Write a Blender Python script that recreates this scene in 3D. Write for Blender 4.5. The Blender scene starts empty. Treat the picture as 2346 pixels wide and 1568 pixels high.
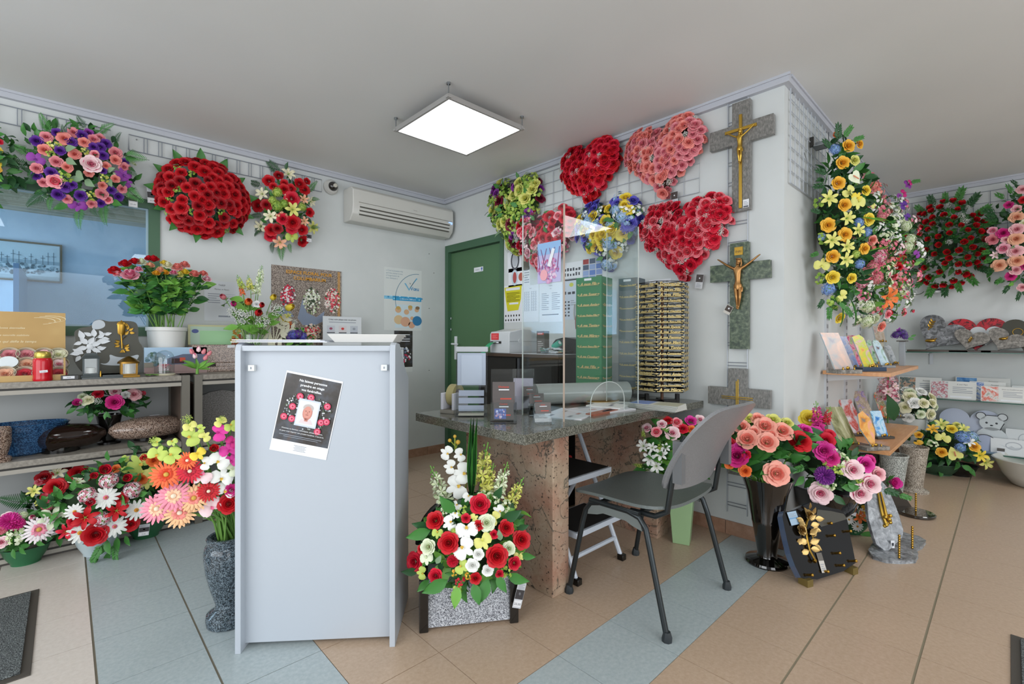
import bpy, math, random
from mathutils import Vector, Matrix
from math import sin, cos, pi, radians, sqrt
random.seed(7)
SC = bpy.context.scene
COL = SC.collection
# ---------------------------------------------------------------- camera
FPX, CX, CY, EYE = 1080.46, 1173.0, 784.0, 1.115
_y, _p, _r = radians(46.525), radians(-0.131), radians(0.087)
FW = Vector((cos(_y)*cos(_p), sin(_y)*cos(_p), sin(_p)))
_rr = Vector((sin(_y), -cos(_y), 0)); _uu = _rr.cross(FW)
RT = _rr*cos(_r)+_uu*sin(_r); UP = -_rr*sin(_r)+_uu*cos(_r)
cam = bpy.data.cameras.new('camera'); camo = bpy.data.objects.new('camera', cam); COL.objects.link(camo)
cam.sensor_width = 36; cam.lens = FPX/2346*36; cam.clip_start = .05; cam.clip_end = 100
camo.matrix_world = Matrix(((RT.x, UP.x, -FW.x, 0), (RT.y, UP.y, -FW.y, 0), (RT.z, UP.z, -FW.z, EYE), (0, 0, 0, 1)))
SC.camera = camo
# ---------------------------------------------------------------- world, fill lights, exposure
w = bpy.data.worlds.new('world'); SC.world = w; w.use_nodes = True
w.node_tree.nodes['Background'].inputs[0].default_value = (.86, .92, 1, 1)
w.node_tree.nodes['Background'].inputs[1].default_value = .62
SC.view_settings.view_transform = 'Standard'; SC.view_settings.look = 'None'
SC.view_settings.exposure = 0.10; SC.view_settings.gamma = 1; SC.view_settings.use_curve_mapping = False
def area_fill(name, loc, target, sx, sy, power, col):
    l = bpy.data.lights.new(name, 'AREA'); l.shape = 'RECTANGLE'; l.size = sx; l.size_y = sy; l.energy = power; l.color = col
    o = bpy.data.objects.new(name, l); COL.objects.link(o); o.location = loc
    o.rotation_euler = (Vector(target)-Vector(loc)).to_track_quat('-Z', 'Y').to_euler(); return o
area_fill('unseen_window_fill', (1.0, -2.6, 1.2), (2.2, 2.5, 1.75), 4.5, 2.0, 80, (.94, .97, 1))  # soft frontal fill behind the camera, standing in for unseen shop windows
area_fill('unseen_window_fill', (-2.6, 1.2, 1.5), (1.2, 2.8, 1.0), 3.6, 2.0, 82, (.92, .96, 1))  # added fill from the left, no window modelled; lifts floor and shelves
area_fill('office_fill_light', (-3.4, 4.6, 1.4), (0, 4.7, 1.5), .8, 1.2, 115, (.92, .96, 1))  # added out of view at an assumed side window to brighten the office
LAMP_E = 7.5
# ---------------------------------------------------------------- measuring
def ray(px, py): return FW+RT*((px-CX)/FPX)-UP*((py-CY)/FPX)
E0 = Vector((0, 0, EYE))
def onz(px, py, z=0.): d = ray(px, py); return E0+d*((z-EYE)/d.z)
def onx(px, py, X): d = ray(px, py); return E0+d*(X/d.x)
def ony(px, py, Y): d = ray(px, py); return E0+d*(Y/d.y)
def onp(px, py, P, n): d = ray(px, py); return E0+d*((Vector(P)-E0).dot(n)/d.dot(n))
def dep(P): return (Vector(P)-E0).dot(FW)
def mpp(P): return dep(P)/FPX
YA, XB, YC, XD, CEIL = 3.925, 2.79, .83, 5.86, 2.53
# ---------------------------------------------------------------- materials
MC = {}
def lin(c):
    if isinstance(c, str):
        c = [int(c[i:i+2], 16)/255 for i in (1, 3, 5)]
        c = [x/12.92 if x <= .04045 else ((x+.055)/1.055)**2.4 for x in c]
    return (c[0], c[1], c[2], 1)
def newmat(name):
    m = bpy.data.materials.new(name); m.use_nodes = True
    return m, m.node_tree, m.node_tree.nodes['Principled BSDF']
def mat(c, rough=.55, metal=0., name=None, coat=0., bump=0., bscale=60, emit=0.):
    k = (c, rough, metal, coat, bump, emit)
    if k in MC: return MC[k]
    m, nt, b = newmat(name or 'mat'+str(c).replace('#', '_'))
    b.inputs['Base Color'].default_value = lin(c); b.inputs['Roughness'].default_value = rough
    b.inputs['Metallic'].default_value = metal; b.inputs['Coat Weight'].default_value = coat
    b.inputs['Specular IOR Level'].default_value = .4
    if emit: b.inputs['Emission Color'].default_value = lin(c); b.inputs['Emission Strength'].default_value = emit
    if bump:
        n = nt.nodes.new('ShaderNodeTexNoise'); n.inputs['Scale'].default_value = bscale
        bp = nt.nodes.new('ShaderNodeBump'); bp.inputs['Strength'].default_value = bump; bp.inputs['Distance'].default_value = .002
        nt.links.new(n.outputs['Fac'], bp.inputs['Height']); nt.links.new(bp.outputs['Normal'], b.inputs['Normal'])
    MC[k] = m; return m
def noisemat(name, stops, scale=40, rough=.4, detail=6, dist=0., coord='Object', vor=0, stretch=None, bump=0., rr=.6):
    if name in MC: return MC[name]
    m, nt, b = newmat(name); N = nt.nodes.new; L = nt.links.new
    tc = N('ShaderNodeTexCoord'); mp = N('ShaderNodeMapping'); L(tc.outputs[coord], mp.inputs[0])
    if stretch: mp.inputs['Scale'].default_value = stretch
    n = N('ShaderNodeTexNoise'); n.inputs['Scale'].default_value = scale; n.inputs['Detail'].default_value = detail
    n.inputs['Roughness'].default_value = rr; n.inputs['Distortion'].default_value = dist; L(mp.outputs[0], n.inputs['Vector'])
    src = n.outputs['Fac']
    if vor:
        v = N('ShaderNodeTexVoronoi'); v.inputs['Scale'].default_value = vor; L(mp.outputs[0], v.inputs['Vector'])
        s = N('ShaderNodeSeparateColor'); L(v.outputs['Color'], s.inputs[0])
        mx = N('ShaderNodeMath'); mx.operation = 'ADD'; L(src, mx.inputs[0]); L(s.outputs[0], mx.inputs[1])
        m2 = N('ShaderNodeMath'); m2.operation = 'MULTIPLY'; m2.inputs[1].default_value = .5; L(mx.outputs[0], m2.inputs[0]); src = m2.outputs[0]
    r = N('ShaderNodeValToRGB'); L(src, r.inputs[0]); e = r.color_ramp.elements
    while len(e) < len(stops): e.new(.5)
    for i, (p, c) in enumerate(stops): e[i].position = p; e[i].color = lin(c)
    L(r.outputs[0], b.inputs['Base Color']); b.inputs['Roughness'].default_value = rough
    if bump:
        bp = N('ShaderNodeBump'); bp.inputs['Strength'].default_value = bump; bp.inputs['Distance'].default_value = .003
        L(n.outputs['Fac'], bp.inputs['Height']); L(bp.outputs['Normal'], b.inputs['Normal'])
    MC[name] = m; return m
def glassmat(name, tint='#ffffff', ior=1.45, rough=0.0, extra=0.):
    if name in MC: return MC[name]
    m = bpy.data.materials.new(name); m.use_nodes = True; nt = m.node_tree; nt.nodes.clear(); N = nt.nodes.new; L = nt.links.new
    o = N('ShaderNodeOutputMaterial'); t = N('ShaderNodeBsdfTransparent'); t.inputs[0].default_value = lin(tint)
    g = N('ShaderNodeBsdfGlossy'); g.inputs['Roughness'].default_value = rough; mx = N('ShaderNodeMixShader')
    f = N('ShaderNodeLayerWeight'); f.inputs[0].default_value = .5; f0 = ((ior-1)/(ior+1))**2+extra
    p = N('ShaderNodeMath'); p.operation = 'POWER'; p.inputs[1].default_value = 5; L(f.outputs['Facing'], p.inputs[0])
    a = N('ShaderNodeMath'); a.operation = 'MULTIPLY_ADD'; a.inputs[1].default_value = 1-f0; a.inputs[2].default_value = f0; a.use_clamp = True
    L(p.outputs[0], a.inputs[0]); L(a.outputs[0], mx.inputs[0]); L(t.outputs[0], mx.inputs[1]); L(g.outputs[0], mx.inputs[2]); L(mx.outputs[0], o.inputs[0])
    MC[name] = m; return m
WHITE = mat('#dfe2e6', .45); PAPER = mat('#e2e4e8', .6); BLACK = mat('#0c0b0a', .12, coat=.4)
DARK = mat('#2e2c29', .5); GOLD = mat('#c9a449', .32, 1.); BRASS = mat('#b08a3c', .3, 1.); BRONZE = mat('#8e6c34', .35, 1.)
CHROME = mat('#c8cacc', .18, 1.); STEEL = mat('#9fa3a6', .35, 1.); INK = mat('#3c4048', .6); GREYINK = mat('#9298a2', .6)
WIREG = mat('#8c929c', .4, .3); WIREL = mat('#b9bfc6', .4, .2); GOLDW = mat('#c9b47a', .45, .35)
ACRYL = glassmat('clear_acrylic', '#fafcfc', 1.45, .02, .01); GLASS = glassmat('window_glass', '#d6e6f2', 1.45, 0, .0)
SHGLASS = glassmat('shelf_glass', '#d9e6e2', 1.4, 0, .02); EDGEG = mat('#2c5a4c', .15)
G_DESK = noisemat('desk_granite', [(.3, '#44443c'), (.44, '#5c5b52'), (.55, '#706f65'), (.7, '#8a897e')], 190, .12, 8, 0, vor=330)
G_PINK = noisemat('pink_granite', [(.34, '#3a332d'), (.40, '#84695a'), (.47, '#a3806b'), (.56, '#b39683'), (.66, '#c4b3a0')], 13, .22, 14, .5, rr=.86)
def pinkgranite():
    m = G_PINK; nt = m.node_tree; N = nt.nodes.new; L = nt.links.new; b = nt.nodes['Principled BSDF']; old = b.inputs['Base Color'].links[0].from_socket
    tc = N('ShaderNodeTexCoord'); n = N('ShaderNodeTexNoise'); n.inputs['Scale'].default_value = 4.5; n.inputs['Detail'].default_value = 3; L(tc.outputs['Object'], n.inputs['Vector'])
    r = N('ShaderNodeValToRGB'); L(n.outputs['Fac'], r.inputs[0]); e = r.color_ramp.elements; e[0].position = .38; e[0].color = lin('#a87460'); e[1].position = .62; e[1].color = lin('#b8ab92')
    m1 = N('ShaderNodeMix'); m1.data_type = 'RGBA'; m1.inputs[0].default_value = .5; L(old, m1.inputs[6]); L(r.outputs[0], m1.inputs[7])
    def thin(scale, lo, hi, fac, prev, col):
        w_ = N('ShaderNodeTexNoise'); w_.inputs['Scale'].default_value = scale; w_.inputs['Detail'].default_value = 8; w_.inputs['Distortion'].default_value = 1.2; L(tc.outputs['Object'], w_.inputs['Vector'])
        s = N('ShaderNodeMath'); s.operation = 'SUBTRACT'; s.inputs[1].default_value = .5; L(w_.outputs['Fac'], s.inputs[0]); a = N('ShaderNodeMath'); a.operation = 'ABSOLUTE'; L(s.outputs[0], a.inputs[0])
        q = N('ShaderNodeMapRange'); q.inputs['From Min'].default_value = lo; q.inputs['From Max'].default_value = hi; q.inputs['To Min'].default_value = fac; q.inputs['To Max'].default_value = 0; L(a.outputs[0], q.inputs['Value'])
        x = N('ShaderNodeMix'); x.data_type = 'RGBA'; L(q.outputs[0], x.inputs[0]); L(prev, x.inputs[6]); x.inputs[7].default_value = lin(col); return x.outputs[2]
    o = thin(3.2, .0, .012, .85, m1.outputs[2], '#39443f'); 
    sp = N('ShaderNodeTexNoise'); sp.inputs['Scale'].default_value = 75; sp.inputs['Detail'].default_value = 3; L(tc.outputs['Object'], sp.inputs['Vector'])
    q = N('ShaderNodeMapRange'); q.inputs['From Min'].default_value = .62; q.inputs['From Max'].default_value = .68; L(sp.outputs['Fac'], q.inputs['Value'])
    x = N('ShaderNodeMix'); x.data_type = 'RGBA'; L(q.outputs[0], x.inputs[0]); L(o, x.inputs[6]); x.inputs[7].default_value = lin('#4a3f38'); L(x.outputs[2], b.inputs['Base Color'])
pinkgranite()
G_GREY = noisemat('grey_white_granite', [(.28, '#4a4c53'), (.42, '#84878e'), (.54, '#a4a8af'), (.7, '#cdd0d5')], 200, .2, 6, vor=380)
G_BLUEBLK = noisemat('blue_black_granite', [(.32, '#1c2226'), (.46, '#36414a'), (.58, '#56636c'), (.74, '#7d8a92')], 190, .1, 8, vor=330)
G_CROSS = noisemat('veined_grey_granite', [(.3, '#5a5956'), (.45, '#6f6e6a'), (.56, '#7f7d79'), (.7, '#97948f')], 110, .35, 10, .3, stretch=(1, 1, .45))
G_GREEN = noisemat('dark_green_granite', [(.36, '#2a352c'), (.47, '#43523f'), (.56, '#5a6650'), (.68, '#7b8670')], 45, .3, 8, .4)
G_SLATE = noisemat('grey_slate', [(.36, '#454749'), (.47, '#6c6e70'), (.56, '#84868a'), (.68, '#a9abae')], 26, .35, 8, 1.2)
G_BROWN = noisemat('brown_pink_granite', [(.34, '#3a2c26'), (.45, '#7c6253'), (.54, '#9d8474'), (.66, '#b3a092')], 200, .15, 6, vor=330)
G_TAUPE = noisemat('taupe_stone', [(.38, '#5e5a54'), (.5, '#7c7770'), (.62, '#9a958c')], 40, .5, 8, .5)
TERRAZ = noisemat('speckled_stone', [(.36, '#5c5146'), (.45, '#9a8f80'), (.56, '#b5ab9c'), (.7, '#cfc8bb')], 200, .3, 6, vor=300)
# ---------------------------------------------------------------- mesh collector
class MB:
    def __init__(s): s.v = []; s.f = []; s.m = []; s.mats = []
    def mi(s, m):
        if m not in s.mats: s.mats.append(m)
        return s.mats.index(m)
    def add(s, vs, fs, m, M=None):
        b = len(s.v)
        s.v += [tuple(M@Vector(v)) for v in vs] if M is not None else [tuple(v) for v in vs]
        k = s.mi(m)
        for f in fs: s.f.append([b+i for i in f]); s.m.append(k)
        return s
    def box(s, a, b, m, M=None):
        x0, y0, z0 = a; x1, y1, z1 = b
        x0, x1 = min(x0, x1), max(x0, x1); y0, y1 = min(y0, y1), max(y0, y1); z0, z1 = min(z0, z1), max(z0, z1)
        return s.add([(x0, y0, z0), (x1, y0, z0), (x1, y1, z0), (x0, y1, z0), (x0, y0, z1), (x1, y0, z1), (x1, y1, z1), (x0, y1, z1)],
            [(0, 3, 2, 1), (4, 5, 6, 7), (0, 1, 5, 4), (1, 2, 6, 5), (2, 3, 7, 6), (3, 0, 4, 7)], m, M)
    def quad(s, pts, m, M=None): return s.add(pts, [tuple(range(len(pts)))], m, M)
    def tube(s, pts, r, m, n=8, M=None, cap=True, r2=None):
        pts = [Vector(p) for p in pts]; K = len(pts); V = []; F = []; up = None
        for i, p in enumerate(pts):
            t = (pts[min(i+1, K-1)]-pts[max(i-1, 0)])
            t = t.normalized() if t.length > 1e-9 else Vector((0, 0, 1))
            if up is None: up = Vector((0, 0, 1)) if abs(t.z) < .9 else Vector((1, 0, 0))
            a = (up-t*up.dot(t)).normalized(); b = t.cross(a); up = a
            rad = r if r2 is None else r+(r2-r)*i/(K-1)
            for j in range(n):
                g = 2*pi*j/n; V.append(p+a*(rad*cos(g))+b*(rad*sin(g)))
        for i in range(K-1):
            for j in range(n):
                k = (j+1) % n; F.append((i*n+j, i*n+k, (i+1)*n+k, (i+1)*n+j))
        if cap: F.append(tuple(range(n))[::-1]); F.append(tuple((K-1)*n+j for j in range(n)))
        return s.add(V, F, m, M)
    def lathe(s, prof, m, n=32, M=None, sx=1., sy=1.):
        V = []; F = []; K = len(prof)
        for (r, z) in prof:
            for j in range(n):
                g = 2*pi*j/n; V.append((r*cos(g)*sx, r*sin(g)*sy, z))
        for i in range(K-1):
            for j in range(n):
                k = (j+1) % n; F.append((i*n+j, i*n+k, (i+1)*n+k, (i+1)*n+j))
        if prof[0][0] > 1e-6: F.append(tuple(range(n))[::-1])
        if prof[-1][0] > 1e-6: F.append(tuple((K-1)*n+j for j in range(n)))
        return s.add(V, F, m, M)
    def prism(s, out, t0, t1, m, M=None, side=None):
        # outline in x,z ; thickness along y from t0 to t1
        n = len(out); V = [(x, t0, z) for x, z in out]+[(x, t1, z) for x, z in out]
        s.add(V, [tuple(range(n)), tuple(range(2*n-1, n-1, -1))], m, M)
        return s.add(V, [(i, n+i, n+(i+1) % n, (i+1) % n) for i in range(n)], side or m, M)
    def ball(s, c, r, m, nu=10, nv=7, M=None):
        if not isinstance(r, (tuple, list)): r = (r, r, r)
        V = [(c[0], c[1], c[2]-r[2])]; F = []
        for i in range(1, nv):
            a = -pi/2+pi*i/nv
            for j in range(nu):
                g = 2*pi*j/nu; V.append((c[0]+r[0]*cos(a)*cos(g), c[1]+r[1]*cos(a)*sin(g), c[2]+r[2]*sin(a)))
        V.append((c[0], c[1], c[2]+r[2])); L = len(V)-1
        for j in range(nu):
            k = (j+1) % nu; F.append((0, 1+k, 1+j)); F.append((L, L-nu+j, L-nu+k))
            for i in range(nv-2): F.append((1+i*nu+j, 1+i*nu+k, 1+(i+1)*nu+k, 1+(i+1)*nu+j))
        return s.add(V, F, m, M)
    def merge(s, o, M=None):
        for i, mm in enumerate(o.mats):
            fs = [f for f, k in zip(o.f, o.m) if k == i]
            if fs:
                used = sorted({j for f in fs for j in f}); mp = {j: q for q, j in enumerate(used)}
                s.add([o.v[j] for j in used], [[mp[j] for j in f] for f in fs], mm, M)
        return s
    def mesh(s, name, smooth=True, ang=38):
        me = bpy.data.meshes.new(name); me.from_pydata(s.v, [], s.f)
        for m in s.mats: me.materials.append(m)
        me.polygons.foreach_set('material_index', s.m)
        me.polygons.foreach_set('use_smooth', [smooth]*len(s.f)); me.update()
        if smooth: me.set_sharp_from_angle(angle=radians(ang))
        return me
def link(name, me, parent=None, M=None):
    o = bpy.data.objects.new(name, me); COL.objects.link(o)
    if parent is not None: o.parent = parent
    if M is not None: o.matrix_basis = M
    return o
def build(name, mb, parent=None, M=None, smooth=True, bev=0., label=None, ang=38):
    o = link(name, mb.mesh(name, smooth, ang), parent, M)
    if bev:
        d = o.modifiers.new('bevel', 'BEVEL'); d.width = bev; d.segments = 2; d.limit_method = 'ANGLE'; d.harden_normals = False
    if label: o['label'] = label
    return o
def tag(o, label, cat, group=None):
    o['label'] = label; o['category'] = cat
    if group: o['group'] = group
    return o
def thing(name, label, cat, M=None, group=None):
    if M is None: M = Matrix.Identity(4)
    if not isinstance(M, Matrix): M = Matrix.Translation(M)
    o = bpy.data.objects.new(name, None); COL.objects.link(o); o.matrix_basis = M; o.empty_display_size = .05
    return tag(o, label, cat, group)
def struct(name, mb, M=None, smooth=False, bev=0.):
    o = build(name, mb, None, M, smooth, bev); o['kind'] = 'structure'; return o
def TR(*p): return Matrix.Translation(Vector(p[0]) if len(p) == 1 else Vector(p))
def basis(P, r, u, o=None):
    r = Vector(r).normalized(); u = Vector(u); u = (u-r*u.dot(r)).normalized(); f = r.cross(u)  # f = out? local y = -out
    # local axes: x=right, z=up, y=into the wall (away from viewer)
    y = u.cross(r); P = Vector(P)
    return Matrix(((r.x, y.x, u.x, P.x), (r.y, y.y, u.y, P.y), (r.z, y.z, u.z, P.z), (0, 0, 0, 1)))
def MA(P): return basis(P, (1, 0, 0), (0, 0, 1))     # faces -y   (walls A, C)
def MBW(P): return basis(P, (0, -1, 0), (0, 0, 1))   # faces -x   (walls B, D)
def RZ(a): return Matrix.Rotation(radians(a), 4, 'Z')
def RX(a): return Matrix.Rotation(radians(a), 4, 'X')
def RY(a): return Matrix.Rotation(radians(a), 4, 'Y')
def SCL(s): return Matrix.Diagonal((s, s, s, 1)) if not isinstance(s, tuple) else Matrix.Diagonal((*s, 1))
TX = {}
def textgeo(s, shear=0., bold=0.):
    k = (s, shear, bold)
    if k in TX: return TX[k]
    c = bpy.data.curves.new('t', 'FONT'); c.body = s; c.size = 1; c.align_x = 'LEFT'; c.shear = shear; c.resolution_u = 2; c.offset = bold
    o = bpy.data.objects.new('t', c); COL.objects.link(o); dg = bpy.context.evaluated_depsgraph_get(); me = bpy.data.meshes.new_from_object(o.evaluated_get(dg))
    vs = [tuple(v.co) for v in me.vertices]; fs = [tuple(p.vertices) for p in me.polygons]
    bpy.data.objects.remove(o); bpy.data.curves.remove(c); bpy.data.meshes.remove(me)
    xs = [v[0] for v in vs] or [0]; x0, x1 = min(xs), max(xs)
    TX[k] = ([((v[0]-x0), v[1]) for v in vs], fs, x1-x0); return TX[k]
class Card:
    """a flat printed sheet of width w, height h (metres); u right, v up in 0..1; local y is into the wall"""
    def __init__(s, w, h, base, t=.001, back=None): s.w = w; s.h = h; s.b = MB(); s.k = 0; s.b.box((-w/2, 0, -h/2), (w/2, t, h/2), base)
    def P(s, u, v, l): return ((u-.5)*s.w, -.0003*l, (v-.5)*s.h)
    def rect(s, u0, v0, u1, v1, m, l=1): s.b.quad([s.P(u0, v0, l), s.P(u1, v0, l), s.P(u1, v1, l), s.P(u0, v1, l)], m); return s
    def poly(s, pts, m, l=1): s.b.quad([s.P(u, v, l) for u, v in pts], m); return s
    def ell(s, u, v, ru, rv, m, l=1, n=18): return s.poly([(u+ru*cos(2*pi*i/n), v+rv*sin(2*pi*i/n)) for i in range(n)], m, l)
    def ring(s, u, v, ru, rv, t, m, l=1, n=20):
        for i in range(n):
            a, b = 2*pi*i/n, 2*pi*(i+1)/n
            s.poly([(u+ru*cos(a), v+rv*sin(a)), (u+ru*cos(b), v+rv*sin(b)), (u+(ru-t)*cos(b), v+(rv-t*s.w/s.h)*sin(b)), (u+(ru-t)*cos(a), v+(rv-t*s.w/s.h)*sin(a))], m, l)
        return s
    def text(s, st, u, v, h, m, l=2, al=.5, maxw=None, shear=0., bold=0., rot=0.):
        vs, fs, tw = textgeo(st, shear, bold); hh = h*s.h; q = 1.
        if maxw and tw*hh > maxw*s.w: q = maxw*s.w/(tw*hh)
        x0 = (u-.5)*s.w; z0 = (v-.5)*s.h; c, d = cos(radians(rot)), sin(radians(rot)); V = []
        for x, y in vs:
            a = (x-tw*al)*hh*q; b = y*hh; V.append((x0+a*c-b*d, -.0003*l, z0+a*d+b*c))
        s.b.add(V, fs, m); return s
    def lines(s, u0, v0, u1, v1, n, m, l=1, frac=.35):
        st = (v1-v0)/n
        for i in range(n):
            e = u1 if i % 3 != 2 else u0+(u1-u0)*.7
            s.rect(u0, v0+st*i, e, v0+st*(i+frac), m, l)
        return s
    def blobs(s, u, v, ru, rv, cols, n, r, l=2, seed=1):
        R = random.Random(seed)
        for i in range(n):
            a = R.random()*2*pi; q = sqrt(R.random()); rr = r*R.uniform(.6, 1.2)
            s.ell(u+ru*q*cos(a), v+rv*q*sin(a), rr, rr*s.w/s.h, mat(R.choice(cols), .5), l+i*.06, 8)
        return s
# ================================================================ SETTING
def tilefloor():
    m = MB()
    def tm(n, a, b, c): return noisemat(n, [(.3, a), (.5, b), (.7, c)], 70, .3, 8, 0, bump=.02)
    cream = tm('cream_floor_tile', '#cbc2b9', '#d2c9c0', '#d8d0c8'); blue = tm('blue_grey_floor_tile', '#a0adb0', '#abb6b8', '#b5bfc0')
    tan = tm('tan_floor_tile', '#b39a82', '#bba38c', '#c3ac96'); grout = mat('#7d7565', .8); gl = mat('#a59c8c', .8)
    xs = [.073-.302*i for i in range(12, 0, -1)]+[.073, .369, .669, .97, 1.268, 1.576, 1.884, 2.191]+[2.191+.3065*i for i in range(1, 16)]
    ys = [.213-.298*i for i in range(12, 0, -1)]+[.213, .506, .803, 1.098, 1.40, 1.70, 2.0, 2.322, 2.618, 2.914, 3.212, 3.512, 3.81, 4.1]
    m.box((-4, -4, -.05), (7, 4.2, -.0035), grout)
    m.box((.672, -4, -.0045), (7, 4.2, -.003), mat('#b0a08a', .8)); dk = mat('#8d8570', .8)
    for y in (.213, .506): m.box((.672, y-.002, -.003), (7, y+.007, -.0025), dk)
    for i in range(len(xs)-1):
        for j in range(len(ys)-1):
            x0, x1, y0, y1 = xs[i], xs[i+1], ys[j], ys[j+1]
            g = .0016; gx0 = .006 if x0 in (.073, .369) else g; gx1 = .001
            gy0 = .006 if y0 in (.506, .213) else g
            c = cream if x1 < .1 else (blue if x1 < .7 else tan)
            if x0 > .6 and abs(y0-.803) < .01: c = blue
            if x0 > XB-.25 and y0 > YC: continue
            a, b, cc, d = x0+gx0, y0+gy0, x1-gx1, y1-g
            m.box((a, b, -.004), (cc, d, 0), c)
    return m
struct('floor', tilefloor())
def wallmat(name, a, b, c, sc=3): return noisemat(name, [(.3, a), (.5, b), (.7, c)], sc, .6, 3)
WM = noisemat('wall_paint', [(.25, '#c6cac9'), (.5, '#ccd0cf'), (.75, '#d2d5d4')], 2.2, .55, 3)
CM = noisemat('ceiling_paint', [(.2, '#d3d4d2'), (.5, '#dadad8'), (.8, '#e0e0de')], .8, .6, 2)
m = MB(); m.box((-4, -4, CEIL), (7, 4.2, CEIL+.1), CM); struct('ceiling', m)
wx0, wx1, wz0, wz1 = -1.6, .463, 1.143, 2.045
m = MB()
m.box((-4, YA, 0), (wx0, YA+.14, CEIL), WM); m.box((wx0, YA, 0), (wx1, YA+.14, wz0), WM)
m.box((wx0, YA, wz1), (wx1, YA+.14, CEIL), WM); m.box((wx1, YA, 0), (XB+.1, YA+.14, CEIL), WM); struct('wall_back', m)
dy0, dy1, dz = 3.045, 3.911, 2.066
m = MB(); m.box((XB, YC, 0), (XB+.12, dy0, CEIL), WM); m.box((XB, dy0, dz), (XB+.12, dy1, CEIL), WM); m.box((XB, dy1, 0), (XB+.12, YA, CEIL), WM); struct('wall_right', m)
m = MB(); m.box((XB+.12, YC, 0), (XD+.1, YC+.12, CEIL), WM); struct('wall_return', m)
m = MB(); m.box((XD, -4, 0), (XD+.1, YC, CEIL), WM); struct('wall_far', m)
# cornice trims
CT = mat('#b9bcc4', .5)
def cornice(n, a, b, axis):
    m = MB(); h = .045; d = .03
    if axis == 'A': m.box((a, YA-d, CEIL-h), (b, YA, CEIL), CT); m.box((a, YA-d-.008, CEIL-.014), (b, YA-d, CEIL), CT)
    if axis == 'B': m.box((XB-d, a, CEIL-h), (XB, b, CEIL), CT); m.box((XB-d-.008, a-.008, CEIL-.014), (XB-d, b, CEIL), CT)
    if axis == 'C': m.box((a, YC-d, CEIL-h), (b, YC, CEIL), CT); m.box((a, YC-d-.008, CEIL-.014), (b, YC-d, CEIL), CT)
    if axis == 'D': m.box((XD-d, a, CEIL-h), (XD, b, CEIL), CT); m.box((XD-d-.008, a, CEIL-.014), (XD-d, b, CEIL), CT)
    struct('trim_%d' % n, m)
cornice(1, -4, XB-.03, 'A'); cornice(2, YC-.03, YA-.03, 'B'); cornice(3, XB, XD-.03, 'C'); cornice(4, -4, YC, 'D')
BBM = noisemat('terracotta_skirting', [(.3, '#96715a'), (.5, '#a37d66'), (.7, '#ae8a74')], 25, .4, 6)
def board(name, segs, ax):
    m = MB(); n = int((segs[1]-segs[0])/.3)+1
    for i in range(n):
        a = segs[0]+i*.303; b = min(a+.3, segs[1])
        if b-a < .01: continue
        if ax == 'A': m.box((a, YA-.009, 0), (b, YA, .078), BBM)
        if ax == 'B': m.box((XB-.009, a, 0), (XB, b, .078), BBM)
        if ax == 'C': m.box((a, YC-.009, 0), (b, YC, .078), BBM)
        if ax == 'D': m.box((XD-.009, a, 0), (XD, b, .078), BBM)
    struct(name, m, bev=.001)
board('baseboard_back', (1.97, XB-.01), 'A'); board('baseboard_right', (YC, dy0), 'B'); board('baseboard_return', (XB, XD-.01), 'C'); board('baseboard_far', (-3, YC-.01), 'D')
# window to the office
GRN = mat('#44664d', .45); GRND = mat('#507350', .5)
wn = struct('window_1', MB().box((wx0, YA-.012, wz0), (wx1, YA+.06, wz0+.058), GRN).box((wx0, YA-.012, wz1-.058), (wx1, YA+.06, wz1), GRN)
    .box((wx0, YA-.012, wz0+.058), (wx0+.06, YA+.06, wz1-.058), GRN).box((wx1-.061, YA-.012, wz0+.058), (wx1, YA+.06, wz1-.058), GRN))
build('window_bead', MB().box((wx0+.06, YA+.01, wz0+.058), (wx1-.061, YA+.02, wz0+.068), mat('#9db6c4', .4)).box((wx0+.06, YA+.01, wz1-.068), (wx1-.061, YA+.02, wz1-.058), mat('#9db6c4', .4)).box((wx1-.073, YA+.01, wz0+.068), (wx1-.061, YA+.02, wz1-.068), mat('#9db6c4', .4)), wn, smooth=False)
build('glass_pane', MB().box((wx0+.06, YA+.012, wz0+.058), (wx1-.061, YA+.018, wz1-.058), GLASS), wn, smooth=False)
# office seen through the window
OFW = noisemat('office_wall_paint', [(.3, '#bccbd8'), (.5, '#c6d4df'), (.7, '#d0dce6')], 4, .5, 6)
m = MB(); m.box((-4, 5.2, 0), (4, 5.3, 2.6), OFW); struct('wall_office', m)
m = MB(); m.box((-4, 4.07, 2.30), (4, 5.2, 2.36), noisemat('slatted_ceiling', [(.4, '#a79a7c'), (.5, '#b9ad90'), (.6, '#c4b99f')], 14, .5, 2, stretch=(1, 14, 1)), None); struct('ceiling_office', m)
m = MB(); m.box((-4, 5.02, 2.1), (4, 5.2, 2.30), noisemat('slatted_soffit', [(.4, '#a2967c'), (.5, '#b6ab90'), (.6, '#c2b8a0')], 10, .5, 2, stretch=(.1, 1, 22))); struct('trim_5', m)
m = MB(); m.box((-.235, 4.3, .2), (-.21, 5.2, 1.60), mat('#8ba3ba', .4)); m.box((-4, 4.07, -.02), (4, 5.2, 0), mat('#8c8478', .6)); struct('wall_office_partition', m)
t = thing('framed_picture', 'framed black and white engraving of harbour ships on the office wall', 'picture', MA((-.3, 5.198, 1.72)))
c = Card(.54, .28, mat('#cfdcdf', .5), .004)
R = random.Random(3)
c.rect(.0, .45, 1, .55, mat('#9fb3ba', .5), 1); c.blobs(.5, .32, .5, .16, ['#6f858c', '#8ea3a9', '#56696f', '#a9bbc0'], 160, .018, 2, 5)
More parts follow.
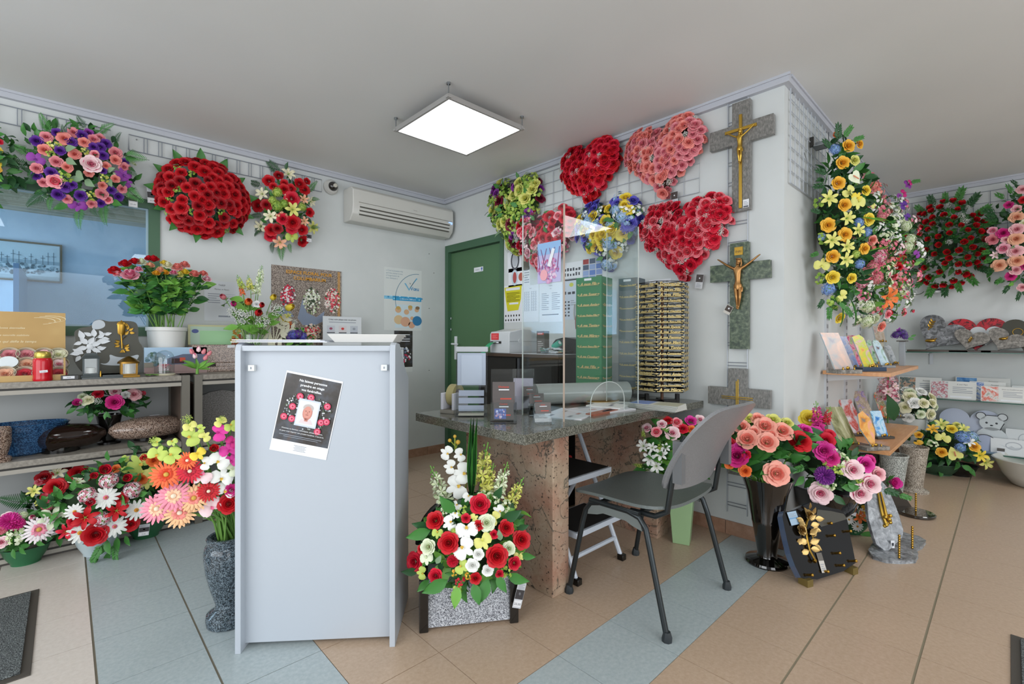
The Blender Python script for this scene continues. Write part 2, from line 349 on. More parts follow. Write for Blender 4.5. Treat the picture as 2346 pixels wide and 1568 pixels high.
for i in range(16):
    u = .06+.058*i+R.uniform(-.01, .01); hh = R.uniform(.1, .32); c.rect(u, .45, u+.006, .5+hh, mat('#5b6d74', .5), 12); c.rect(u-.02, .5+hh*.6, u+.026, .5+hh*.6+.012, mat('#5b6d74', .5), 12)
c.rect(0, .02, 1, .12, mat('#b9c8cc', .5), 13)
build('print', c.b, t, smooth=False)
m = MB(); W, Hh = .285, .152
for (a, b, cc, d) in [(-W, -Hh, W, -Hh+.012), (-W, Hh-.012, W, Hh), (-W, -Hh+.012, -W+.012, Hh-.012), (W-.012, -Hh+.012, W, Hh-.012)]: m.box((a, -.018, b), (cc, .0, d), mat('#6b5a3c', .4))
build('frame', m, t, smooth=False)
# door
d1 = struct('door_1', MB().box((XB+.028, dy0+.045, .006), (XB+.07, dy1-.05, dz-.075), GRND), bev=.002)
m = MB(); m.box((XB-.012, dy0, 0), (XB+.1, dy0+.045, dz), GRN); m.box((XB-.012, dy1-.05, 0), (XB+.1, dy1, dz), GRN); m.box((XB-.012, dy0+.045, dz-.07), (XB+.1, dy1-.05, dz), GRN)
build('door_frame', m, d1, smooth=False)
hy = onx(1040, 800, XB).y
m = MB(); m.box((XB+.018, hy-.019, .93), (XB+.029, hy+.019, 1.16), WHITE); m.tube([(XB+.02, hy, 1.085), (XB-.03, hy, 1.085), (XB-.034, hy-.02, 1.084), (XB-.03, hy-.10, 1.082)], .009, WHITE, 8)
build('door_handle', m, d1, bev=.002)
p = onx(1091, 617, XB); c = Card(.135, .044, PAPER); c.text('Sanitaires', .38, .38, .34, INK); c.ell(.85, .6, .08, .25, mat('#3a5fb0', .5)); c.rect(.8, .15, .9, .3, mat('#3a5fb0', .5))
build('door_sign', c.b, d1, MBW((XB+.0275, p.y, p.z)), smooth=False)
m = MB()
for z in (1.33, 1.22): m.tube([(XB+.02, dy1-.06, z), (XB+.02, dy1-.06, z+.02)], .006, STEEL, 6)
build('hinge', m, d1)
# ---------------------------------------------------------------- ceiling lamps
def lamp(x, y, lab, sx=.56, sy=.56, z=2.445):
    t = thing('ceiling_light', lab, 'ceiling light', (x, y, z))
    em = mat('#f2f6f8', .5, emit=LAMP_E, name='lamp_diffuser')
    build('diffuser', MB().box((-sx/2+.008, -sy/2+.008, .0), (sx/2-.008, sy/2-.008, .004), em), t, smooth=False)
    m = MB(); fm = mat('#9d9b98', .4)
    for a, b in (((-sx/2-.006, -sy/2-.006, -.002), (sx/2+.006, -sy/2+.008, .026)), ((-sx/2-.006, sy/2-.008, -.002), (sx/2+.006, sy/2+.006, .026)), ((-sx/2-.006, -sy/2+.008, -.002), (-sx/2+.008, sy/2-.008, .026)), ((sx/2-.008, -sy/2+.008, -.002), (sx/2+.006, sy/2-.008, .026)), ((-sx/2, -sy/2, .02), (sx/2, sy/2, .03))): m.box(a, b, fm)
    build('frame', m, t, smooth=False)
    for a in (-1, 1):
        for b in (-1, 1):
            m = MB(); X = a*(sx/2+.003); Y = b*(sy/2+.003)
            hc = (2.30 if y > 4 else CEIL)-z; m.tube([(X, Y, .028), (X, Y, hc)], .0035, STEEL, 6); m.lathe([(.011, 0), (.011, .012)], STEEL, 10, TR(X, Y, hc-.012)); m.box((X-.012, Y-.012, .0), (X+.012, Y+.012, .012), fm)
            build('hanger', m, t)
lamp(1.807, 2.398, 'square white light panel hanging just under the ceiling above the desk')
lamp(-.78, .07, 'square ceiling light panel behind the camera on the left'); lamp(1.05, -1.65, 'square ceiling light panel behind the camera'); lamp(4.25, -.85, 'square ceiling light panel over the right hand tiles', .9, .7)
lamp(1.9, 4.62, 'unseen ceiling light panel added to brighten the office, right of the window', 1.1, .6, 2.27); lamp(-1.9, 4.62, 'unseen ceiling light panel added to brighten the office, left of the window', 1.1, .6, 2.27)  # both office panels are added out of view to light that room
# small marks: wall screws
for px, py, lb in ((983, 582, 'highest dark screw in the white wall left of the green door'), (983, 707, 'dark screw in the wall level with the lower part of the family poster'), (983, 849, 'lowest dark screw in the wall, at door handle level'), (994, 626, 'faint screw just below the highest one, nearest the green door frame')):
    p = ony(px, py, YA); o = build('wall_screw', MB().lathe([(.004, 0), (.003, .004)], DARK, 8), None, TR(p)@RX(90)); tag(o, lb, 'screw', 'screws in the wall left of the door')
# ================================================================ FLOWER KINDS (unit size, opening along +z)
LF = {'g': ('#3f7a35', '#2f6128'), 'd': ('#27522c', '#1e4023'), 'l': ('#6fa544', '#578a35'), 'y': ('#a9b548', '#8d9a3a'), 's': ('#7f9a78', '#a7b99c'), 'b': ('#335f45', '#28503a'), 'w': ('#4f8a42', '#c8d3a4')}
LG = {k: (mat(a, .45), mat(b, .5)) for k, (a, b) in LF.items()}
CL = dict(red=('#c4121f', '#a80f1c'), dred=('#a3111c', '#7f0c16'), crim=('#d01a35', '#b0122c'), rred=('#c8283a', '#e2707a'), pink=('#e08a92', '#d96a80'), lpink=('#efb9bd', '#e58a9c'), bpink=('#d9688a', '#f0b0bf'),
    salmon=('#ea8f85', '#e4756e'), coral=('#ea7f70', '#f0a795'), peach=('#eeb493', '#e99a78'), cream=('#e9e4c4', '#dfe0a8'), white=('#e9eae4', '#f2f2ee'), wgrn=('#dfe6c8', '#cfdcae'), yellow=('#e8cf45', '#dcb92f'),
    gold=('#eab53a', '#e59f2c'), lemon=('#d9d77a', '#cfd060'), purple=('#5d2a91', '#47207a'), violet=('#8d3a9c', '#6f2a86'), mag=('#cf2a80', '#b01f6c'), fuch=('#d93a9a', '#c0207f'), orange=('#ec7a3a', '#e05a2a'),
    blue=('#7f9fd6', '#6a86c4'), lblue=('#a9c2e2', '#8fb0da'), indigo=('#5a55b8', '#453f9e'), green=('#9bb84e', '#7fa03c'), lime=('#b9cc62', '#a0b84c'), whitep=('#f1e6e8', '#e28aa0'), yr=('#eec9a0', '#e07a5a'),
    pinkw=('#f2d3d6', '#e26d92'), wht=('#f0f0f0', '#e6e8ea'), bur=('#7a1836', '#5c1029'), rpk=('#e0455f', '#f2a0a8'), gerp=('#ea8fa2', '#f0c0a0'), gero=('#ea6a3a', '#d9482a'), gery=('#eab98a', '#e98a80'))
def cm(c, i=0): return mat(CL[c][i], .55)
def cup(mb, ang, aw, R, Z, m, m2=None, flare=.1, nu=4, nv=3, base=.25, pw=.7, z0=0.):
    V = []; F = [[], []]
    for i in range(nv+1):
        v = i/nv
        for j in range(nu+1):
            u = -1+2*j/nu; ve = v*(1-.2*u*u)
            r = R*(base+(1-base)*ve**pw)+flare*ve**4; z = z0+Z*ve**.85-flare*.5*ve**5; a = ang+u*aw*(.55+.45*ve)
            V.append((r*cos(a), r*sin(a), z))
    for i in range(nv):
        for j in range(nu): F[1 if (i == nv-1 and m2) else 0].append((i*(nu+1)+j, i*(nu+1)+j+1, (i+1)*(nu+1)+j+1, (i+1)*(nu+1)+j))
    b = len(mb.v); mb.v += V
    for k, mm in ((0, m), (1, m2)):
        if F[k]:
            q = mb.mi(mm)
            for f in F[k]: mb.f.append([b+x for x in f]); mb.m.append(q)
def petal(mb, ang, prof, wf, m, nu=2, cupz=.0, twist=0., m2=None):
    # prof: list of (rho,z); wf: list of half widths
    V = []; n = len(prof); c, s = cos(ang), sin(ang)
    for (r, z), w_ in zip(prof, wf):
        for j in range(nu+1):
            u = -1+2*j/nu; x = r; y = u*w_; zz = z+cupz*u*u+twist*u*w_
            V.append((x*c-y*s, x*s+y*c, zz))
    b = len(mb.v); mb.v += V; q = mb.mi(m); q2 = mb.mi(m2) if m2 else q
    for i in range(n-1):
        for j in range(nu): mb.f.append([b+i*(nu+1)+j, b+i*(nu+1)+j+1, b+(i+1)*(nu+1)+j+1, b+(i+1)*(nu+1)+j]); mb.m.append(q if i < n/2 else q2)
def f_rose(c, sd=0, bud=0):
    R = random.Random(sd); a, b = cm(c), cm(c, 1); m = MB(); g = R.random()*6
    L = [(3, .3, .6, 1.25, .0), (4, .44, .56, 1.05, .05), (5, .63, .46, .85, .1), (5, .82, .32, .8, .16)]
    if bud: L = [(3, .34, .75, 1.25, .0), (4, .5, .72, 1.0, .03)]
    elif sd % 2: L.append((6, .9, .18, .68, .2))
    for k, (n, r, z, aw, fl) in enumerate(L):
        for i in range(n):
            cup(m, g+2*pi*i/n+k*.7+R.uniform(-.1, .1), aw, r*R.uniform(.94, 1.05), z*R.uniform(.93, 1.05), b if k < 2 or k == len(L)-1 else a, a if k < 2 else (b if CL[c][1] > CL[c][0] else a), fl)
    m.ball((0, 0, .3), (.1, .1, .16), b, 6, 4)
    for i in range(3): cup(m, g+i*2.1, 1.5, .2, .34, a, b, -.06, 3, 2, .5, 1, .26)
    if bud:
        for i in range(4): petal(m, i*1.57, [(.1, -.1), (.5, .1), (.62, .4)], [.2, .2, .02], LG['g'][0])
    return m
def f_bud(c, sd=0): return f_rose(c, sd, 1)
def f_gerbera(c, sd=0):
    R = random.Random(sd); m = MB(); a, b = cm(c), cm(c, 1)
    for ring, (n, r, z) in enumerate(((20, 1, .06), (18, .86, .14), (12, .5, .2))):
        for i in range(n):
            g = 2*pi*i/n+ring*.15+R.uniform(-.05, .05); q = r*R.uniform(.92, 1.04); dz = R.uniform(-.05, .06)
            petal(m, g, [(.12, .04), (q*.55, z), (q*.88, z*.8+dz), (q, z*.5+dz)], [.04, .085, .075, .02], a if ring < 2 else b, 2, -.01, 0, None)
    m.ball((0, 0, .1), (.17, .17, .12), mat('#caa24a' if sd % 2 else '#e8d8c0', .7), 10, 5); return m
def f_daisy(c, sd=0):
    R = random.Random(sd); m = MB(); a = cm(c); cc = mat('#d9952e' if sd % 2 == 0 else '#e0708a', .7)
    for ring, (n, r) in enumerate(((13, 1), (11, .8))):
        for i in range(n):
            g = 2*pi*i/n+ring*.24; q = r*R.uniform(.93, 1.05); dz = R.uniform(-.06, .08)
            petal(m, g, [(.12, .05), (q*.5, .12), (q*.85, .1+dz), (q, .03+dz)], [.05, .13, .12, .05], a, 2, .025)
    m.ball((0, 0, .1), (.2, .2, .12), cc, 10, 5); m.ball((0, 0, .14), (.12, .12, .1), mat('#b5782a', .8), 8, 4); return m
def f_lily(c, sd=0):
    R = random.Random(sd); m = MB(); a, b = cm(c), cm(c, 1)
    for i in range(6):
        g = i*pi/3+R.uniform(-.08, .08); w_ = .25 if i % 2 else .19
        petal(m, g, [(.05, -.15), (.25, .12), (.6, .34), (.88, .3), (1.0, .16)], [.06, w_*.8, w_, w_*.6, .01], a, 2, .05, 0, None)
    for i in range(5): g = i*1.257; m.tube([(0, 0, 0), (.1*cos(g), .1*sin(g), .3), (.22*cos(g), .22*sin(g), .5)], .014, mat('#b9c06a', .6), 4); m.ball((.23*cos(g), .23*sin(g), .52), .035, mat('#b06a2a', .7), 6, 4)
    m.ball((0, 0, .05), .1, LG['l'][0], 6, 4); return m
def f_orchid(c, sd=0):
    m = MB(); a, b = cm(c), cm(c, 1)
    for g in (0, pi): petal(m, g, [(.04, 0), (.3, .06), (.65, .08), (.95, .0), (1.0, -.03)], [.1, .48, .6, .38, .12], a, 4, -.06)
    for g in (pi/2, pi/2+2.2, pi/2-2.2): petal(m, g, [(.04, -.04), (.35, .0), (.75, .0), (.98, -.04)], [.08, .27, .25, .05], a, 2, -.03)
    lip = mat('#cfa83a' if c in ('white', 'lime', 'cream', 'wht') else CL[c][1], .5)
    petal(m, -pi/2, [(0, .05), (.15, .2), (.34, .14)], [.06, .16, .05], lip, 2, .06); m.ball((0, 0, .12), (.07, .07, .09), cm(c, 1), 6, 5); return m
def f_tulip(c, sd=0):
    m = MB(); a, b = cm(c), cm(c, 1)
    for k, (n, r) in enumerate(((3, .46), (3, .54))):
        for i in range(n):
            V = []; g = 2*pi*i/n+k*pi/3; prof = [(.12, 0, .12), (.9, .25, .95), (1.0, .7, 1.0), (.78, 1.2, .62), (.45, 1.55, .06)]
            b0 = len(m.v); q = m.mi(a if k else b)
            for rr, z, ww in prof:
                for j in range(4):
                    u = -1+2*j/3; an = g+u*1.05*ww; m.v.append((r*rr*cos(an), r*rr*sin(an), z-.5))
            for ii in range(4):
                for j in range(3): m.f.append([b0+ii*4+j, b0+ii*4+j+1, b0+(ii+1)*4+j+1, b0+(ii+1)*4+j]); m.m.append(q)
    return m
def floret(m, P, s, a, n=4, N=None):
    N = (N or Vector((0, 0, 1))).normalized(); t = N.orthogonal().normalized(); b = N.cross(t); q = m.mi(a)
    for i in range(n):
        g = 2*pi*i/n; d = t*cos(g)+b*sin(g); e = N.cross(d); k = len(m.v)
        m.v += [tuple(P), tuple(P+d*s*.6+e*s*.42+N*s*.1), tuple(P+d*s+N*s*.0), tuple(P+d*s*.6-e*s*.42+N*s*.1)]; m.f.append([k, k+3, k+2, k+1]); m.m.append(q)
def f_cluster(c, sd=0):
    R = random.Random(sd); m = MB(); cols = [cm(c), cm(c, 1)]
    m.ball((0, 0, .1), (.7, .7, .45), LG['l'][0], 8, 5)
    for i in range(48):
        z = 1-(i+.5)/48*.95; r = sqrt(max(0, 1-z*z)); g = i*2.4; N = Vector((r*cos(g), r*sin(g), z)); P = Vector((N.x*.95, N.y*.95, N.z*.62))*R.uniform(.85, 1.08)
        floret(m, P, .23, cols[i % 2], 4, N)
    return m
def f_mum(c, sd=0):
    R = random.Random(sd); m = MB(); cols = [cm(c), cm(c, 1)]
    for i in range(90):
        z = 1-(i+.5)/90; r = sqrt(1-z*z); g = i*2.4; el = math.asin(z)*.9
        d = (cos(el), sin(el)); petal(m, g, [(.1*d[0], .1*d[1]), (.6*d[0], .6*d[1]), (.98*d[0], .9*d[1])], [.03, .08, .05], cols[i % 2], 2, .03)
    return m
def f_gyps(c, sd=0):
    R = random.Random(sd); m = MB(); a = cm(c)
    for i in range(120):
        d = Vector((R.gauss(0, 1), R.gauss(0, 1), R.gauss(.3, 1))).normalized(); P = d*R.uniform(.35, 1.0)
        m.ball(P, .07, a, 5, 3)
        if i % 3 == 0: m.tube([(0, 0, -.4), P], .012, LG['g'][0], 3, cap=False)
    return m
def f_spray(c, sd=0):   # loose small blossoms with leaves
    R = random.Random(sd); m = MB(); cols = [cm(c), cm(c, 1)]
    for i in range(16):
        P = Vector((R.uniform(-.9, .9), R.uniform(-.9, .9), R.uniform(-.1, .5))); N = Vector((P.x, P.y, 1)); floret(m, P, .3, cols[i % 2], 5, N)
        if i % 2: floret(m, P*.8-Vector((0, 0, .1)), .34, LG['l'][0], 3, N)
    return m
def f_spike(c, sd=0):   # upright flower spike, length 1 along z
    R = random.Random(sd); m = MB(); cols = [cm(c), cm(c, 1)]
    m.tube([(0, 0, -.15), (.02, 0, .4), (0, 0, 1)], .014, LG['l'][0], 5)
    for i in range(22):
        z = .08+.88*i/22; g = i*2.4; s = .17*(1-.65*i/22); d = Vector((cos(g), sin(g), .5))
        P = Vector((.07*cos(g), .07*sin(g), z)); 
        if i < 17:
            for k in range(5):
                h = 2*pi*k/5; t = d.normalized().orthogonal(); t.normalize(); b = d.normalized().cross(t); e = (t*cos(h)+b*sin(h)); q = P+d*s*.5
                w_ = d.normalized().cross(e)*s*.28; m.quad([P, q+e*s*.6-w_, q+e*s+d*s*.1, q+e*s*.6+w_], cols[k % 2])
        else: m.ball(P, (.02, .02, .03), LG['l'][0], 5, 4)
    return m
def f_anth(c, sd=0):
    m = MB(); a = cm(c)
    for s in (0,):
        V = [(0, -1.1), (.35, -.7), (.7, -.2), (.82, .25), (.62, .6), (.25, .62), (0, .42), (-.25, .62), (-.62, .6), (-.82, .25), (-.7, -.2), (-.35, -.7)]
        k = [(x, y, .12*(x*x+y*y)) for x, y in V]; n = len(k)
        for i in range(n): m.quad([(0, 0, 0), k[i], k[(i+1) % n]], a)
    m.tube([(0, .2, .05), (0, -.15, .25), (0, -.45, .45)], .07, mat('#d98a6a', .6), 6); return m
def leafgeo(m, k, L=1., W=.36, M=None, bend=.25, vein=False):
    a, b = LG[k]; V = []; F = []; ws = [.05, .75, 1, .82, .45, .02]; n = len(ws)
    for i, w_ in enumerate(ws):
        t = i/(n-1); z = bend*sin(t*pi*.8)*L*.5
        for u in (-1, 0, 1): V.append((t*L, u*w_*W*.5*L, z+abs(u)*.05*L))
    for i in range(n-1):
        for j in range(2): F.append((i*3+j, i*3+j+1, (i+1)*3+j+1, (i+1)*3+j))
    m.add(V, F, a if not vein else b, M)
def f_leaf(k, sd=0): m = MB(); leafgeo(m, k, 1, .5); return m
def f_blade(k, sd=0): m = MB(); leafgeo(m, k, 1, .075, bend=.35); return m
def f_fern(k, sd=0):
    m = MB(); m.tube([(0, 0, 0), (.5, 0, .06), (1, 0, -.05)], .008, LG[k][1], 4)
    n = 15
    for i in range(n):
        t = .10+.88*i/n; L = .30*(1-t)**.75*(1.15 if i > 1 else .8)+.03
        for s in (-1, 1): leafgeo(m, k, L, min(.32, .045/L), TR(t, 0, .06*sin(t*3))@RZ(s*62), .1)
    return m
def f_branch(k, sd=0):
    R = random.Random(sd); m = MB(); m.tube([(0, 0, 0), (.5, 0, .08), (1, 0, .02)], .012, LG[k][1], 5)
    for i in range(6):
        t = .25+.13*i
        for s in (-1, 1): leafgeo(m, k, .36, .42, TR(t, 0, .05)@RZ(s*(48-3*i))@RX(R.uniform(-30, 30)), .2)
    leafgeo(m, k, .36, .4, TR(.95, 0, .03), .1); return m
KINDS = dict(rose=f_rose, bud=f_bud, gerbera=f_gerbera, daisy=f_daisy, lily=f_lily, orchid=f_orchid, tulip=f_tulip, cluster=f_cluster, mum=f_mum, gyps=f_gyps, spray=f_spray, spike=f_spike, anth=f_anth, leaf=f_leaf, blade=f_blade, fern=f_fern, branch=f_branch)
NAMES = dict(bud='rosebud', cluster='blossom_cluster', mum='chrysanthemum', gyps='baby_breath', spray='small_blossoms', spike='flower_spike', anth='anthurium', blade='long_leaf', fern='fern_frond', branch='leafy_sprig')
FM = {}
def fmesh(kind, c, sd=0):
    k = (kind, c, sd)
    if k not in FM: FM[k] = KINDS[kind](c, sd).mesh(NAMES.get(kind, kind), True, 60)
    return FM[k]
def orient(N, spin): 
    q = Vector(N).normalized().to_track_quat('Z', 'Y').to_matrix().to_4x4(); return q@RZ(spin)
def leafor(D, N): # x along D, z toward N
    D = Vector(D).normalized(); N = Vector(N); N = (N-D*N.dot(D)).normalized(); Y = N.cross(D)
    return Matrix(((D.x, Y.x, N.x, 0), (D.y, Y.y, N.y, 0), (D.z, Y.z, N.z, 0), (0, 0, 0, 1)))
def put(parent, kind, c, P, N, r, spin=None, D=None, sd=None, R=random):
    """a flower (or a leaf with direction D) as a part of parent, P relative to parent"""
    if sd is None: sd = R.randrange(3)
    if kind == 'bud': r *= 1.7
    if kind in ('leaf', 'blade', 'fern', 'branch'): sd = 0; M = TR(P)@leafor(D, N)@SCL(r)
    elif kind == 'spike': sd = 0; M = TR(P)@orient(D or (0, 0, 1), R.uniform(0, 360))@SCL(r)
    else: M = TR(P)@orient(N, R.uniform(0, 360) if spin is None else spin)@SCL(r)
    return link(NAMES.get(kind, kind), fmesh(kind, c, sd), parent, M)
def ellhit(px, py, C, rad, d=None):
    d = d or ray(px, py); o = E0-Vector(C); a = Vector((d.x/rad[0], d.y/rad[1], d.z/rad[2])); b = Vector((o.x/rad[0], o.y/rad[1], o.z/rad[2]))
    A = a.dot(a); B = a.dot(b); Cc = b.dot(b)-1; D = B*B-A*Cc
    if D < 0: D = 0
    return E0+d*((-B-sqrt(D))/A)
def spec(parent, C, rad, out, S, R, crop=(0, 0, 1), push=1.):
    """S: 'kind colour px py rpx; ...' flowers lying on the ellipsoid C,rad, seen by the camera"""
    C = Vector(C); out = Vector(out); base = parent.matrix_basis.translation
    for it in S.replace('\n', ' ').split(';'):
        q = it.split()
        if not q: continue
        kind, c, px, py, rp = q[0], q[1], crop[0]+float(q[2])/crop[2], crop[1]+float(q[3])/crop[2], float(q[4])/crop[2]
        P = ellhit(px, py, C, rad); d = P-C; N = Vector((d.x/rad[0]**2, d.y/rad[1]**2, d.z/rad[2]**2)); N.normalize()
        Nv = (N*.55+out*.4+(E0-P).normalized()*.5).normalized(); r = rp*mpp(P)
        if kind in ('leaf', 'blade', 'fern', 'branch', 'spike'):
            a = radians(float(q[5]) if len(q) > 5 else math.degrees(math.atan2(-(py-center_px(C)[1]), px-center_px(C)[0])))
            D = RT*cos(a)+UP*sin(a)+out*.15; put(parent, kind, c, P-base, -FW if kind != 'spike' else N, r, D=D, R=R)
        else: put(parent, kind, c, P-base+N*(r*.1), Nv, r, R=R)
def center_px(P): v = Vector(P)-E0; w_ = v.dot(FW); return CX+FPX*v.dot(RT)/w_, CY-FPX*v.dot(UP)/w_
def foliage(parent, C, rad, out, n, k, L, R, spread=1., lo=-.2, kinds=('g',), name='foliage', flat=.0, wall=False):
    """leaf mass as one part"""
    m = MB(); C = Vector(C)-parent.matrix_basis.translation; out = Vector(out)
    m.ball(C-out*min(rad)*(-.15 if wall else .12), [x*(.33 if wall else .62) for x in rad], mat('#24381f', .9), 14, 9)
    for i in range(int(n*(3.2 if wall else 2))):
        while True:
            d = Vector((R.gauss(0, 1), R.gauss(0, 1), R.gauss(0, 1))).normalized()
            if d.dot(out) > (.12 if wall else lo): break
        P = C+Vector((d.x*rad[0], d.y*rad[1], d.z*rad[2]))*R.uniform(.5 if wall else .62, .92)
        T = Vector((R.gauss(0, 1), R.gauss(0, 1), R.gauss(0, 1))); T = (T-d*T.dot(d)).normalized(); D = (d*.55+T*.8-out*flat).normalized()
        leafgeo(m, R.choice(kinds), L*R.uniform(.7, 1.2), .45, TR(P)@leafor(D, (out+d*.5+Vector((R.gauss(0, .3), 0, R.gauss(0, .3))))), R.uniform(.1, .5))
    if wall:
        w0 = 0; w0 = Vector((XB if parent.matrix_basis.translation.x < 4 else XD, YA if parent.matrix_basis.translation.y > 2 and out.y < -.9 else YC, 0)); w0 = (w0-parent.matrix_basis.translation).dot(out)+.006
        m.v = [tuple(Vector(v)+out*max(0, w0-Vector(v).dot(out))) for v in m.v]
    return build(name, m, parent, ang=60)
def fill(parent, C, rad, out, items, R, lo=.05, sc=1., outw=.4):
    """items: list of (kind,colour,n,r) spread evenly over the half ellipsoid facing out"""
    C = Vector(C); out = Vector(out); base = parent.matrix_basis.translation; T = []
    for kind, c, n, r in items: T += [(kind, c, r)]*n
    R.shuffle(T); pts = []
    for kind, c, r in T:
        best = None
        for t in range(14):
            while True:
                d = Vector((R.gauss(0, 1), R.gauss(0, 1), R.gauss(0, 1))).normalized()
                if d.dot(out) > lo: break
            P = Vector((d.x*rad[0], d.y*rad[1], d.z*rad[2]))
            q = min([(P-o).length for o in pts] or [9])
            if best is None or q > best[0]: best = (q, P, d)
        _, P, d = best; pts.append(P); N = Vector((d.x/rad[0], d.y/rad[1], d.z/rad[2])).normalized()
        put(parent, kind, c, C+P-base, (N*(1-outw)+out*outw), r*R.uniform(.85, 1.12), D=(d-out*.3) if kind in ('leaf', 'branch', 'fern', 'blade') else N, R=R)
def pricetag(parent, P, r, u, wd=.035, ht=.075, blue=False):
    c = Card(wd, ht, mat('#c9cbcf', .5), .0008); c.rect(.02, .35, .98, .72, mat('#3d3a3c', .5)); c.ell(.5, .56, .12, .06, mat('#d9d9dc', .5)); c.lines(.12, .76, .88, .96, 4, GREYINK); c.rect(.1, .06, .9, .3, mat('#e4e4e6', .5)); c.text('25,00', .5, .12, .12, INK)
    base = parent.matrix_basis.translation
    return build('price_tag', c.b, parent, basis(Vector(P)-base, r, u), smooth=False)
# hearts ---------------------------------------------------------
def heartpt(t):
    x = 16*sin(t)**3; y = 13*cos(t)-5*cos(2*t)-2*cos(3*t)-cos(4*t); return x/16, (y+2.5)/14.6
HP = [heartpt(2*pi*i/60) for i in range(60)]
def inheart(x, y, k=1.):
    c = False; n = len(HP); j = n-1
    for i in range(n):
        xi, yi = HP[i]; xj, yj = HP[j]
        if ((yi*k > y) != (yj*k > y)) and (x < (xj-xi)*k*(y-yi*k)/((yj-yi)*k)+xi*k): c = not c
        j = i
    return c
def heart(lab, L, Rr, T, Bt, X, items, r, seed, rot=0, dome=.085, group='flower hearts on the wall grid', leafk=('d',), extra=None, base='#7d2027'):
    """heart cushion of flowers hung on wall B, measured from its extreme pixels"""
    y1 = onx(*L, X).y; y0 = onx(*Rr, X).y; zt = onx(*T, X).z; zb = onx(*Bt, X).z
    C = Vector((XB-.03, (y0+y1)/2, (zt+zb)/2)); hw = (y1-y0)/2; hh = (zt-zb)/2; R = random.Random(seed)
    t = thing('flower_heart', lab, 'flower heart', C, group)
    m = MB(); n = len(HP); V = [(.02, -x*hw*.8, z*hh*.8) for x, z in HP]+[(-.03, -x*hw*.84, z*hh*.84) for x, z in HP]
    m.add(V, [tuple(range(n)), tuple(range(2*n-1, n-1, -1))]+[(i, (i+1) % n, n+(i+1) % n, n+i) for i in range(n)], mat(base, .8)); build('heart_cushion', m, t)
    pts = []; T_ = []
    for kind, c, q in items: T_ += [(kind, c)]*q
    R.shuffle(T_)
    for kind, c in T_:
        best = None
        for k in range(24):
            while True:
                x, z = R.uniform(-1, 1), R.uniform(-1, 1)
                if inheart(x*1.03, z*1.03, 1.): break
            q = min([(x-a)**2*hw*hw+(z-b)**2*hh*hh for a, b in pts] or [9])
            if best is None or q > best[0]: best = (q, x, z)
        _, x, z = best; pts.append((x, z))
        # distance to the rim decides the height of the dome
        dr = min(sqrt(((x-a)*hw)**2+((z-b)*hh)**2) for a, b in HP); h = dome*(1-max(0, 1-dr/(hw*.55))**2)**.5
        N = Vector((-1, 0, 0))
        cxn = (x, z); k = max(0, 1-dr/(hw*.5)); N += Vector((0, -x, z))*k*.9
        rr = r*R.uniform(.85, 1.15)*(1 if kind in ('rose', 'bud', 'lily', 'orchid') else (.62 if kind == 'gyps' else .9))
        if kind == 'leaf': rr *= 1.5
        put(t, kind, c, Vector((-.025-h, -x*hw, z*hh)), N, rr, D=Vector((-.3, R.uniform(-1, 1), R.uniform(-1, 1))), R=R)
    if extra: extra(t, C, R)
    ring = [k for k in items if k[0] in ('rose', 'spray', 'cluster')]
    for i in range(0, 60, 2):
        x, z = HP[i]; kind, c, _ = R.choice(ring)
        put(t, kind, c, Vector((-.012, -x*hw*.93, z*hh*.93)), Vector((-.45, -x, z+.1)), r*R.uniform(.75, .95), R=R)
    return t, C, hw, hh
# ================================================================ FURNITURE
SHM = mat('#77736a', .5, .2); SHD = mat('#4b4742', .6); SHT = noisemat('shelf_laminate', [(.4, '#807a71'), (.5, '#8b857b'), (.6, '#969085')], 60, .4, 6)
def rack(lab, x0, x1, posts, levels=(.905, .51, .075)):
    YF = 3.40; YB = 3.905
    t = thing('shelf_rack', lab, 'shelf rack', ((x0+x1)/2, YB, 0), 'grey display shelving along the back wall'); b = t.matrix_basis.translation; M = TR(-b)
    for z in levels:
        s = build('shelf', MB().box((x0, YF, z-.03), (x1, YB, z), SHT).box((x0, YF+.004, z-.041), (x1, YF+.02, z-.03), DARK).box((x0, YF, z-.062), (x1, YF+.025, z-.041), mat('#a39e94', .45)), t, M, smooth=False)
    for px_ in posts:
        build('post', MB().box((px_-.02, YF-.004, 0), (px_+.02, YF+.04, levels[0]), SHM).box((px_-.02, YB-.04, 0), (px_+.02, YB, levels[0]), SHM).box((px_-.012, YF+.04, .0), (px_+.012, YB-.04, levels[0]-.06), mat('#5a4a3f', .7)), t, M, smooth=False)
    build('plinth', MB().box((x0, YF+.01, 0), (x1, YF+.03, levels[2]-.062), SHD), t, M, smooth=False)
    return t
rack('grey metal display shelf rack under the office window, carrying plaques and lanterns', -1.2, .505, (-1.18, .547-.02+.0))
rack('second grey shelf rack to the right, half hidden behind the white lectern', .612, 1.95, (.591, 1.95), (.905, .50, .075))
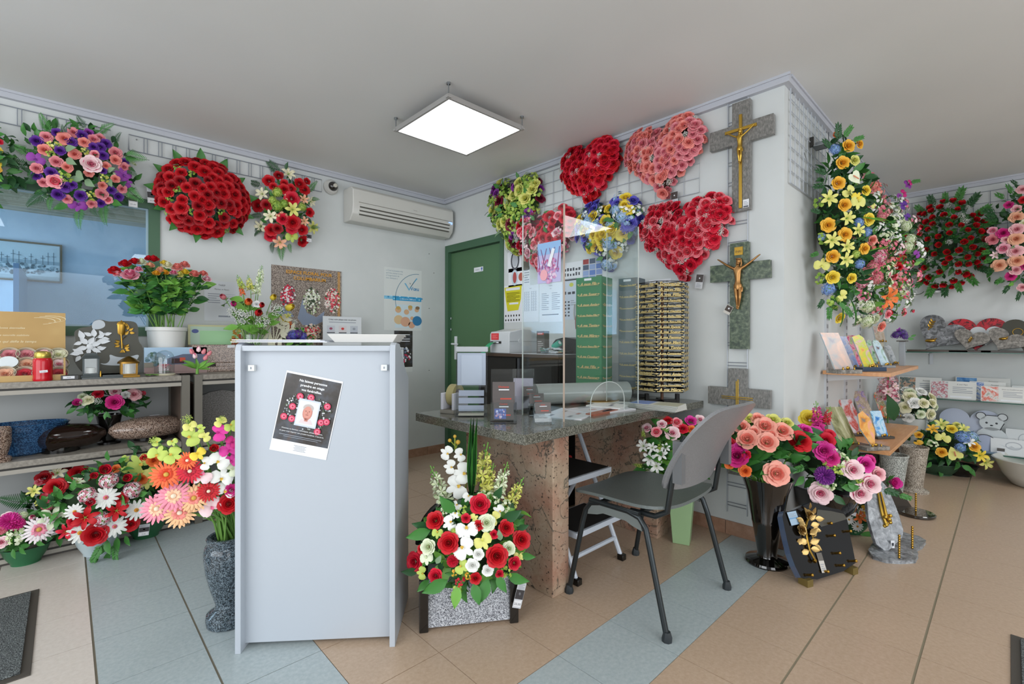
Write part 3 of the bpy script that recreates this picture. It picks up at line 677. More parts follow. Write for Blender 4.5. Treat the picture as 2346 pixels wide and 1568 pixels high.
# lectern ---------------------------------------------------------
PA = Vector((.437, 1.889, 0)); PB_ = Vector((.871, 1.535, 0)); pu = (PB_-PA); PW = pu.length; pu.normalize(); pv = Vector((-pu.y, pu.x, 0))
PM = Matrix(((pu.x, pv.x, 0, PA.x), (pu.y, pv.y, 0, PA.y), (0, 0, 1, 0), (0, 0, 0, 1)))   # local x along the front, y away from the camera
LW = mat('#b2b9c1', .32, name='white_laminate')
t = thing('lectern', 'tall white reception lectern with a memorial poster taped to its front', 'lectern', PM)
prof = [(0, 0), (.335, 0), (.335, .955), (.24, 1.0), (.10, 1.103), (.03, 1.108), (.008, 1.100), (0, 1.08)]
for x in (0, PW-.02): build('side_panel', MB().add([(x, a, b) for a, b in prof]+[(x+.02, a, b) for a, b in prof], [tuple(range(8))[::-1], tuple(range(8, 16))]+[(i, (i+1) % 8, 8+(i+1) % 8, 8+i) for i in range(8)], LW), t, bev=.0015, smooth=False)
build('front_panel', MB().box((.02, .035, .018), (PW-.02, .053, 1.079), LW), t, smooth=False)
build('back_panel', MB().box((.02, .30, .3), (PW-.02, .318, .93), LW), t, smooth=False)
build('top_board', MB().box((.02, .008, 1.078), (PW-.02, .12, 1.097), LW).add([(.02, .12, 1.085), (PW-.02, .12, 1.085), (PW-.02, .33, .955), (.02, .33, .955), (.02, .12, 1.067), (PW-.02, .12, 1.067), (PW-.02, .33, .937), (.02, .33, .937)], [(0, 1, 2, 3), (7, 6, 5, 4), (0, 4, 5, 1), (2, 6, 7, 3)], LW), t, smooth=False)
for x in (.035, PW-.055): build('corner_bracket', MB().box((x, .02, 1.005), (x+.022, .035, 1.027), mat('#dfe3e2', .5)).box((x+.009, .018, 1.012), (x+.013, .02, 1.02), GREYINK), t, bev=.001)
# poster on the lectern
n = pv; PP = PA+pv*.033
TL, TRr, BL, BR = [onp(a, b, PP, n) for a, b in ((661, 850), (787.8, 875), (613, 1029), (745.5, 1055))]
cc = (TL+TRr+BL+BR)/4; wd = ((TRr-TL).length+(BR-BL).length)/2; hh = ((TL-BL).length+(TRr-BR).length)/2
c = Card(wd, hh, mat('#e9ebee', .35), .0006); PD = noisemat('poster_dark_photo', [(.35, '#23221f'), (.5, '#3b3531'), (.62, '#4b5058'), (.72, '#5b4636')], 9, .35, 4)
c.rect(.015, .145, .985, .975, PD, 1); WT = mat('#eceef0', .5)
for i, s in enumerate(('Ne laissez personne', 'prendre en otage', 'vos funérailles.')): c.text(s, .5, .9-.055*i, .042, WT, maxw=.5, bold=.02)
c.blobs(.5, .55, .42, .23, ['#c9ccd0', '#e2e4e8', '#8f959c', '#2f3a2a', '#5b6b50'], 230, .014, 2, 3)
for u, v in ((.33, .72), (.52, .73), (.24, .58), (.83, .66), (.13, .44), (.27, .43), (.87, .47), (.78, .45), (.75, .33)):
    c.ell(u, v, .06, .042, mat('#c83a5a', .5), 20); c.ell(u, v, .04, .026, mat('#e07a90', .5), 21); c.ell(u+.005, v, .018, .012, mat('#b02a48', .5), 22)
c.rect(.33, .36, .71, .7, mat('#c3ccd6', .4), 24); c.rect(.35, .38, .69, .68, mat('#d9dee6', .4), 25)
c.ell(.52, .54, .085, .095, mat('#c9877a', .5), 27); c.ell(.52, .6, .09, .045, mat('#b9b0ac', .5), 28); c.ell(.52, .545, .073, .075, mat('#d09284', .5), 29); c.poly([(.40, .4), (.44, .455), (.6, .455), (.65, .4)], mat('#d8c9cc', .5), 26); c.rect(.49, .43, .55, .47, mat('#c08072', .5), 27)
for u in (.49, .55): c.ell(u, .557, .009, .005, mat('#5a3a34', .5), 31)
c.rect(.495, .508, .545, .514, mat('#8e4a44', .5), 31); c.rect(.515, .522, .53, .55, mat('#bd7a6c', .5), 31)
c.text('Hommes ou femmes, catholiques, athées ou autres,', .5, .30, .024, WT, 30, maxw=.86); c.text('on peut vous imposer vos pompes funèbres. C\'est la loi.', .5, .265, .024, WT, 30, maxw=.86); c.rect(.12, .225, .86, .232, GREYINK, 30); c.rect(.2, .205, .8, .211, GREYINK, 30)
for i in range(5): c.rect(.4+.02*(i % 2), .105-.016*i, .62-.02*(i % 2), .111-.016*i, GREYINK, 2)
pm = basis(cc-n*.0, (TRr-TL)+(BR-BL), (TL-BL)+(TRr-BR)); o = build('poster', c.b, None, pm, smooth=False)
tag(o, 'dark memorial poster with pink roses and a portrait, stuck crooked on the white lectern', 'poster')
# papers and tray on top of lectern
for i, (dx, dy, a, ln, lb) in enumerate([(-.02, .0, 2, .33, 'lowest sheet in the stack of white papers on the lectern top'), (-.012, .005, -1, .31, 'white sheet in the middle of the paper stack on the lectern'), (-.03, -.004, 3, .30, 'topmost white sheet of the paper stack on the lectern')]):
    z = 1.1085+.0035*i; o = build('paper_sheet', MB().box((-ln/2, -.10, 0), (ln/2, .10, .003), mat(('#dfe2ea', '#c9cdd8', '#e6e8ee')[i], .5)), None, PM@TR(.165+dx, .11+dy, z)@RZ(a), smooth=False)
    tag(o, lb, 'paper', 'papers on the lectern top')
m = MB(); a = .11; b = .14; m.lathe([(0, 0), (.9, 0), (1.0, .02), (1.06, .024), (1.06, .028), (.98, .026), (.88, .006), (0, .006)], mat('#dedcd8', .4), 4, RZ(45)@SCL((.16, .10, 1)))
m = MB(); 
def tray(m, x, y, z, w1, d1, w2, d2, h, mm):
    V = [(-w1, -d1, 0), (w1, -d1, 0), (w1, d1, 0), (-w1, d1, 0), (-w2, -d2, h), (w2, -d2, h), (w2, d2, h), (-w2, d2, h), (-w2-.008, -d2-.008, h), (w2+.008, -d2-.008, h), (w2+.008, d2+.008, h), (-w2-.008, d2+.008, h)]
    I = [(-w1, -d1, .004), (w1, -d1, .004), (w1, d1, .004), (-w1, d1, .004)]
    F = [(0, 3, 2, 1), (0, 1, 9, 8), (1, 2, 10, 9), (2, 3, 11, 10), (3, 0, 8, 11), (8, 9, 5, 4), (9, 10, 6, 5), (10, 11, 7, 6), (11, 8, 4, 7), (4, 5, 13, 12), (5, 6, 14, 13), (6, 7, 15, 14), (7, 4, 12, 15), (12, 13, 14, 15)]
    return m.add(V+I, F, mm, TR(x, y, z))
tray(m, 0, 0, 0, .105, .085, .118, .098, .03, mat('#dcdbd7', .4)); o = build('paper_tray', m, None, PM@TR(.44, .12, 1.1085), bev=.002)
tag(o, 'shallow white plastic tray on the right of the lectern top', 'tray')
# desk ------------------------------------------------------------
t = thing('desk', 'grey green granite desk top on two upright pink granite slabs', 'desk', (2.03, 1.65, 0)); b = TR(-2.03, -1.65, 0)
build('desk_top', MB().box((1.265, 1.265, .717), (2.786, 2.03, .757), G_DESK), t, b, bev=.002, smooth=False)
build('leg', MB().box((1.53, 1.355, 0), (1.637, 1.963, .717), G_PINK), t, b, bev=.003, smooth=False); build('leg', MB().box((2.417, 1.36, 0), (2.54, 1.95, .717), G_PINK), t, b, bev=.003, smooth=False)
# back cabinet
t = thing('cabinet', 'low black office cabinet with two sliding doors against the wall behind the desk', 'cabinet', (2.56, 2.35, 0)); b = TR(-2.56, -2.35, 0); KB = mat('#1c1a17', .45); KT = mat('#4a3b30', .4)
build('cabinet_body', MB().box((2.37, 2.04, 0), (2.785, 2.88, 1.0), KB), t, b, smooth=False)
build('cabinet_top', MB().box((2.345, 2.035, 1.0), (2.785, 2.89, 1.022), KT).box((2.345, 2.035, 1.0222), (2.785, 2.49, 1.0255), mat('#b9bcc0', .4)), t, b, bev=.002, smooth=False)
for y0, y1 in ((2.05, 2.43), (2.45, 2.86)):
    d = build('door', MB().box((2.36, y0, .04), (2.369, y1, .99), mat('#23211e', .35)), t, b, smooth=False)
    build('handle_strip', MB().box((2.352, y1-.025, .04), (2.36, y1-.004, .99), mat('#54565a', .3, .5)), d, smooth=False)
# chair -----------------------------------------------------------
GS = noisemat('grey_plastic', [(.3, '#565d5b'), (.5, '#5d6462'), (.7, '#646b69')], 200, .42, 4); GB = noisemat('grey_back_plastic', [(.3, '#747576'), (.5, '#7b7c7e'), (.7, '#828386')], 200, .4, 4); TUBE = mat('#34393b', .3, .6)
t = thing('visitor_chair', 'grey plastic visitor chair with black tube legs in front of the desk', 'chair', (1.89, 1.1, 0)); b = TR(-1.89, -1.1, 0)
# seat shell, x 1.64..2.13, y 0.9..1.36
def shell(m, X, Y, Z, mm, th, n=12, k=12):
    V = []; F = []
    for s in (0, 1):
        for i in range(n+1):
            for j in range(k+1):
                u = -1+2*i/n; v = -1+2*j/k; P = Vector((X(u, v), Y(u, v), Z(u, v))); V.append(P)
    o = (n+1)*(k+1)
    # thickness along the local normal of the grid
    for i in range(n+1):
        for j in range(k+1):
            a = V[min(i+1, n)*(k+1)+j]-V[max(i-1, 0)*(k+1)+j]; c_ = V[i*(k+1)+min(j+1, k)]-V[i*(k+1)+max(j-1, 0)]
            N = a.cross(c_).normalized(); V[o+i*(k+1)+j] = V[i*(k+1)+j]-N*th
    for i in range(n):
        for j in range(k):
            q = (i*(k+1)+j, (i+1)*(k+1)+j, (i+1)*(k+1)+j+1, i*(k+1)+j+1); F.append(q); F.append(tuple(o+x for x in q[::-1]))
    for i in range(n):
        F.append((i*(k+1), o+i*(k+1), o+(i+1)*(k+1), (i+1)*(k+1))); F.append((i*(k+1)+k, (i+1)*(k+1)+k, o+(i+1)*(k+1)+k, o+i*(k+1)+k))
    for j in range(k): F.append((j, j+1, o+j+1, o+j)); F.append((n*(k+1)+j, o+n*(k+1)+j, o+n*(k+1)+j+1, n*(k+1)+j+1))
    return m.add(V, F, mm)
def sq(u, v, p=.12): return 1-p*abs(v)**4, 1-p*abs(u)**4
m = MB()
shell(m, lambda u, v: 1.885+.235*u*(1-.10*abs(v)**5), lambda u, v: 1.13+.235*v*(1-.08*abs(u)**5), lambda u, v: .452+.012*u*u-.018*max(0, v)**3+.014*max(0, -v)**3-.01*(1-u*u)*(1-v*v), GS, .012, 14, 14)
build('seat', m, t, b, ang=60)
m = MB()
shell(m, lambda u, v: 1.885-.24*u*(1-.07*abs(v)**6-.07*(v > 0)*v**3), lambda u, v: .862-.045*v-.045*(v+1)**2*.5-.035*(1-u*u)*1.0+.01, lambda u, v: .695+.17*v*(1-.13*abs(u)**4)+.012, GB, .012, 14, 14)
build('backrest', m, t, b, ang=60)
for x in (1.675, 2.1): build('back_support', MB().tube([(x, 1.06, .425), (x, .95, .43), (x, .90, .46), (x, .885, .56), (x, .865, .68), (x, .83, .76)], .011, TUBE, 10).box((x-.014, .835, .58), (x+.014, .872, .74), mat('#66686a', .4)), t, b)
for x in (1.64, 2.135):
    xs = 1.622 if x < 1.8 else 2.162; 
    f = build('side_frame', MB().tube([(x, 1.24, .432), (x, 1.0, .432)], .011, TUBE, 10), t, b)
    xi = x+(.0 if x < 1.8 else -.0)
    build('leg', MB().tube([(xs, 1.34, .012), (xs*.3+x*.7, 1.275, .33), (x, 1.262, .385), (x, 1.235, .42), (x, 1.19, .432)], .0115, TUBE, 10), t, b)
    build('leg', MB().tube([(xs, .872, .012), (xs*.3+x*.7, .955, .33), (x, .972, .385), (x, 1.0, .42), (x, 1.05, .432)], .0115, TUBE, 10), t, b)
    for y in (1.34, .872): build('foot_cap', MB().lathe([(.019, 0), (.02, .012), (.014, .032), (.013, .036)], mat('#2b3033', .5), 8, TR(xs, y, 0)), t, b)
    build('side_plate', MB().prism([(1.0, .425), (1.24, .425), (1.25, .37), (1.20, .38), (1.17, .392), (1.06, .392), (1.03, .38), (.985, .37)], -.004, .004, mat('#6d7371', .45), TR(x, 0, 0)@RZ(90)), t, b, smooth=False)
build('cross_bar', MB().tube([(1.645, 1.20, .425), (2.13, 1.20, .425)], .011, TUBE, 8).tube([(1.645, 1.02, .425), (2.13, 1.02, .425)], .011, TUBE, 8), t, b)
# folding step stool under the desk -----------------------------
t = thing('step_stool', 'white folding step stool with black treads standing under the desk', 'step stool', (2.05, 1.62, 0)); b = TR(-2.05, -1.62, 0); SW = mat('#c9d0da', .35)
def tread(z, x0, x1, y0, y1): return MB().box((x0, y0, z-.03), (x1, y1, z-.004), SW).box((x0+.012, y0+.012, z-.004), (x1-.012, y1-.012, z), mat('#1c1a18', .7))
build('tread', tread(.465, 1.70, 2.06, 1.42, 1.72), t, b, bev=.004, smooth=False); build('tread', tread(.235, 1.70, 2.06, 1.36, 1.60), t, b, bev=.004, smooth=False)
for x in (1.70, 2.06):
    build('front_leg', MB().tube([(x, 1.36, .01), (x, 1.62, .68-.1), (x, 1.66, .66)], .012, SW, 8), t, b); build('rear_leg', MB().tube([(x, 1.86, .01), (x, 1.60, .43)], .012, SW, 8), t, b)
    build('foot', MB().box((x-.016, 1.34, 0), (x+.016, 1.375, .03), BLACK).box((x-.016, 1.85, 0), (x+.016, 1.885, .03), BLACK), t, b, bev=.003)
    build('brace', MB().tube([(x, 1.42, .44), (x, 1.50, .235)], .004, CHROME, 6).ball((x, 1.70, .46), (.014, .014, .014), mat('#b0282a', .4), 8, 6), t, b)
build('foot_bar', MB().tube([(1.70, 1.40, .1), (2.06, 1.40, .1)], .011, SW, 8), t, b)
# ================================================================ WALL AND DESK EQUIPMENT
# label printer on the cabinet, its green ribbon
LP = mat('#c4c8ca', .4)
a = onx(1112, 808, 2.36); 
t = thing('label_printer', 'light grey label printer with a red front sticker and a green ribbon coming out', 'printer', (2.42, 2.62, 1.0225)); 
pr_ = [(-.06, 0), (.24, 0), (.245, .02), (.24, .12), (.21, .165), (.16, .18), (.08, .185), (.0, .168), (-.05, .162), (-.06, .14)]
m = MB().add([(x, -.10, z) for x, z in pr_]+[(x, .115, z) for x, z in pr_], [tuple(range(10)), tuple(range(19, 9, -1))]+[(i, 10+i, 10+(i+1) % 10, (i+1) % 10) for i in range(10)], LP)
build('housing', m, t, bev=.006, label='light grey plastic housing')
c = Card(.085, .05, mat('#d63a40', .4)); c.lines(.15, .25, .85, .85, 4, mat('#ef8a8a', .5)); build('sticker', c.b, t, basis((-.0615, .055, .125), (0, -1, 0), (0, 0, 1)), smooth=False, label='red sticker')
build('outlet', MB().box((-.064, -.015, .072), (-.06, .105, .09), DARK).box((-.066, .01, .076), (-.064, .07, .086), PAPER), t, smooth=False)
m = MB(); V = []
for i in range(9):
    q = i/8; V += [(-.062-.12*q, .08+.03*q*q, .082-.14*q*q+.02*q), (-.062-.12*q, .03+.03*q*q, .082-.14*q*q+.02*q)]
m.add(V, [(2*i, 2*i+1, 2*i+3, 2*i+2) for i in range(8)], mat('#2f9a6a', .25)); m.add([(x+.0006, y, z+.001) for x, y, z in V], [(2*i, 2*i+2, 2*i+3, 2*i+1) for i in range(8)], mat('#2f9a6a', .25)); build('ribbon', m, t, label='green satin ribbon')
build('latch', MB().lathe([(.018, 0), (.018, .006)], LP, 12, TR(-.0+.05, -.10, .09)@RX(90)).box((-.055, -.102, .088), (.238, -.10, .091), mat('#8f9496', .5)), t)
t = thing('office_printer', 'black office printer with a rounded lid at the right end of the cabinet', 'printer', (2.64, 2.135, 1.026))
build('printer_body', MB().prism([(-.13, 0), (.13, 0), (.13, .07), (.10, .10), (.02, .115), (-.09, .10), (-.13, .06)], -.09, .09, mat('#1b1a19', .35), RZ(90)@Matrix.Identity(4)), t, bev=.004)
build('paper_tray', MB().box((-.13, -.06, .01), (-.09, .06, .02), mat('#2b2a29', .4)), t)
# brochure stand and bits on cabinet
def stand_card(lab, P, w_, h, lean, face, yaw, lines=True):
    c = Card(w_, h, mat('#57524e', .4), .003); c.rect(.1, .83, .9, .92, mat('#c0483a', .5)); c.rect(.15, .86, .75, .89, PAPER, 2); c.lines(.15, .1, .85, .6, 6, mat('#b9b5b0', .5)); return c
c = stand_card('', None, .075, .16, 8, None, 0); t = thing('brochure', 'grey folded brochure standing upright on the cabinet beside the label printer', 'brochure', MBW((2.46, 2.30, 1.026)))
build('cover', c.b, t, TR(0, 0, .08), smooth=False); build('back_leaf', MB().box((.0375, 0, 0), (.0385, .05, .16), mat('#6d665f', .4)), t, RZ(0), smooth=False)
R = random.Random(11); m = MB()
for i in range(26):
    P = (2.38+R.uniform(0, .09), 2.06+R.uniform(.02, .17), 1.032+R.uniform(0, .035)); q = R.choice(['#c9ccd0', '#8fa3ab', '#c7a982', '#9a8f86', '#5f8f80'])
    m.box((-.03, -.004, -.003), (.03, .004, .003), mat(q, .4), TR(P)@RZ(R.uniform(0, 180))@RX(R.uniform(-30, 30)))
o = build('ribbon_scraps', m, None, smooth=False); tag(o, 'heap of silvery and beige ribbon bits on the cabinet top', 'ribbon bits'); o['kind'] = 'stuff'
t = thing('ribbon_spool', 'small green ribbon spool lying on the bits on the cabinet', 'spool', TR(2.43, 2.12, 1.088)@RX(60)); build('spool', MB().lathe([(.022, -.03), (.022, .03)], mat('#2f9f86', .3), 14).lathe([(.012, -.032), (.012, .032)], PAPER, 10), t)
# air conditioner ------------------------------------------------
p0 = ony(786, 430, YA-.1); x0, x1 = 1.73, 2.755; z1, z0 = 2.405, 2.125
t = thing('air_conditioner', 'white wall mounted air conditioner near the ceiling corner', 'air conditioner', MA(((x0+x1)/2, YA, (z0+z1)/2))); W = (x1-x0)/2; H2 = (z1-z0)/2; AC = mat('#cdccc6', .35)
pf = [(0, -H2), (0, H2), (-.15, H2), (-.185, H2-.03), (-.19, -.02), (-.175, -H2+.05), (-.12, -H2), (-.03, -H2-.0)]
m = MB(); n = len(pf); m.add([(-W, y, z) for y, z in pf]+[(W, y, z) for y, z in pf], [tuple(range(n)), tuple(range(2*n-1, n-1, -1))]+[(i, n+i, n+(i+1) % n, (i+1) % n) for i in range(n)], AC); build('housing', m, t, bev=.008)
build('front_seam', MB().box((-W+.05, -.193, .005), (W-.02, -.188, .009), mat('#8f8c83', .5)), t, smooth=False)
m = MB()
for k, z in enumerate((-.035, -.065, -.095)): m.box((-W+.06, -.192+.006*k, z), (W-.05, -.182+.006*k, z+.008), mat('#55534c', .5)); m.box((-W+.055, -.2+.006*k, z+.008), (W-.045, -.185+.006*k, z+.022), AC)
build('louvre', m, t, smooth=False)
c = Card(.07, .014, mat('#cfcec8', .4), .0005); c.text('Panasonic', .5, .2, .7, INK, maxw=.95); build('maker_name', c.b, t, TR(.08, -.192, .04), smooth=False)
build('indicator', MB().box((W-.06, -.196, -.02), (W-.02, -.186, .0), mat('#8fb0e8', .3, emit=1.2)), t, smooth=False)
# security camera dome
P = ony(757, 430, YA); t = thing('security_camera', 'round white dome security camera on the wall left of the air conditioner', 'security camera', MA(P))
build('base', MB().lathe([(0, 0), (.062, 0), (.062, .02), (.05, .035), (0, .035)], mat('#c3c2bd', .4), 24, RX(90)), t); build('dome', MB().lathe([(.04, .03), (.036, .05), (.02, .064), (0, .068)], mat('#24211e', .1, coat=1.), 20, TR(.008, 0, .004)@RX(90)), t); build('lens', MB().lathe([(.016, .0), (.016, .01), (0, .012)], mat('#c9c5b8', .3), 12, TR(.012, -.066, .004)@RX(90)), t)
# posters on back wall --------------------------------------------
def wcardA(px0, py0, px1, py1, base, t=.001, Y=YA-.0012):
    a = ony(px0, py0, Y); b_ = ony(px1, py1, Y); return Card(b_.x-a.x, a.z-b_.z, base, t), MA(((a.x+b_.x)/2, Y, (a.z+b_.z)/2))
def wcardB(px0, py0, px1, py1, base, t=.001, X=XB-.0012):
    a = onx(px0, py0, X); b_ = onx(px1, py1, X); return Card(a.y-b_.y, a.z-b_.z, base, t), MBW((X, (a.y+b_.y)/2, (a.z+b_.z)/2))
c, M = wcardA(880, 611, 966, 758, mat('#d8dcda', .5)); BL_ = mat('#4aa3cc', .5)
for i, s in enumerate(("« C'est la première fois", "qu'il faut penser à tout,", "à l'organisation de", "mes obsèques »")): c.text(s, .05, .94-.04*i, .032, mat('#6f8fa0', .5), al=0, maxw=.55)
for i in range(20):
    a0, a1 = radians(88+5.6*i), radians(88+5.6*(i+1)); c.poly([(.9+.62*cos(a0), .5+.44*sin(a0)), (.9+.62*cos(a1), .5+.44*sin(a1)), (.9+.608*cos(a1), .5+.432*sin(a1)), (.9+.608*cos(a0), .5+.432*sin(a0))], mat('#4d7f98', .5), 2)
c.rect(.28, .04, .98, .42, mat('#cfe0e8', .5), 1); c.text('le', .68, .76, .04, INK); c.text('Vœu', .8, .66, .085, mat('#3f88b8', .5), maxw=.4, bold=.02); c.poly([(.52, .77), (.56, .77), (.65, .68), (.88, .86), (.85, .87), (.65, .65)], mat('#6fb6da', .5), 3)
c.rect(.0, .495, .3, .545, mat('#7fc0e0', .5), 1); c.rect(.22, .48, .99, .55, mat('#3d9fd0', .5), 2)
for i in range(14): c.ell(.03+.075*i, .53+.02*(i % 3-1), .022, .013, mat(('#8fd0ea', '#3a8fc0', '#bfe3f2')[i % 3], .5), 3)
c.text('Le Contrat Obsèques', .62, .5, .034, PAPER, 5, maxw=.68)
for u, v, r, k in ((.36, .33, .08, 0), (.37, .17, .12, 1), (.58, .3, .07, 0), (.55, .14, .13, 2), (.68, .36, .055, 0), (.86, .34, .06, 0), (.87, .16, .13, 3), (.73, .2, .05, 0), (.72, .09, .09, 2)):
    c.ell(u, v, r, r*.62, mat(('#d9b08a', '#dcc095', '#d8a88c', '#3a7fae')[k], .5), 6+k*.1)
for u, v in ((.36, .36), (.88, .375), (.68, .385)): c.ell(u, v, .06, .028, mat(('#c9a860', '#3a2c24', '#8a7058')[int(u*10) % 3], .5), 8)
o = build('poster', c.b, None, M, smooth=False); tag(o, 'white and blue insurance poster with a smiling family, right of the lectern', 'poster')
c, M = wcardA(903, 758, 945, 852, mat('#d8dcda', .5)); c.rect(0, .12, 1, 1, PD); c.lines(.15, .74, .85, .95, 4, PAPER, 2); c.blobs(.5, .4, .4, .2, ['#d9dce0', '#c83a5a', '#6f7f9a', '#e2e4e8'], 60, .05, 2); c.rect(.05, .15, .5, .55, mat('#dcdfe4', .4), 7); c.ell(.28, .4, .12, .1, mat('#c0485a', .5), 8)
o = build('flyer', c.b, None, M, smooth=False); tag(o, 'small dark flyer pinned below the blue insurance poster', 'flyer')
c, M = wcardA(622, 606, 782, 800, noisemat('brown_speckled_print', [(.35, '#4e423b'), (.47, '#7d6e64'), (.55, '#958679'), (.66, '#b3a69a')], 220, .5, 6, vor=260), .006, YA-.008); GO = mat('#d99a2e', .5)
c.text('ESPACE FLORAL POUR', .52, .915, .055, GO, 30, maxw=.72, bold=.02); c.text('COLUMBARIUM', .52, .845, .055, GO, 30, maxw=.5, bold=.02)
c.rect(.945, .3, .955, .99, GO); c.rect(.965, .3, .975, .99, GO)
for pts in ([(.35, .38), (.42, .62), (.48, .45), (.62, .4), (.74, .48), (.72, .35), (.55, .28), (.42, .3)], [(.05, .45), (.1, .5), (.22, .5), (.3, .4), (.2, .36)]): c.poly(pts, mat('#8592a8', .5), 1)
for u, v, ru, rv, cs in ((.22, .64, .1, .14, ['#d9304a', '#b81f3a', '#e9e0e2', '#7a2a4a', '#2f3f2a', '#c8284a']), (.55, .6, .12, .17, ['#e8eadc', '#d6dcc0', '#3a4a30', '#f0f0e8', '#a9b888']), (.86, .62, .12, .17, ['#e0606a', '#e8dcd0', '#c83a4a', '#4a5a3a', '#f0e0d8']), (.55, .2, .13, .12, ['#d9304a', '#e8b090', '#f0d8c8', '#2f3f2a', '#d8c8a8'])):
    c.blobs(u, v, ru*1.0, rv*.95, cs, 150, .015, 3, int(u*100))
    for s in (.55,): c.blobs(u, v+rv*.1, ru*s, rv*s, cs[:3], 40, .018, 12, int(u*90)+3)
o = build('poster', c.b, None, M, smooth=False); tag(o, 'brown speckled poster reading Espace Floral pour Columbarium with four flower sprays', 'poster')
c, M = wcardA(468, 642, 547, 737, mat('#cfd3d8', .25)); c.text('TARIF', .5, .88, .06, INK); c.text('Plantes et fleurs', .5, .78, .05, INK, maxw=.6); c.lines(.1, .45, .45, .72, 5, GREYINK); c.lines(.55, .45, .9, .72, 5, mat('#b9bec6', .5)); c.rect(.4, .1, .75, .14, GREYINK)
o = build('price_list', c.b, None, M, smooth=False); tag(o, 'white price list in a plastic sleeve on the wall behind the tulip vase', 'price list')
# sheets beside the green door -------------------------------------
def lines_in(c, u0, v0, u1, v1, n): c.lines(u0, v0, u1, v1, n, GREYINK)
c, M = wcardB(1163, 575, 1213, 618, PAPER); c.ring(.35, .5, .2, .42, .07, mat('#55565c', .5)); c.ell(.35, .5, .12, .28, mat('#b9bcc2', .5)); c.rect(.66, .02, .98, .98, mat('#6b655a', .5)); c.ell(.8, .6, .1, .22, mat('#b39a82', .5), 3)
o = build('notice', c.b, None, M, smooth=False); tag(o, 'notice with an oval portrait, highest sheet right of the green door', 'notice', 'sheets pinned by the green door')
c, M = wcardB(1165, 617, 1214, 654, PAPER); c.ell(.3, .5, .16, .42, mat('#c3d2dc', .5)); c.ell(.3, .5, .09, .3, mat('#b0504e', .5), 2); c.ell(.6, .5, .12, .22, mat('#b5604e', .5)); lines_in(c, .75, .15, .97, .9, 6)
o = build('notice', c.b, None, M, smooth=False); tag(o, 'notice with an oval medallion and a small red heart, above the yellow sheet', 'notice', 'sheets pinned by the green door')
c, M = wcardB(1155, 656, 1196, 738, PAPER); YE = mat('#d3cc2a', .5); c.poly([(.02, .95), (.98, .97), (.95, .62), (.8, .32), (.2, .3), (.1, .6)], YE); c.rect(.1, .86, .88, .93, PAPER, 2); lines_in(c, .15, .56, .88, .82, 8); c.rect(.3, .48, .8, .53, PAPER, 2)
for i in range(12): c.ell(.1+.15*(i % 6), .18-.12*(i//6), .035, .03, DARK)
o = build('notice', c.b, None, M, smooth=False); tag(o, 'bright yellow notice beside the green door frame', 'notice', 'sheets pinned by the green door')
c, M = wcardB(1197, 656, 1234, 737, PAPER); c.text('Tarif', .5, .9, .04, INK)
for k in range(2):
    for q in range(3): c.lines(.12+.43*k+.12*q, .3, .2+.43*k+.12*q, .84, 22, GREYINK, frac=.5)
o = build('price_list', c.b, None, M, smooth=False); tag(o, 'white price table of narrow figure columns, just right of the yellow notice', 'price list', 'sheets pinned by the green door')
c, M = wcardB(1236, 652, 1288, 737, PAPER); c.text('TARIFS', .5, .92, .04, INK); c.text('2019', .5, .85, .03, INK); lines_in(c, .1, .32, .42, .78, 9); lines_in(c, .55, .32, .9, .78, 9); c.rect(.12, .18, .85, .2, INK)
o = build('price_list', c.b, None, M, smooth=False); tag(o, 'white price list in a clear sleeve below the pink and red flower heart', 'price list', 'sheets pinned by the green door')
def icons(c, u0, v0, u1, v1, nx, ny, s, seed=1, m=None):
    R = random.Random(seed)
    for i in range(nx):
        for j in range(ny): c.rect(u0+(u1-u0)*i/nx, v0+(v1-v0)*j/ny, u0+(u1-u0)*(i+s*R.uniform(.7, 1))/nx, v0+(v1-v0)*(j+s*R.uniform(.6, 1))/ny, m or INK)
c, M = wcardB(1291, 604, 1334, 640, PAPER); icons(c, .05, .25, .95, .8, 6, 2, .7); lines_in(c, .1, .05, .8, .15, 1); o = build('notice', c.b, None, M, smooth=False); tag(o, 'white sheet with two rows of black letter samples behind the clear screen', 'notice', 'sheets pinned behind the clear screen')
c, M = wcardB(1290, 641, 1322, 732, mat('#c9d2de', .5)); c.ell(.6, .85, .15, .05, mat('#c9cc5a', .5)); icons(c, .05, .62, .95, .72, 3, 1, .8); icons(c, .1, .08, .6, .5, 2, 5, .6, 2); lines_in(c, .55, .35, .9, .5, 3); o = build('notice', c.b, None, M, smooth=False); tag(o, 'pale blue sheet of small black emblems left of the green ornament stand', 'notice', 'sheets pinned behind the clear screen')
c, M = wcardB(1335, 594, 1381, 642, mat('#c4c8d0', .5))
for i in range(3):
    for j in range(4): c.rect(.02+.33*i, .02+.245*j, .31+.33*i, .23+.245*j, mat(['#5f7fc0', '#6a6672', '#4c5a72', '#7f95c8', '#5a5560', '#8fa5d0', '#487058', '#a03a3a'][(i*3+j*5) % 8], .5))
o = build('notice', c.b, None, M, smooth=False); tag(o, 'sheet of blue, grey and red colour tiles below the yellow and blue heart', 'notice', 'sheets pinned behind the clear screen')
c, M = wcardB(1487, 643, 1537, 656, PAPER); c.text('Sur commande 48h', .5, .55, .32, INK, maxw=.8); c.rect(.1, .2, .9, .26, GREYINK)
o = build('notice', c.b, None, M, smooth=False); tag(o, 'narrow white strip of text on the wall above the black carousel', 'notice')
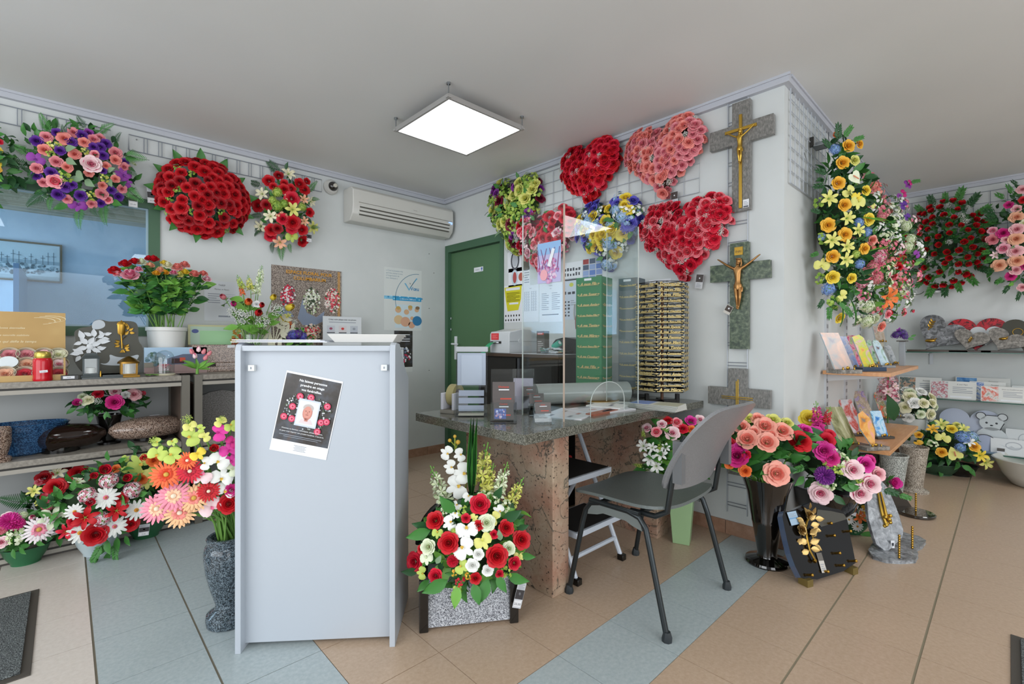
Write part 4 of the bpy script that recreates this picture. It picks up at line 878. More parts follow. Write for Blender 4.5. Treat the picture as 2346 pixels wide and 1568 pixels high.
P = onx(1317, 715, XB-.01); t = thing('cable', 'looped grey cable hanging on the wall left of the green ornament stand', 'cable', P); build('loop', MB().tube([(0, .01*cos(a), .06*sin(a)) for a in [i*.35 for i in range(19)]], .003, mat('#b9b4aa', .5), 6).tube([(0, -.01, -.03), (0, -.005, -.08), (0, -.01, -.13)], .003, mat('#8e4a44', .5), 6), t)
# wire grids --------------------------------------------------------
def grid(lab, M, w_, h, nx, ny, mm=None, dbl=False, r=.0022, off=.012, pads=()):
    t = thing('wire_grid', lab, 'wire grid', M, 'wire display grids'); mm = mm or WIREG
    build('frame', MB().tube([(-w_/2, -off, -h/2), (w_/2, -off, -h/2), (w_/2, -off, h/2), (-w_/2, -off, h/2), (-w_/2, -off, -h/2)], r*1.3, mm, 6), t)
    m = MB()
    for i in range(1, nx): x = -w_/2+w_*i/nx; m.tube([(x, -off, -h/2), (x, -off, h/2)], r, mm, 5); 
    if dbl:
        for i in range(1, nx): x = -w_/2+w_*i/nx+.018; m.tube([(x, -off, -h/2), (x, -off, h/2)], r, mm, 5)
    for j in range(1, ny): z = -h/2+h*j/ny; m.tube([(-w_/2, -off, z), (w_/2, -off, z)], r, mm, 5)
    for x in (-w_/2+.04, w_/2-.04): m.tube([(x, 0, h/2-.02), (x, -off, h/2-.02)], .004, STEEL, 6)
    build('wires', m, t); return t
a = ony(0, 240, YA); b_ = ony(0, 278, YA); zt, zb = 2.445, 2.345
grid('narrow horizontal wire rail behind the purple and pink spray', MA((-.35, YA, (zt+zb)/2)), 1.12, zt-zb, 11, 1, dbl=True)
grid('narrow horizontal wire rail above the round red rose cushion', MA((.82+.10, YA, (zt+zb)/2)), 1.24, zt-zb, 16, 1, dbl=True)
grid('large light wire grid on the wall carrying the flower hearts', MBW((XB, 1.975, 2.235)), 1.37, .44, 14, 5, WIREL)
grid('white wire grid on the pillar side wall, left of the yellow spray', MA((3.24, YC, 2.235)), .78, .52, 10, 8, WIREL, r=.0028)
grid('wire grid on the far wall behind the red rosebud spray', MBW((XD, .17, 2.18)), 1.15, .50, 11, 5, WIREG)
t = thing('wire_ladder', 'narrow vertical wire ladder on the pillar behind the three stone crosses', 'wire ladder', MBW((XB, 1.057, 1.32)))
m = MB()
for x in (-.065, .045): m.tube([(x, -.010, -1.19), (x, -.010, 1.19)], .003, WIREL, 6)
build('uprights', m, t); m = MB()
for i in range(21):
    z = -1.15+.115*i
    for d in (0, .018): m.tube([(-.065, -.010, z+d), (.045, -.010, z+d)], .0022, WIREG, 5)
build('rungs', m, t)
t = thing('grid_hook', 'small dark metal bracket clipped to the white grid left of the yellow spray', 'hook', MA(ony(1853, 330, YC))); build('clip', MB().box((-.02, -.03, -.03), (-.012, -.008, .03), DARK).box((-.02, -.08, -.03), (.07, -.02, -.024), STEEL).box((.06, -.09, -.03), (.07, -.02, .02), STEEL), t, bev=.001)
t = thing('wire_hook', 'thin empty wire hook on the white grid below the dark bracket', 'hook', MA(ony(1836, 375, YC))); build('hook', MB().tube([(0, -.014, .06), (.0, -.03, 0), (.02, -.05, -.06), (.02, -.07, -.03)], .0025, STEEL, 6), t)
# entrance mats
def matt(lab, x0, y0, x1, y1):
    t = thing('door_mat', lab, 'mat', ((x0+x1)/2, (y0+y1)/2, 0)); M = TR(-(x0+x1)/2, -(y0+y1)/2, 0)
    build('border', MB().box((x0, y0, 0), (x1, y1, .004), mat('#4a453f', .6)), t, M, bev=.001, smooth=False)
    build('pile', MB().box((x0+.025, y0+.025, .004), (x1-.025, y1-.025, .011), noisemat('mat_pile', [(.4, '#26292a'), (.5, '#4c5152'), (.62, '#8d9493')], 260, .9, 4, bump=1.)), t, M, bev=.002, smooth=False)
matt('dark grey entrance mat at the lower left corner', -1.1, 2.235, -.083, 2.98); matt('dark grey mat at the lower right corner of the tiles', 1.6, -.9, 2.607, -.006)
# ================================================================ FLOWERS ON THE WALLS
OUTA, OUTB = Vector((0, -1, 0)), Vector((-1, 0, 0)); UPV = Vector((0, 0, 1))
def wallspray(lab, C, rad, out, S, crop, seed, fol=60, fk=('d', 'g'), L=.07, extra=(), group='flower sprays hung on the wall', foll=-.1):
    R = random.Random(seed); t = thing('flower_spray', lab, 'flower spray', C, group)
    if fol: foliage(t, C, rad, out, fol, 'g', L, R, kinds=fk, lo=foll, wall=True)
    spec(t, C, rad, out, S, R, crop); 
    if extra: fill(t, C, (rad[0]*.95, rad[1]*.95, rad[2]*.95), out, extra, R, lo=.1)
    return t
A1 = (0, 180, 3.733)
C = ony(182, 384, YA-.05)
t = wallspray('large oval spray of purple and pink roses with fern tips, upper left wall', C, (.29, .15, .27), OUTA, '''
rose pink 400 505 45;rose salmon 555 520 55;rose pink 630 465 42;rose salmon 720 550 42;rose pink 800 525 45;rose pink 855 510 38;rose salmon 385 615 52;rose salmon 640 650 45;rose pink 985 640 52;rose salmon 985 700 45;rose pink 485 715 50;rose salmon 575 760 42;rose pink 320 770 48;rose pink 375 890 42;rose rpk 475 880 65;
rose pink 1060 760 42;rose salmon 905 750 38;rose pinkw 780 735 78;rose pink 575 1030 38;rose pink 785 1070 40;rose rpk 920 1035 38;rose pink 865 985 50;rose pink 1040 945 40;rose salmon 985 860 36;rose salmon 875 915 36;rose rpk 810 650 34;rose salmon 760 810 34;
rose purple 490 470 42;rose purple 320 540 50;rose purple 610 545 42;rose purple 515 620 42;rose purple 700 490 45;rose violet 760 470 38;rose purple 800 590 38;rose purple 860 590 40;rose purple 905 560 42;rose purple 880 660 40;rose purple 440 805 45;rose purple 320 835 42;rose purple 560 925 48;rose purple 620 910 38;
rose purple 500 990 50;rose purple 690 1000 48;rose purple 950 955 38;rose purple 1010 1010 40;rose purple 865 1065 40;orchid violet 310 690 62;orchid violet 1050 820 60;orchid violet 1075 890 48;orchid violet 665 1080 65;rose purple 1065 715 32;rose purple 880 790 32;spray lemon 470 570 45;spray lemon 715 620 34;spray lemon 890 850 34;spray lemon 770 1000 36;spray lime 560 840 45;spray lime 440 660 40;
leaf s 570 690 130 -30;leaf s 660 790 120 -50;leaf s 715 865 110 180;leaf s 730 870 130 -35;leaf s 740 960 90 190;leaf s 940 860 90 -70;leaf s 920 800 90 20;leaf s 560 610 120 5;
fern g 440 470 190 120;fern d 740 430 130 128;fern g 850 470 170 30;fern g 1060 660 230 -12;fern d 1080 760 140 -40;fern g 270 650 170 155;fern d 250 735 210 182;fern d 290 770 130 -105;fern d 420 970 220 -145;fern g 440 1000 140 -95;fern g 690 1100 200 -92;fern g 890 1070 200 -85;fern g 1080 940 220 -40;fern d 780 1090 120 -60;fern d 980 560 120 60;leaf g 600 1080 130 200;leaf g 960 1050 120 -25;fern d 500 430 90 95;leaf d 330 880 100 190;fern d 560 480 90 110
''', A1, 1, 70, ('d', 'g'), .06, [('spray', 'wgrn', 8, .02)])
pricetag(t, ony(305, 455, YA-.10), (1, 0, 0), (0, 0, 1), .045, .11)
C = ony(468, 455, YA-.05); R = random.Random(2)
t = thing('flower_cushion', 'round domed cushion of dark red roses with leaves around the rim, beside the office window', 'flower cushion', C, 'flower sprays hung on the wall')
foliage(t, C, (.26, .13, .24), OUTA, 60, 'd', .05, R, kinds=('d',), wall=True); RD = (.265, .155, .25)
for i in range(13):
    a = 2*pi*i/13+.2; D = Vector((cos(a), -.1, sin(a))); put(t, 'leaf', 'g', Vector((D.x*.235, .0, D.z*.225)), OUTA+D*.2, .11*R.uniform(.8, 1.1), D=D, R=R)
fill(t, C, RD, OUTA, [('rose', 'red', 62, .042), ('rose', 'dred', 30, .038), ('spray', 'green', 12, .024)], R, lo=.02)
pricetag(t, ony(348, 448, YA-.06), (1, 0, .05), (.05, 0, 1), .05, .10)
C = ony(655, 482, YA-.05)
t = wallspray('upright spray of red roses and cream lilies with ferns, left of the dome camera', C, (.185, .13, .27), OUTA, '''
rose red 580 250 48;rose red 690 310 42;rose crim 745 380 55;rose red 800 270 45;rose red 835 310 42;rose red 500 430 48;rose dred 560 425 42;rose dred 650 210 38;rose red 690 265 32;rose red 750 555 58;rose crim 680 530 44;rose red 600 610 50;rose crim 590 655 42;rose red 820 610 44;rose red 820 690 48;rose crim 745 600 42;rose red 873 480 38;rose red 740 305 38;rose dred 640 600 38;rose red 610 290 34;rose red 855 250 30;
lily cream 720 200 55;lily lemon 750 460 58;lily cream 530 345 50;lily cream 590 510 52;lily cream 520 580 50;lily lemon 890 590 52;lily peach 830 385 40;lily cream 880 400 42;lily peach 660 700 54;lily peach 835 545 38;orchid lime 745 660 45;spray peach 670 505 34;cluster lime 640 330 38;cluster green 640 430 45;cluster lime 820 440 36;cluster lime 605 390 34;cluster green 690 415 34;spray cream 715 360 34;
fern d 660 190 150 138;fern d 520 280 110 165;fern g 870 330 110 52;fern g 890 380 70 -5;fern d 530 570 140 -132;fern d 530 500 100 188;fern g 670 710 140 -91;fern d 605 700 90 -95;fern g 725 710 80 -80;fern g 890 590 70 -5;fern d 500 450 80 175;leaf d 700 160 60 70
''', (440, 340, 3.266), 3, 60, ('d', 'g'), .05)
pricetag(t, ony(708, 543, YA-.08), (1, 0, 0), (0, 0, 1), .04, .08)
C = ony(-52, 372, YA-.05)
t = wallspray('spray with yellow roses and green leaves cut off by the left edge of the view', C, (.2, .12, .25), OUTA, '''rose yellow -5 345 9;rose yellow -2 372 10;rose gold -8 388 9;rose crim -3 325 8;leaf g -5 310 22 0;leaf g -6 365 24 10;leaf g -4 400 24 -40;leaf l -8 408 22 -30;leaf d -6 355 20 20;leaf d -12 425 26 -20''', (0, 0, 1), 4, 50)
# flower hearts on wall B
heart('small green heart with lime and burgundy roses, above the green door', (1128, 468), (1238, 432), (1205, 399), (1203, 580), XB-.06, [('rose', 'lemon', 13), ('rose', 'bur', 4), ('rose', 'violet', 6), ('spray', 'lime', 22), ('spray', 'green', 30), ('leaf', 'g', 18), ('leaf', 's', 4)], .052, 21, base='#39552c')
heart('deep red rose heart, second from the left in the top row', (1290, 392), (1418, 352), (1375, 323), (1356, 471), XB-.06, [('rose', 'crim', 36), ('rose', 'red', 30), ('gyps', 'white', 14)], .043, 22, base='#5e0f1c')
heart('pale pink rose heart at the top, nearest the highest stone cross', (1440, 352), (1615, 305), (1575, 264), (1528, 451), XB-.06, [('rose', 'salmon', 52), ('rose', 'pink', 44), ('gyps', 'white', 10)], .037, 23, base='#4a2a22')
heart('red and pink mixed flower heart behind the clear screen edge', (1180, 512), (1322, 515), (1288, 471), (1240, 634), XB-.06, [('rose', 'crim', 34), ('rose', 'rpk', 12), ('rose', 'pinkw', 5), ('gyps', 'white', 16), ('spray', 'pinkw', 10), ('leaf', 'g', 14)], .042, 24, base='#8a2433')
heart('yellow and blue violet flower heart in the middle of the wall', (1325, 535), (1471, 485), (1432, 450), (1390, 621), XB-.06, [('rose', 'yellow', 20), ('rose', 'indigo', 15), ('cluster', 'lblue', 9), ('spray', 'white', 10), ('spray', 'lblue', 8), ('leaf', 'g', 22)], .046, 25, base='#3c5a34')
heart('largest heart, bright red roses with tiny white blossoms, left of the stone crosses', (1473, 545), (1679, 505), (1635, 442), (1571, 643), XB-.06, [('rose', 'rred', 50), ('rose', 'crim', 50), ('gyps', 'white', 30)], .038, 26, base='#7d1a22')
for i, (px, py, lb, bl) in enumerate([(1545, 455, 'dark price tag hanging under the pale pink heart', 0), (1602, 645, 'dark and white price tag hanging under the largest red heart', 0), (1342, 461, 'white price tag at the lower tip of the deep red rose heart', 0)]):
    P = onx(px, py, XB-.04); c = Card(.045, .085, mat('#c9cbcf', .5), .0008); c.rect(.02, .45, .98, .98, mat('#4a4240', .5)) if i < 2 else c.lines(.1, .1, .9, .9, 8, GREYINK); c.ell(.5, .72, .1, .05, PAPER, 3); c.lines(.2, .1, .8, .4, 3, GREYINK)
    o = build('price_tag', c.b, None, MBW(P)@RY((0, 8, -30)[i]), smooth=False); tag(o, lb, 'price tag', 'price tags under the hearts')
# stone crosses ----------------------------------------------------
def skin(name, verts, edges, m, parent, M=None, root=0, lev=2):
    me = bpy.data.meshes.new(name); me.from_pydata([v[0] for v in verts], edges, []); me.materials.append(m)
    o = link(name, me, parent, M); s = o.modifiers.new('skin', 'SKIN'); s.use_smooth_shade = True
    for i, v in enumerate(verts):
        d = me.skin_vertices[0].data[i]; r = v[1]; d.radius = r if isinstance(r, tuple) else (r, r); d.use_root = (i == root)
    q = o.modifiers.new('sub', 'SUBSURF'); q.levels = lev; q.render_levels = lev; return o
def corpus(parent, h, P, m, lean=.0):
    """small metal figure with raised arms: h from crown to feet; local x right, z up, -y towards the viewer"""
    k = h; J = [((0, -.02, .42), (.055, .045)), ((0, -.025, .52), (.050, .04)), ((0, -.03, .62), (.062, .045)), ((0, -.03, .70), (.064, .042)), ((.0, -.035, .765), (.024, .024)),
        ((.02, -.05, .83), (.040, .044)), ((.025, -.055, .885), (.038, .042)),
        ((.085, -.025, .725), .026), ((.20, -.018, .80), .020), ((.33, -.01, .90), .015), ((.37, -.008, .925), (.018, .008)),
        ((-.085, -.025, .725), .026), ((-.20, -.018, .80), .020), ((-.33, -.01, .90), .015), ((-.37, -.008, .925), (.018, .008)),
        ((.035, -.03, .37), .040), ((.05, -.065, .20), .028), ((.015, -.03, .04), .017), ((.012, -.06, -.015), .014),
        ((-.035, -.03, .37), .040), ((-.01, -.06, .21), .028), ((-.01, -.028, .05), .017), ((-.008, -.058, .0), .014)]
    E = [(0, 1), (1, 2), (2, 3), (3, 4), (4, 5), (5, 6), (3, 7), (7, 8), (8, 9), (9, 10), (3, 11), (11, 12), (12, 13), (13, 14), (0, 15), (15, 16), (16, 17), (17, 18), (0, 19), (19, 20), (20, 21), (21, 22)]
    V = [(Vector(p)*k, tuple(x*k for x in r) if isinstance(r, tuple) else r*k) for p, r in J]
    o = skin('figure', V, E, m, parent, TR(P)); mb = MB(); mb.lathe([(.062*k, -.05*k), (.075*k, 0), (.066*k, .045*k), (.055*k, .05*k)], m, 12, TR(0, -.024*k, .39*k), sx=1, sy=.75)
    mb.tube([(.055*k, -.03*k, .40*k), (.08*k, -.04*k, .36*k), (.07*k, -.04*k, .30*k)], .018*k, m, 6); build('loincloth', mb, o)
    mb = MB(); mb.lathe([(.047*k, -.012*k), (.052*k, 0), (.047*k, .012*k)], m, 12, TR(.024*k, -.05*k, .88*k)); mb.ball((.0235*k, -.096*k, .845*k), (.007*k, .009*k, .012*k), m, 6, 5); mb.ball((.0235*k, -.08*k, .80*k), (.024*k, .02*k, .02*k), m, 8, 6)
    for s in (-1, 1): mb.tube([((.025+s*.035)*k, -.04*k, .87*k), ((.025+s*.042)*k, -.04*k, .80*k), ((.02+s*.036)*k, -.035*k, .75*k)], .013*k, m, 6)
    build('hair_and_beard', mb, o); return o
def cross(lab, px, ztop, zbot, w_, arm, G, seed):
    """px: list L,R extreme arm pixels (top and bottom of the arm ends)"""
    (lx, ly0, ly1), (rx, ry0, ry1) = arm; X = XB-.045
    yl = onx(lx, ly0, X).y; yr = onx(rx, ry0, X).y; z1 = (onx(lx, ly0, X).z+onx(rx, ry0, X).z)/2; z0 = (onx(lx, ly1, X).z+onx(rx, ry1, X).z)/2
    yc = onx(px, 500, X).y; P = Vector((XB, yc, 0)); t = thing('stone_cross', lab, 'cross', MBW(P), 'stone crosses hung on the pillar')
    L, Rr = -(yl-yc), -(yr-yc); h = w_/2
    out = [(-h, zbot), (h, zbot), (h, z0), (Rr, z0), (Rr, z1), (h, z1), (h, ztop), (-h, ztop), (-h, z1), (L, z1), (L, z0), (-h, z0)]
    build('stone', MB().prism(out, -.045, -.017, G), t, bev=.002, smooth=False); build('wall_mount', MB().box((-.03, -.017, zbot+.1), (.03, 0, zbot+.13), STEEL).box((-.03, -.017, ztop-.1), (.03, 0, ztop-.07), STEEL), t, smooth=False)
    return t, (z0+z1)/2, L, Rr
X_ = XB-.045
t, za, L, Rr = cross('tall grey stone cross at the top with a slim gold crucifix', 1697, onx(1697, 232, X_).z, onx(1697, 483, X_).z, .098, ((1626, 300, 346), (1772, 265, 308)), G_CROSS, 1)
build('gilt_cross', MB().box((-.008, -.055, onx(1695, 478, X_).z), (.008, -.046, onx(1695, 264, X_).z), GOLD).box((-.085, -.056, za+.012), (.085, -.047, za+.028), GOLD), t, bev=.001); corpus(t, .21, (0, -.06, za-.175), GOLD)
c = Card(.032, .045, PAPER, .0006); c.lines(.15, .3, .85, .85, 3, GREYINK); c.rect(.1, .05, .9, .2, INK); build('price_tag', c.b, t, TR(.028, -.047, onx(1710, 466, X_).z), smooth=False)
t, za, L, Rr = cross('dark green stone cross in the middle with a bronze crucified figure', 1693, onx(1693, 556, X_).z, onx(1693, 800, X_).z, .1, ((1627, 611, 650), (1764, 594, 634)), G_GREEN, 2)
corpus(t, .315, (0, -.052, za-.21), mat('#a87c4c', .35, .85, name='bronze_rose')); c = Card(.045, .045, BRASS, .004); c.text('INRI', .5, .3, .4, DARK, maxw=.8); build('scroll_plate', c.b, t, TR(0, -.05, onx(1690, 576, X_).z), smooth=False, label='small brass scroll plate')
c = Card(.04, .05, mat('#c9c4bc', .5), .001); c.rect(.05, .3, .95, .95, mat('#4a403a', .5)); c.ell(.5, .65, .12, .1, PAPER, 3); build('price_tag', c.b, t, TR(-.055, -.052, onx(1672, 710, X_).z)@RY(30), smooth=False)
t, za, L, Rr = cross('lowest grey stone cross bearing a plain thin gold cross, behind the chair', 1690, onx(1690, 845, X_).z, .36, .098, ((1622, 888, 930), (1764, 892, 932)), G_CROSS, 3)
build('gilt_cross', MB().box((-.006, -.052, .55), (-.001, -.046, za+.09), GOLD).box((.003, -.052, .55), (.008, -.046, za+.10), GOLD).box((-.085, -.053, za-.012), (.085, -.047, za-.008), GOLD).box((-.085, -.053, za-.002), (.085, -.047, za+.003), GOLD), t, bev=.001)
# sprays on the side wall of the pillar --------------------------------
A7 = (1580, 200, 2.011)
t = wallspray('tall narrow spray of yellow roses and yellow lilies on the pillar side wall', Vector((3.37, .78, 1.83)), (.25, .235, .60), OUTA, '''
rose gold 725 275 32;rose gold 775 265 25;rose gold 700 352 33;rose lemon 755 340 26;rose gold 680 445 33;rose gold 708 545 32;rose gold 637 637 33;rose gold 712 680 32;rose yellow 820 610 30;rose gold 655 780 33;rose gold 800 745 27;rose yellow 655 875 33;rose yellow 740 880 26;rose yellow 805 478 26;rose yellow 685 1060 28;rose orange 672 222 16;
lily lemon 640 515 40;orchid lemon 730 480 30;lily lemon 722 605 36;lily lemon 655 705 40;lily lemon 720 735 35;lily lemon 715 795 36;orchid lemon 610 820 34;orchid lemon 775 530 36;lily lemon 770 660 34;orchid lemon 700 960 28;orchid lemon 845 540 20;anth wgrn 755 415 36;orchid yellow 770 510 28;
cluster blue 668 288 26;cluster blue 640 930 32;cluster blue 778 625 24;cluster blue 815 668 24;cluster blue 782 815 24;cluster lblue 610 690 18;spray green 600 530 26;spray green 615 700 26;spray green 595 880 26;spray green 655 990 30;cluster lime 765 770 20;
branch d 680 260 75 100;branch d 660 290 60 145;branch g 700 240 60 60;branch g 740 250 50 20;branch d 640 400 60 170;branch d 630 450 60 190;branch d 610 580 50 170;branch g 600 760 45 200;branch d 620 970 50 230;branch g 700 1000 60 -60;blade g 740 980 120 -95;blade g 700 1010 100 -110;blade l 790 600 110 -20;blade l 810 760 80 20;branch g 640 1000 60 -100;leaf g 690 990 45 -70
''', A7, 5, 150, ('d', 'd', 'g'), .075)
t = wallspray('broad spray of pink and salmon blossoms, to the right of the yellow spray', Vector((4.0, .78, 1.76)), (.33, .26, .55), OUTA, '''
spray pink 840 435 32;spray salmon 870 470 30;cluster salmon 845 455 26;spray pink 890 575 34;cluster pink 880 600 24;spray pink 830 500 24;rose coral 835 705 26;cluster bpink 870 780 38;spray pink 880 850 42;cluster pink 860 880 30;spray salmon 850 730 26;spray bpink 770 920 36;cluster bpink 790 900 28;cluster pink 840 830 30;spray bpink 800 960 28;spray white 860 510 30;spray white 845 560 24;spray white 880 640 24;cluster lblue 812 670 16;
spray wgrn 910 690 30;rose coral 820 560 18;spray pink 910 730 26;blade l 830 600 90 -20;blade l 840 760 90 25;blade g 820 480 70 70;spray rpk 820 870 24;spray pink 900 520 22;spray wgrn 800 1000 26;spray white 790 990 22;cluster wgrn 820 1010 32;cluster wgrn 815 1075 36;rose wgrn 850 1065 26;lily orange 900 970 58;rose wgrn 905 975 32;rose coral 875 1100 28;rose rpk 910 1045 20
''', A7, 6, 110, ('g', 'l', 'd'), .07, [('spray', 'pink', 14, .05), ('spray', 'wgrn', 10, .05), ('spray', 'white', 8, .045)])
t = wallspray('mixed spray of white and red blossoms topped by violet orchids, beyond the pink spray', Vector((4.75, .76, 1.78)), (.40, .31, .58), OUTA, '''
spray white 940 620 30;spray white 950 680 32;spray wgrn 930 560 30;spray wgrn 965 600 26;cluster wgrn 995 640 28;cluster wgrn 1015 700 26;cluster wgrn 1005 735 26;orchid violet 1003 450 22;orchid mag 985 490 20;orchid purple 985 545 22;orchid purple 1000 600 20;orchid mag 1015 440 14;orchid violet 965 500 14;orchid violet 1045 770 20;orchid violet 960 1120 14;
rose red 960 830 20;rose rred 935 870 22;spray red 970 790 24;spray rpk 955 900 28;spray rpk 985 870 26;spray pinkw 1000 820 26;spray coral 930 800 26;spray wgrn 985 930 26;spray green 970 960 24;spray rpk 1000 960 18;spray pinkw 1010 900 18;bud rpk 1020 1030 9;bud rpk 985 1040 8;spray white 940 740 30;spray pinkw 970 740 28;leaf l 1030 820 34 30;leaf g 1040 800 30 0;branch g 1010 440 40 10;cluster coral 930 930 26;rose red 915 1040 18
''', A7, 7, 110, ('l', 'g', 'd'), .07, [('spray', 'white', 14, .05), ('spray', 'pinkw', 10, .05), ('spray', 'rpk', 8, .045)])
# far wall sprays
C = onx(2166, 560, XD-.05); R = random.Random(8); t = thing('flower_spray', 'diamond shaped spray of small red rosebuds on the far wall', 'flower spray', C, 'flower sprays hung on the wall'); RD = (.17, .25, .37)
foliage(t, C, RD, OUTB, 80, 'd', .07, R, kinds=('d', 'g'), wall=True)
for i in range(20):
    a = 2*pi*i/20; D = Vector((-.15, -cos(a), sin(a))); put(t, 'branch', 'g' if i % 3 else 'd', Vector((-.02, -cos(a)*.21, sin(a)*.34)), OUTB, .13*R.uniform(.8, 1.1), D=D, R=R)
fill(t, C, (.19, .26, .38), OUTB, [('bud', 'red', 76, .028), ('gyps', 'white', 9, .03)], R, lo=.05)
pricetag(t, onx(2150, 664, XD-.08), (0, -1, 0), UPV, .05, .05)
C = onx(2346, 548, XD-.05)
t = wallspray('spray of pink and peach roses on the far wall, cut by the right edge', C, (.15, .30, .50), OUTB, '''rose mag 925 240 32;rose lpink 985 270 34;rose peach 985 335 44;rose lpink 985 430 48;rose peach 980 505 48;rose mag 880 460 44;rose pink 800 510 44;rose bpink 800 440 34;rose lpink 900 510 30;rose bpink 885 580 44;rose lpink 975 600 48;lily pinkw 820 630 34;rose peach 985 675 50;rose peach 850 710 46;rose lpink 980 745 44;rose mag 940 795 34;rose lpink 1030 120 36;rose lpink 1030 880 34;rose mag 1040 720 34;rose red 1040 200 30;rose cream 1045 380 30;
branch d 830 300 110 175;branch d 850 340 120 185;branch g 900 190 90 160;branch d 1000 90 70 150;branch d 780 560 90 175;branch g 790 600 80 190;branch g 800 660 80 200;branch d 820 740 80 195;branch g 880 800 80 220;branch d 930 860 80 230;branch g 960 160 90 130;branch d 1010 900 80 250;leaf l 960 850 60 200
''', (2040, 400, 3.408), 9, 90, ('d', 'g'), .07)
# ================================================================ THINGS ON THE LEFT SHELVES
ORD = ['leftmost', 'second from the left', 'third from the left', 'fourth from the left', 'fifth from the left', 'sixth from the left', 'seventh from the left', 'eighth from the left', 'ninth from the left', 'tenth from the left']
CNAME = dict(red='red', crim='crimson', pink='pink', lpink='pale pink', bpink='bright pink', salmon='salmon', coral='coral', peach='peach', cream='cream', white='white', wht='white', wgrn='greenish white', yellow='yellow', gold='golden', lemon='lemon', purple='purple', violet='violet', mag='magenta', fuch='fuchsia', orange='orange', pinkw='pink and white', rpk='rose pink', gerp='pink', gero='orange', gery='peach yellow', lime='lime green', yr='yellow and red', dred='dark red', rred='red', bur='burgundy', green='green')
KN = dict(rose='rose', bud='rosebud', gerbera='gerbera', tulip='tulip', orchid='orchid', lily='lily', gyps='gypsophila', spike='gladiolus', spray='small blossom', cluster='hydrangea', mum='chrysanthemum', daisy='daisy')
def cutflowers(S, crop, center, rad, neck, vase, group, R, leafy=0, leafk='g', stemc='#6f9a48', sr=.0028, twigs=None, neckr=.02, leafL=.07, upw=0):
    """loose flowers standing in a vase; every stem is a thing of its own: bloom, stem, leaves"""
    items = []; C = Vector(center)
    for it in S.replace('\n', ' ').split(';'):
        q = it.split()
        if q: items.append((q[0], q[1], crop[0]+float(q[2])/crop[2], crop[1]+float(q[3])/crop[2], float(q[4])/crop[2], float(q[5]) if len(q) > 5 else 90))
    items.sort(key=lambda a: a[2]); cnt = {}; seen = {}
    for a in items: k = (KN[a[0]], CNAME[a[1]]); cnt[k] = cnt.get(k, 0)+1
    for kind, c, px, py, rp, ang in items:
        k = (KN[kind], CNAME[c]); i = seen.get(k, 0); seen[k] = i+1
        P = ellhit(px, py, C, rad); d = P-C; N = Vector((d.x/rad[0]**2, d.y/rad[1]**2, d.z/rad[2]**2)).normalized(); N = (N*.5+UPV*.25+(E0-P).normalized()*.6).normalized(); r = rp*mpp(P)
        B = Vector(neck)+Vector((R.uniform(-1, 1), R.uniform(-1, 1), 0))*neckr
        s = 'the only' if cnt[k] == 1 else ORD[min(i, 9)]+' of the'
        lab = ('%s %s %s in the %s' % (s, k[1], k[0], vase)) if cnt[k] == 1 else '%s %s %ss in the %s' % (s, k[1], k[0], vase)
        t = thing(KN[kind].replace(' ', '_'), lab, KN[kind] if KN[kind] != 'small blossom' else 'flower', B, group)
        if kind == 'spike': put(t, 'spike', c, P-B, N, r, D=RT*cos(radians(ang))+UP*sin(radians(ang)), R=R); T = P-B
        else:
            if kind == 'rose' and upw: N = (N+UPV*upw).normalized(); o = put(t, kind, c, P-B, N, r, R=R); o.matrix_basis = o.matrix_basis@SCL((.88, .88, 1.7))
            else: put(t, kind, c, P-B, N, r*(1.45 if kind == 'tulip' else 1), R=R)
            T = P-B-N*r*(.6 if kind == 'tulip' else .1)
        mid = Vector((T.x*.42, T.y*.42, T.z*.55)); m = MB().tube([(0, 0, -.03), mid*.5+Vector((0, 0, T.z*.03)), mid, (T+mid)*.5+Vector((0, 0, T.z*.02)), T], sr, mat(stemc, .5), 5, r2=sr*.8); build('stem', m, t)
        if leafy:
            m = MB()
            for j in range(leafy):
                f = R.uniform(.45, .92); Q = T*f+Vector((0, 0, .02)); a = R.uniform(0, 6.28); D = Vector((cos(a), sin(a), R.uniform(-.3, .6))); leafgeo(m, R.choice(leafk), leafL*R.uniform(.7, 1.25), .5, TR(Q)@leafor(D, (E0-P).normalized()+UPV*.5), .3)
            build('leaves', m, t, ang=60)
SZ = .905
# rose box display
t = thing('rose_display', 'golden cardboard counter display with a printed back board, holding round boxed roses', 'display stand', MA((-.30, 3.62, SZ))); GC = noisemat('kraft_gold_card', [(.3, '#b08d52'), (.5, '#bb985c'), (.7, '#c5a468')], 3, .5, 3); GW = mat('#e6dcb8', .4)
bx = .30+ony(150, 800, 3.72).x
c = Card(.62, .30, GC, .006); 
for u, fl in ((.52, 1), (.80, -1)):
    for k in range(3):
        pts = [(u+fl*(-.10+.035*k+.10*cos(a)), .88+.06*sin(a)-.02*k) for a in [i*.3 for i in range(4, 16)]]
        for a, b_ in zip(pts, pts[1:]): c.poly([a, (a[0]+.004, a[1]+.006), (b_[0]+.004, b_[1]+.006), b_], GW)
c.text('Roses éternelles', .66, .69, .05, GW, shear=.3); c.text('Rose naturelle stabilisée', .66, .56, .045, GW, shear=.3, maxw=.6); c.text('La rose qui défie le temps', .66, .44, .06, GW, shear=.3, maxw=.62)
build('back_board', c.b, t, TR(bx-.31, .10, .215), smooth=False)
build('box_front', MB().box((-.55, -.175, 0), (bx, -.165, .03), GC).box((bx-.008, -.165, 0), (bx, .10, .115), GC).box((-.55, -.165, 0), (bx-.008, .1, .008), GC), t, smooth=False)
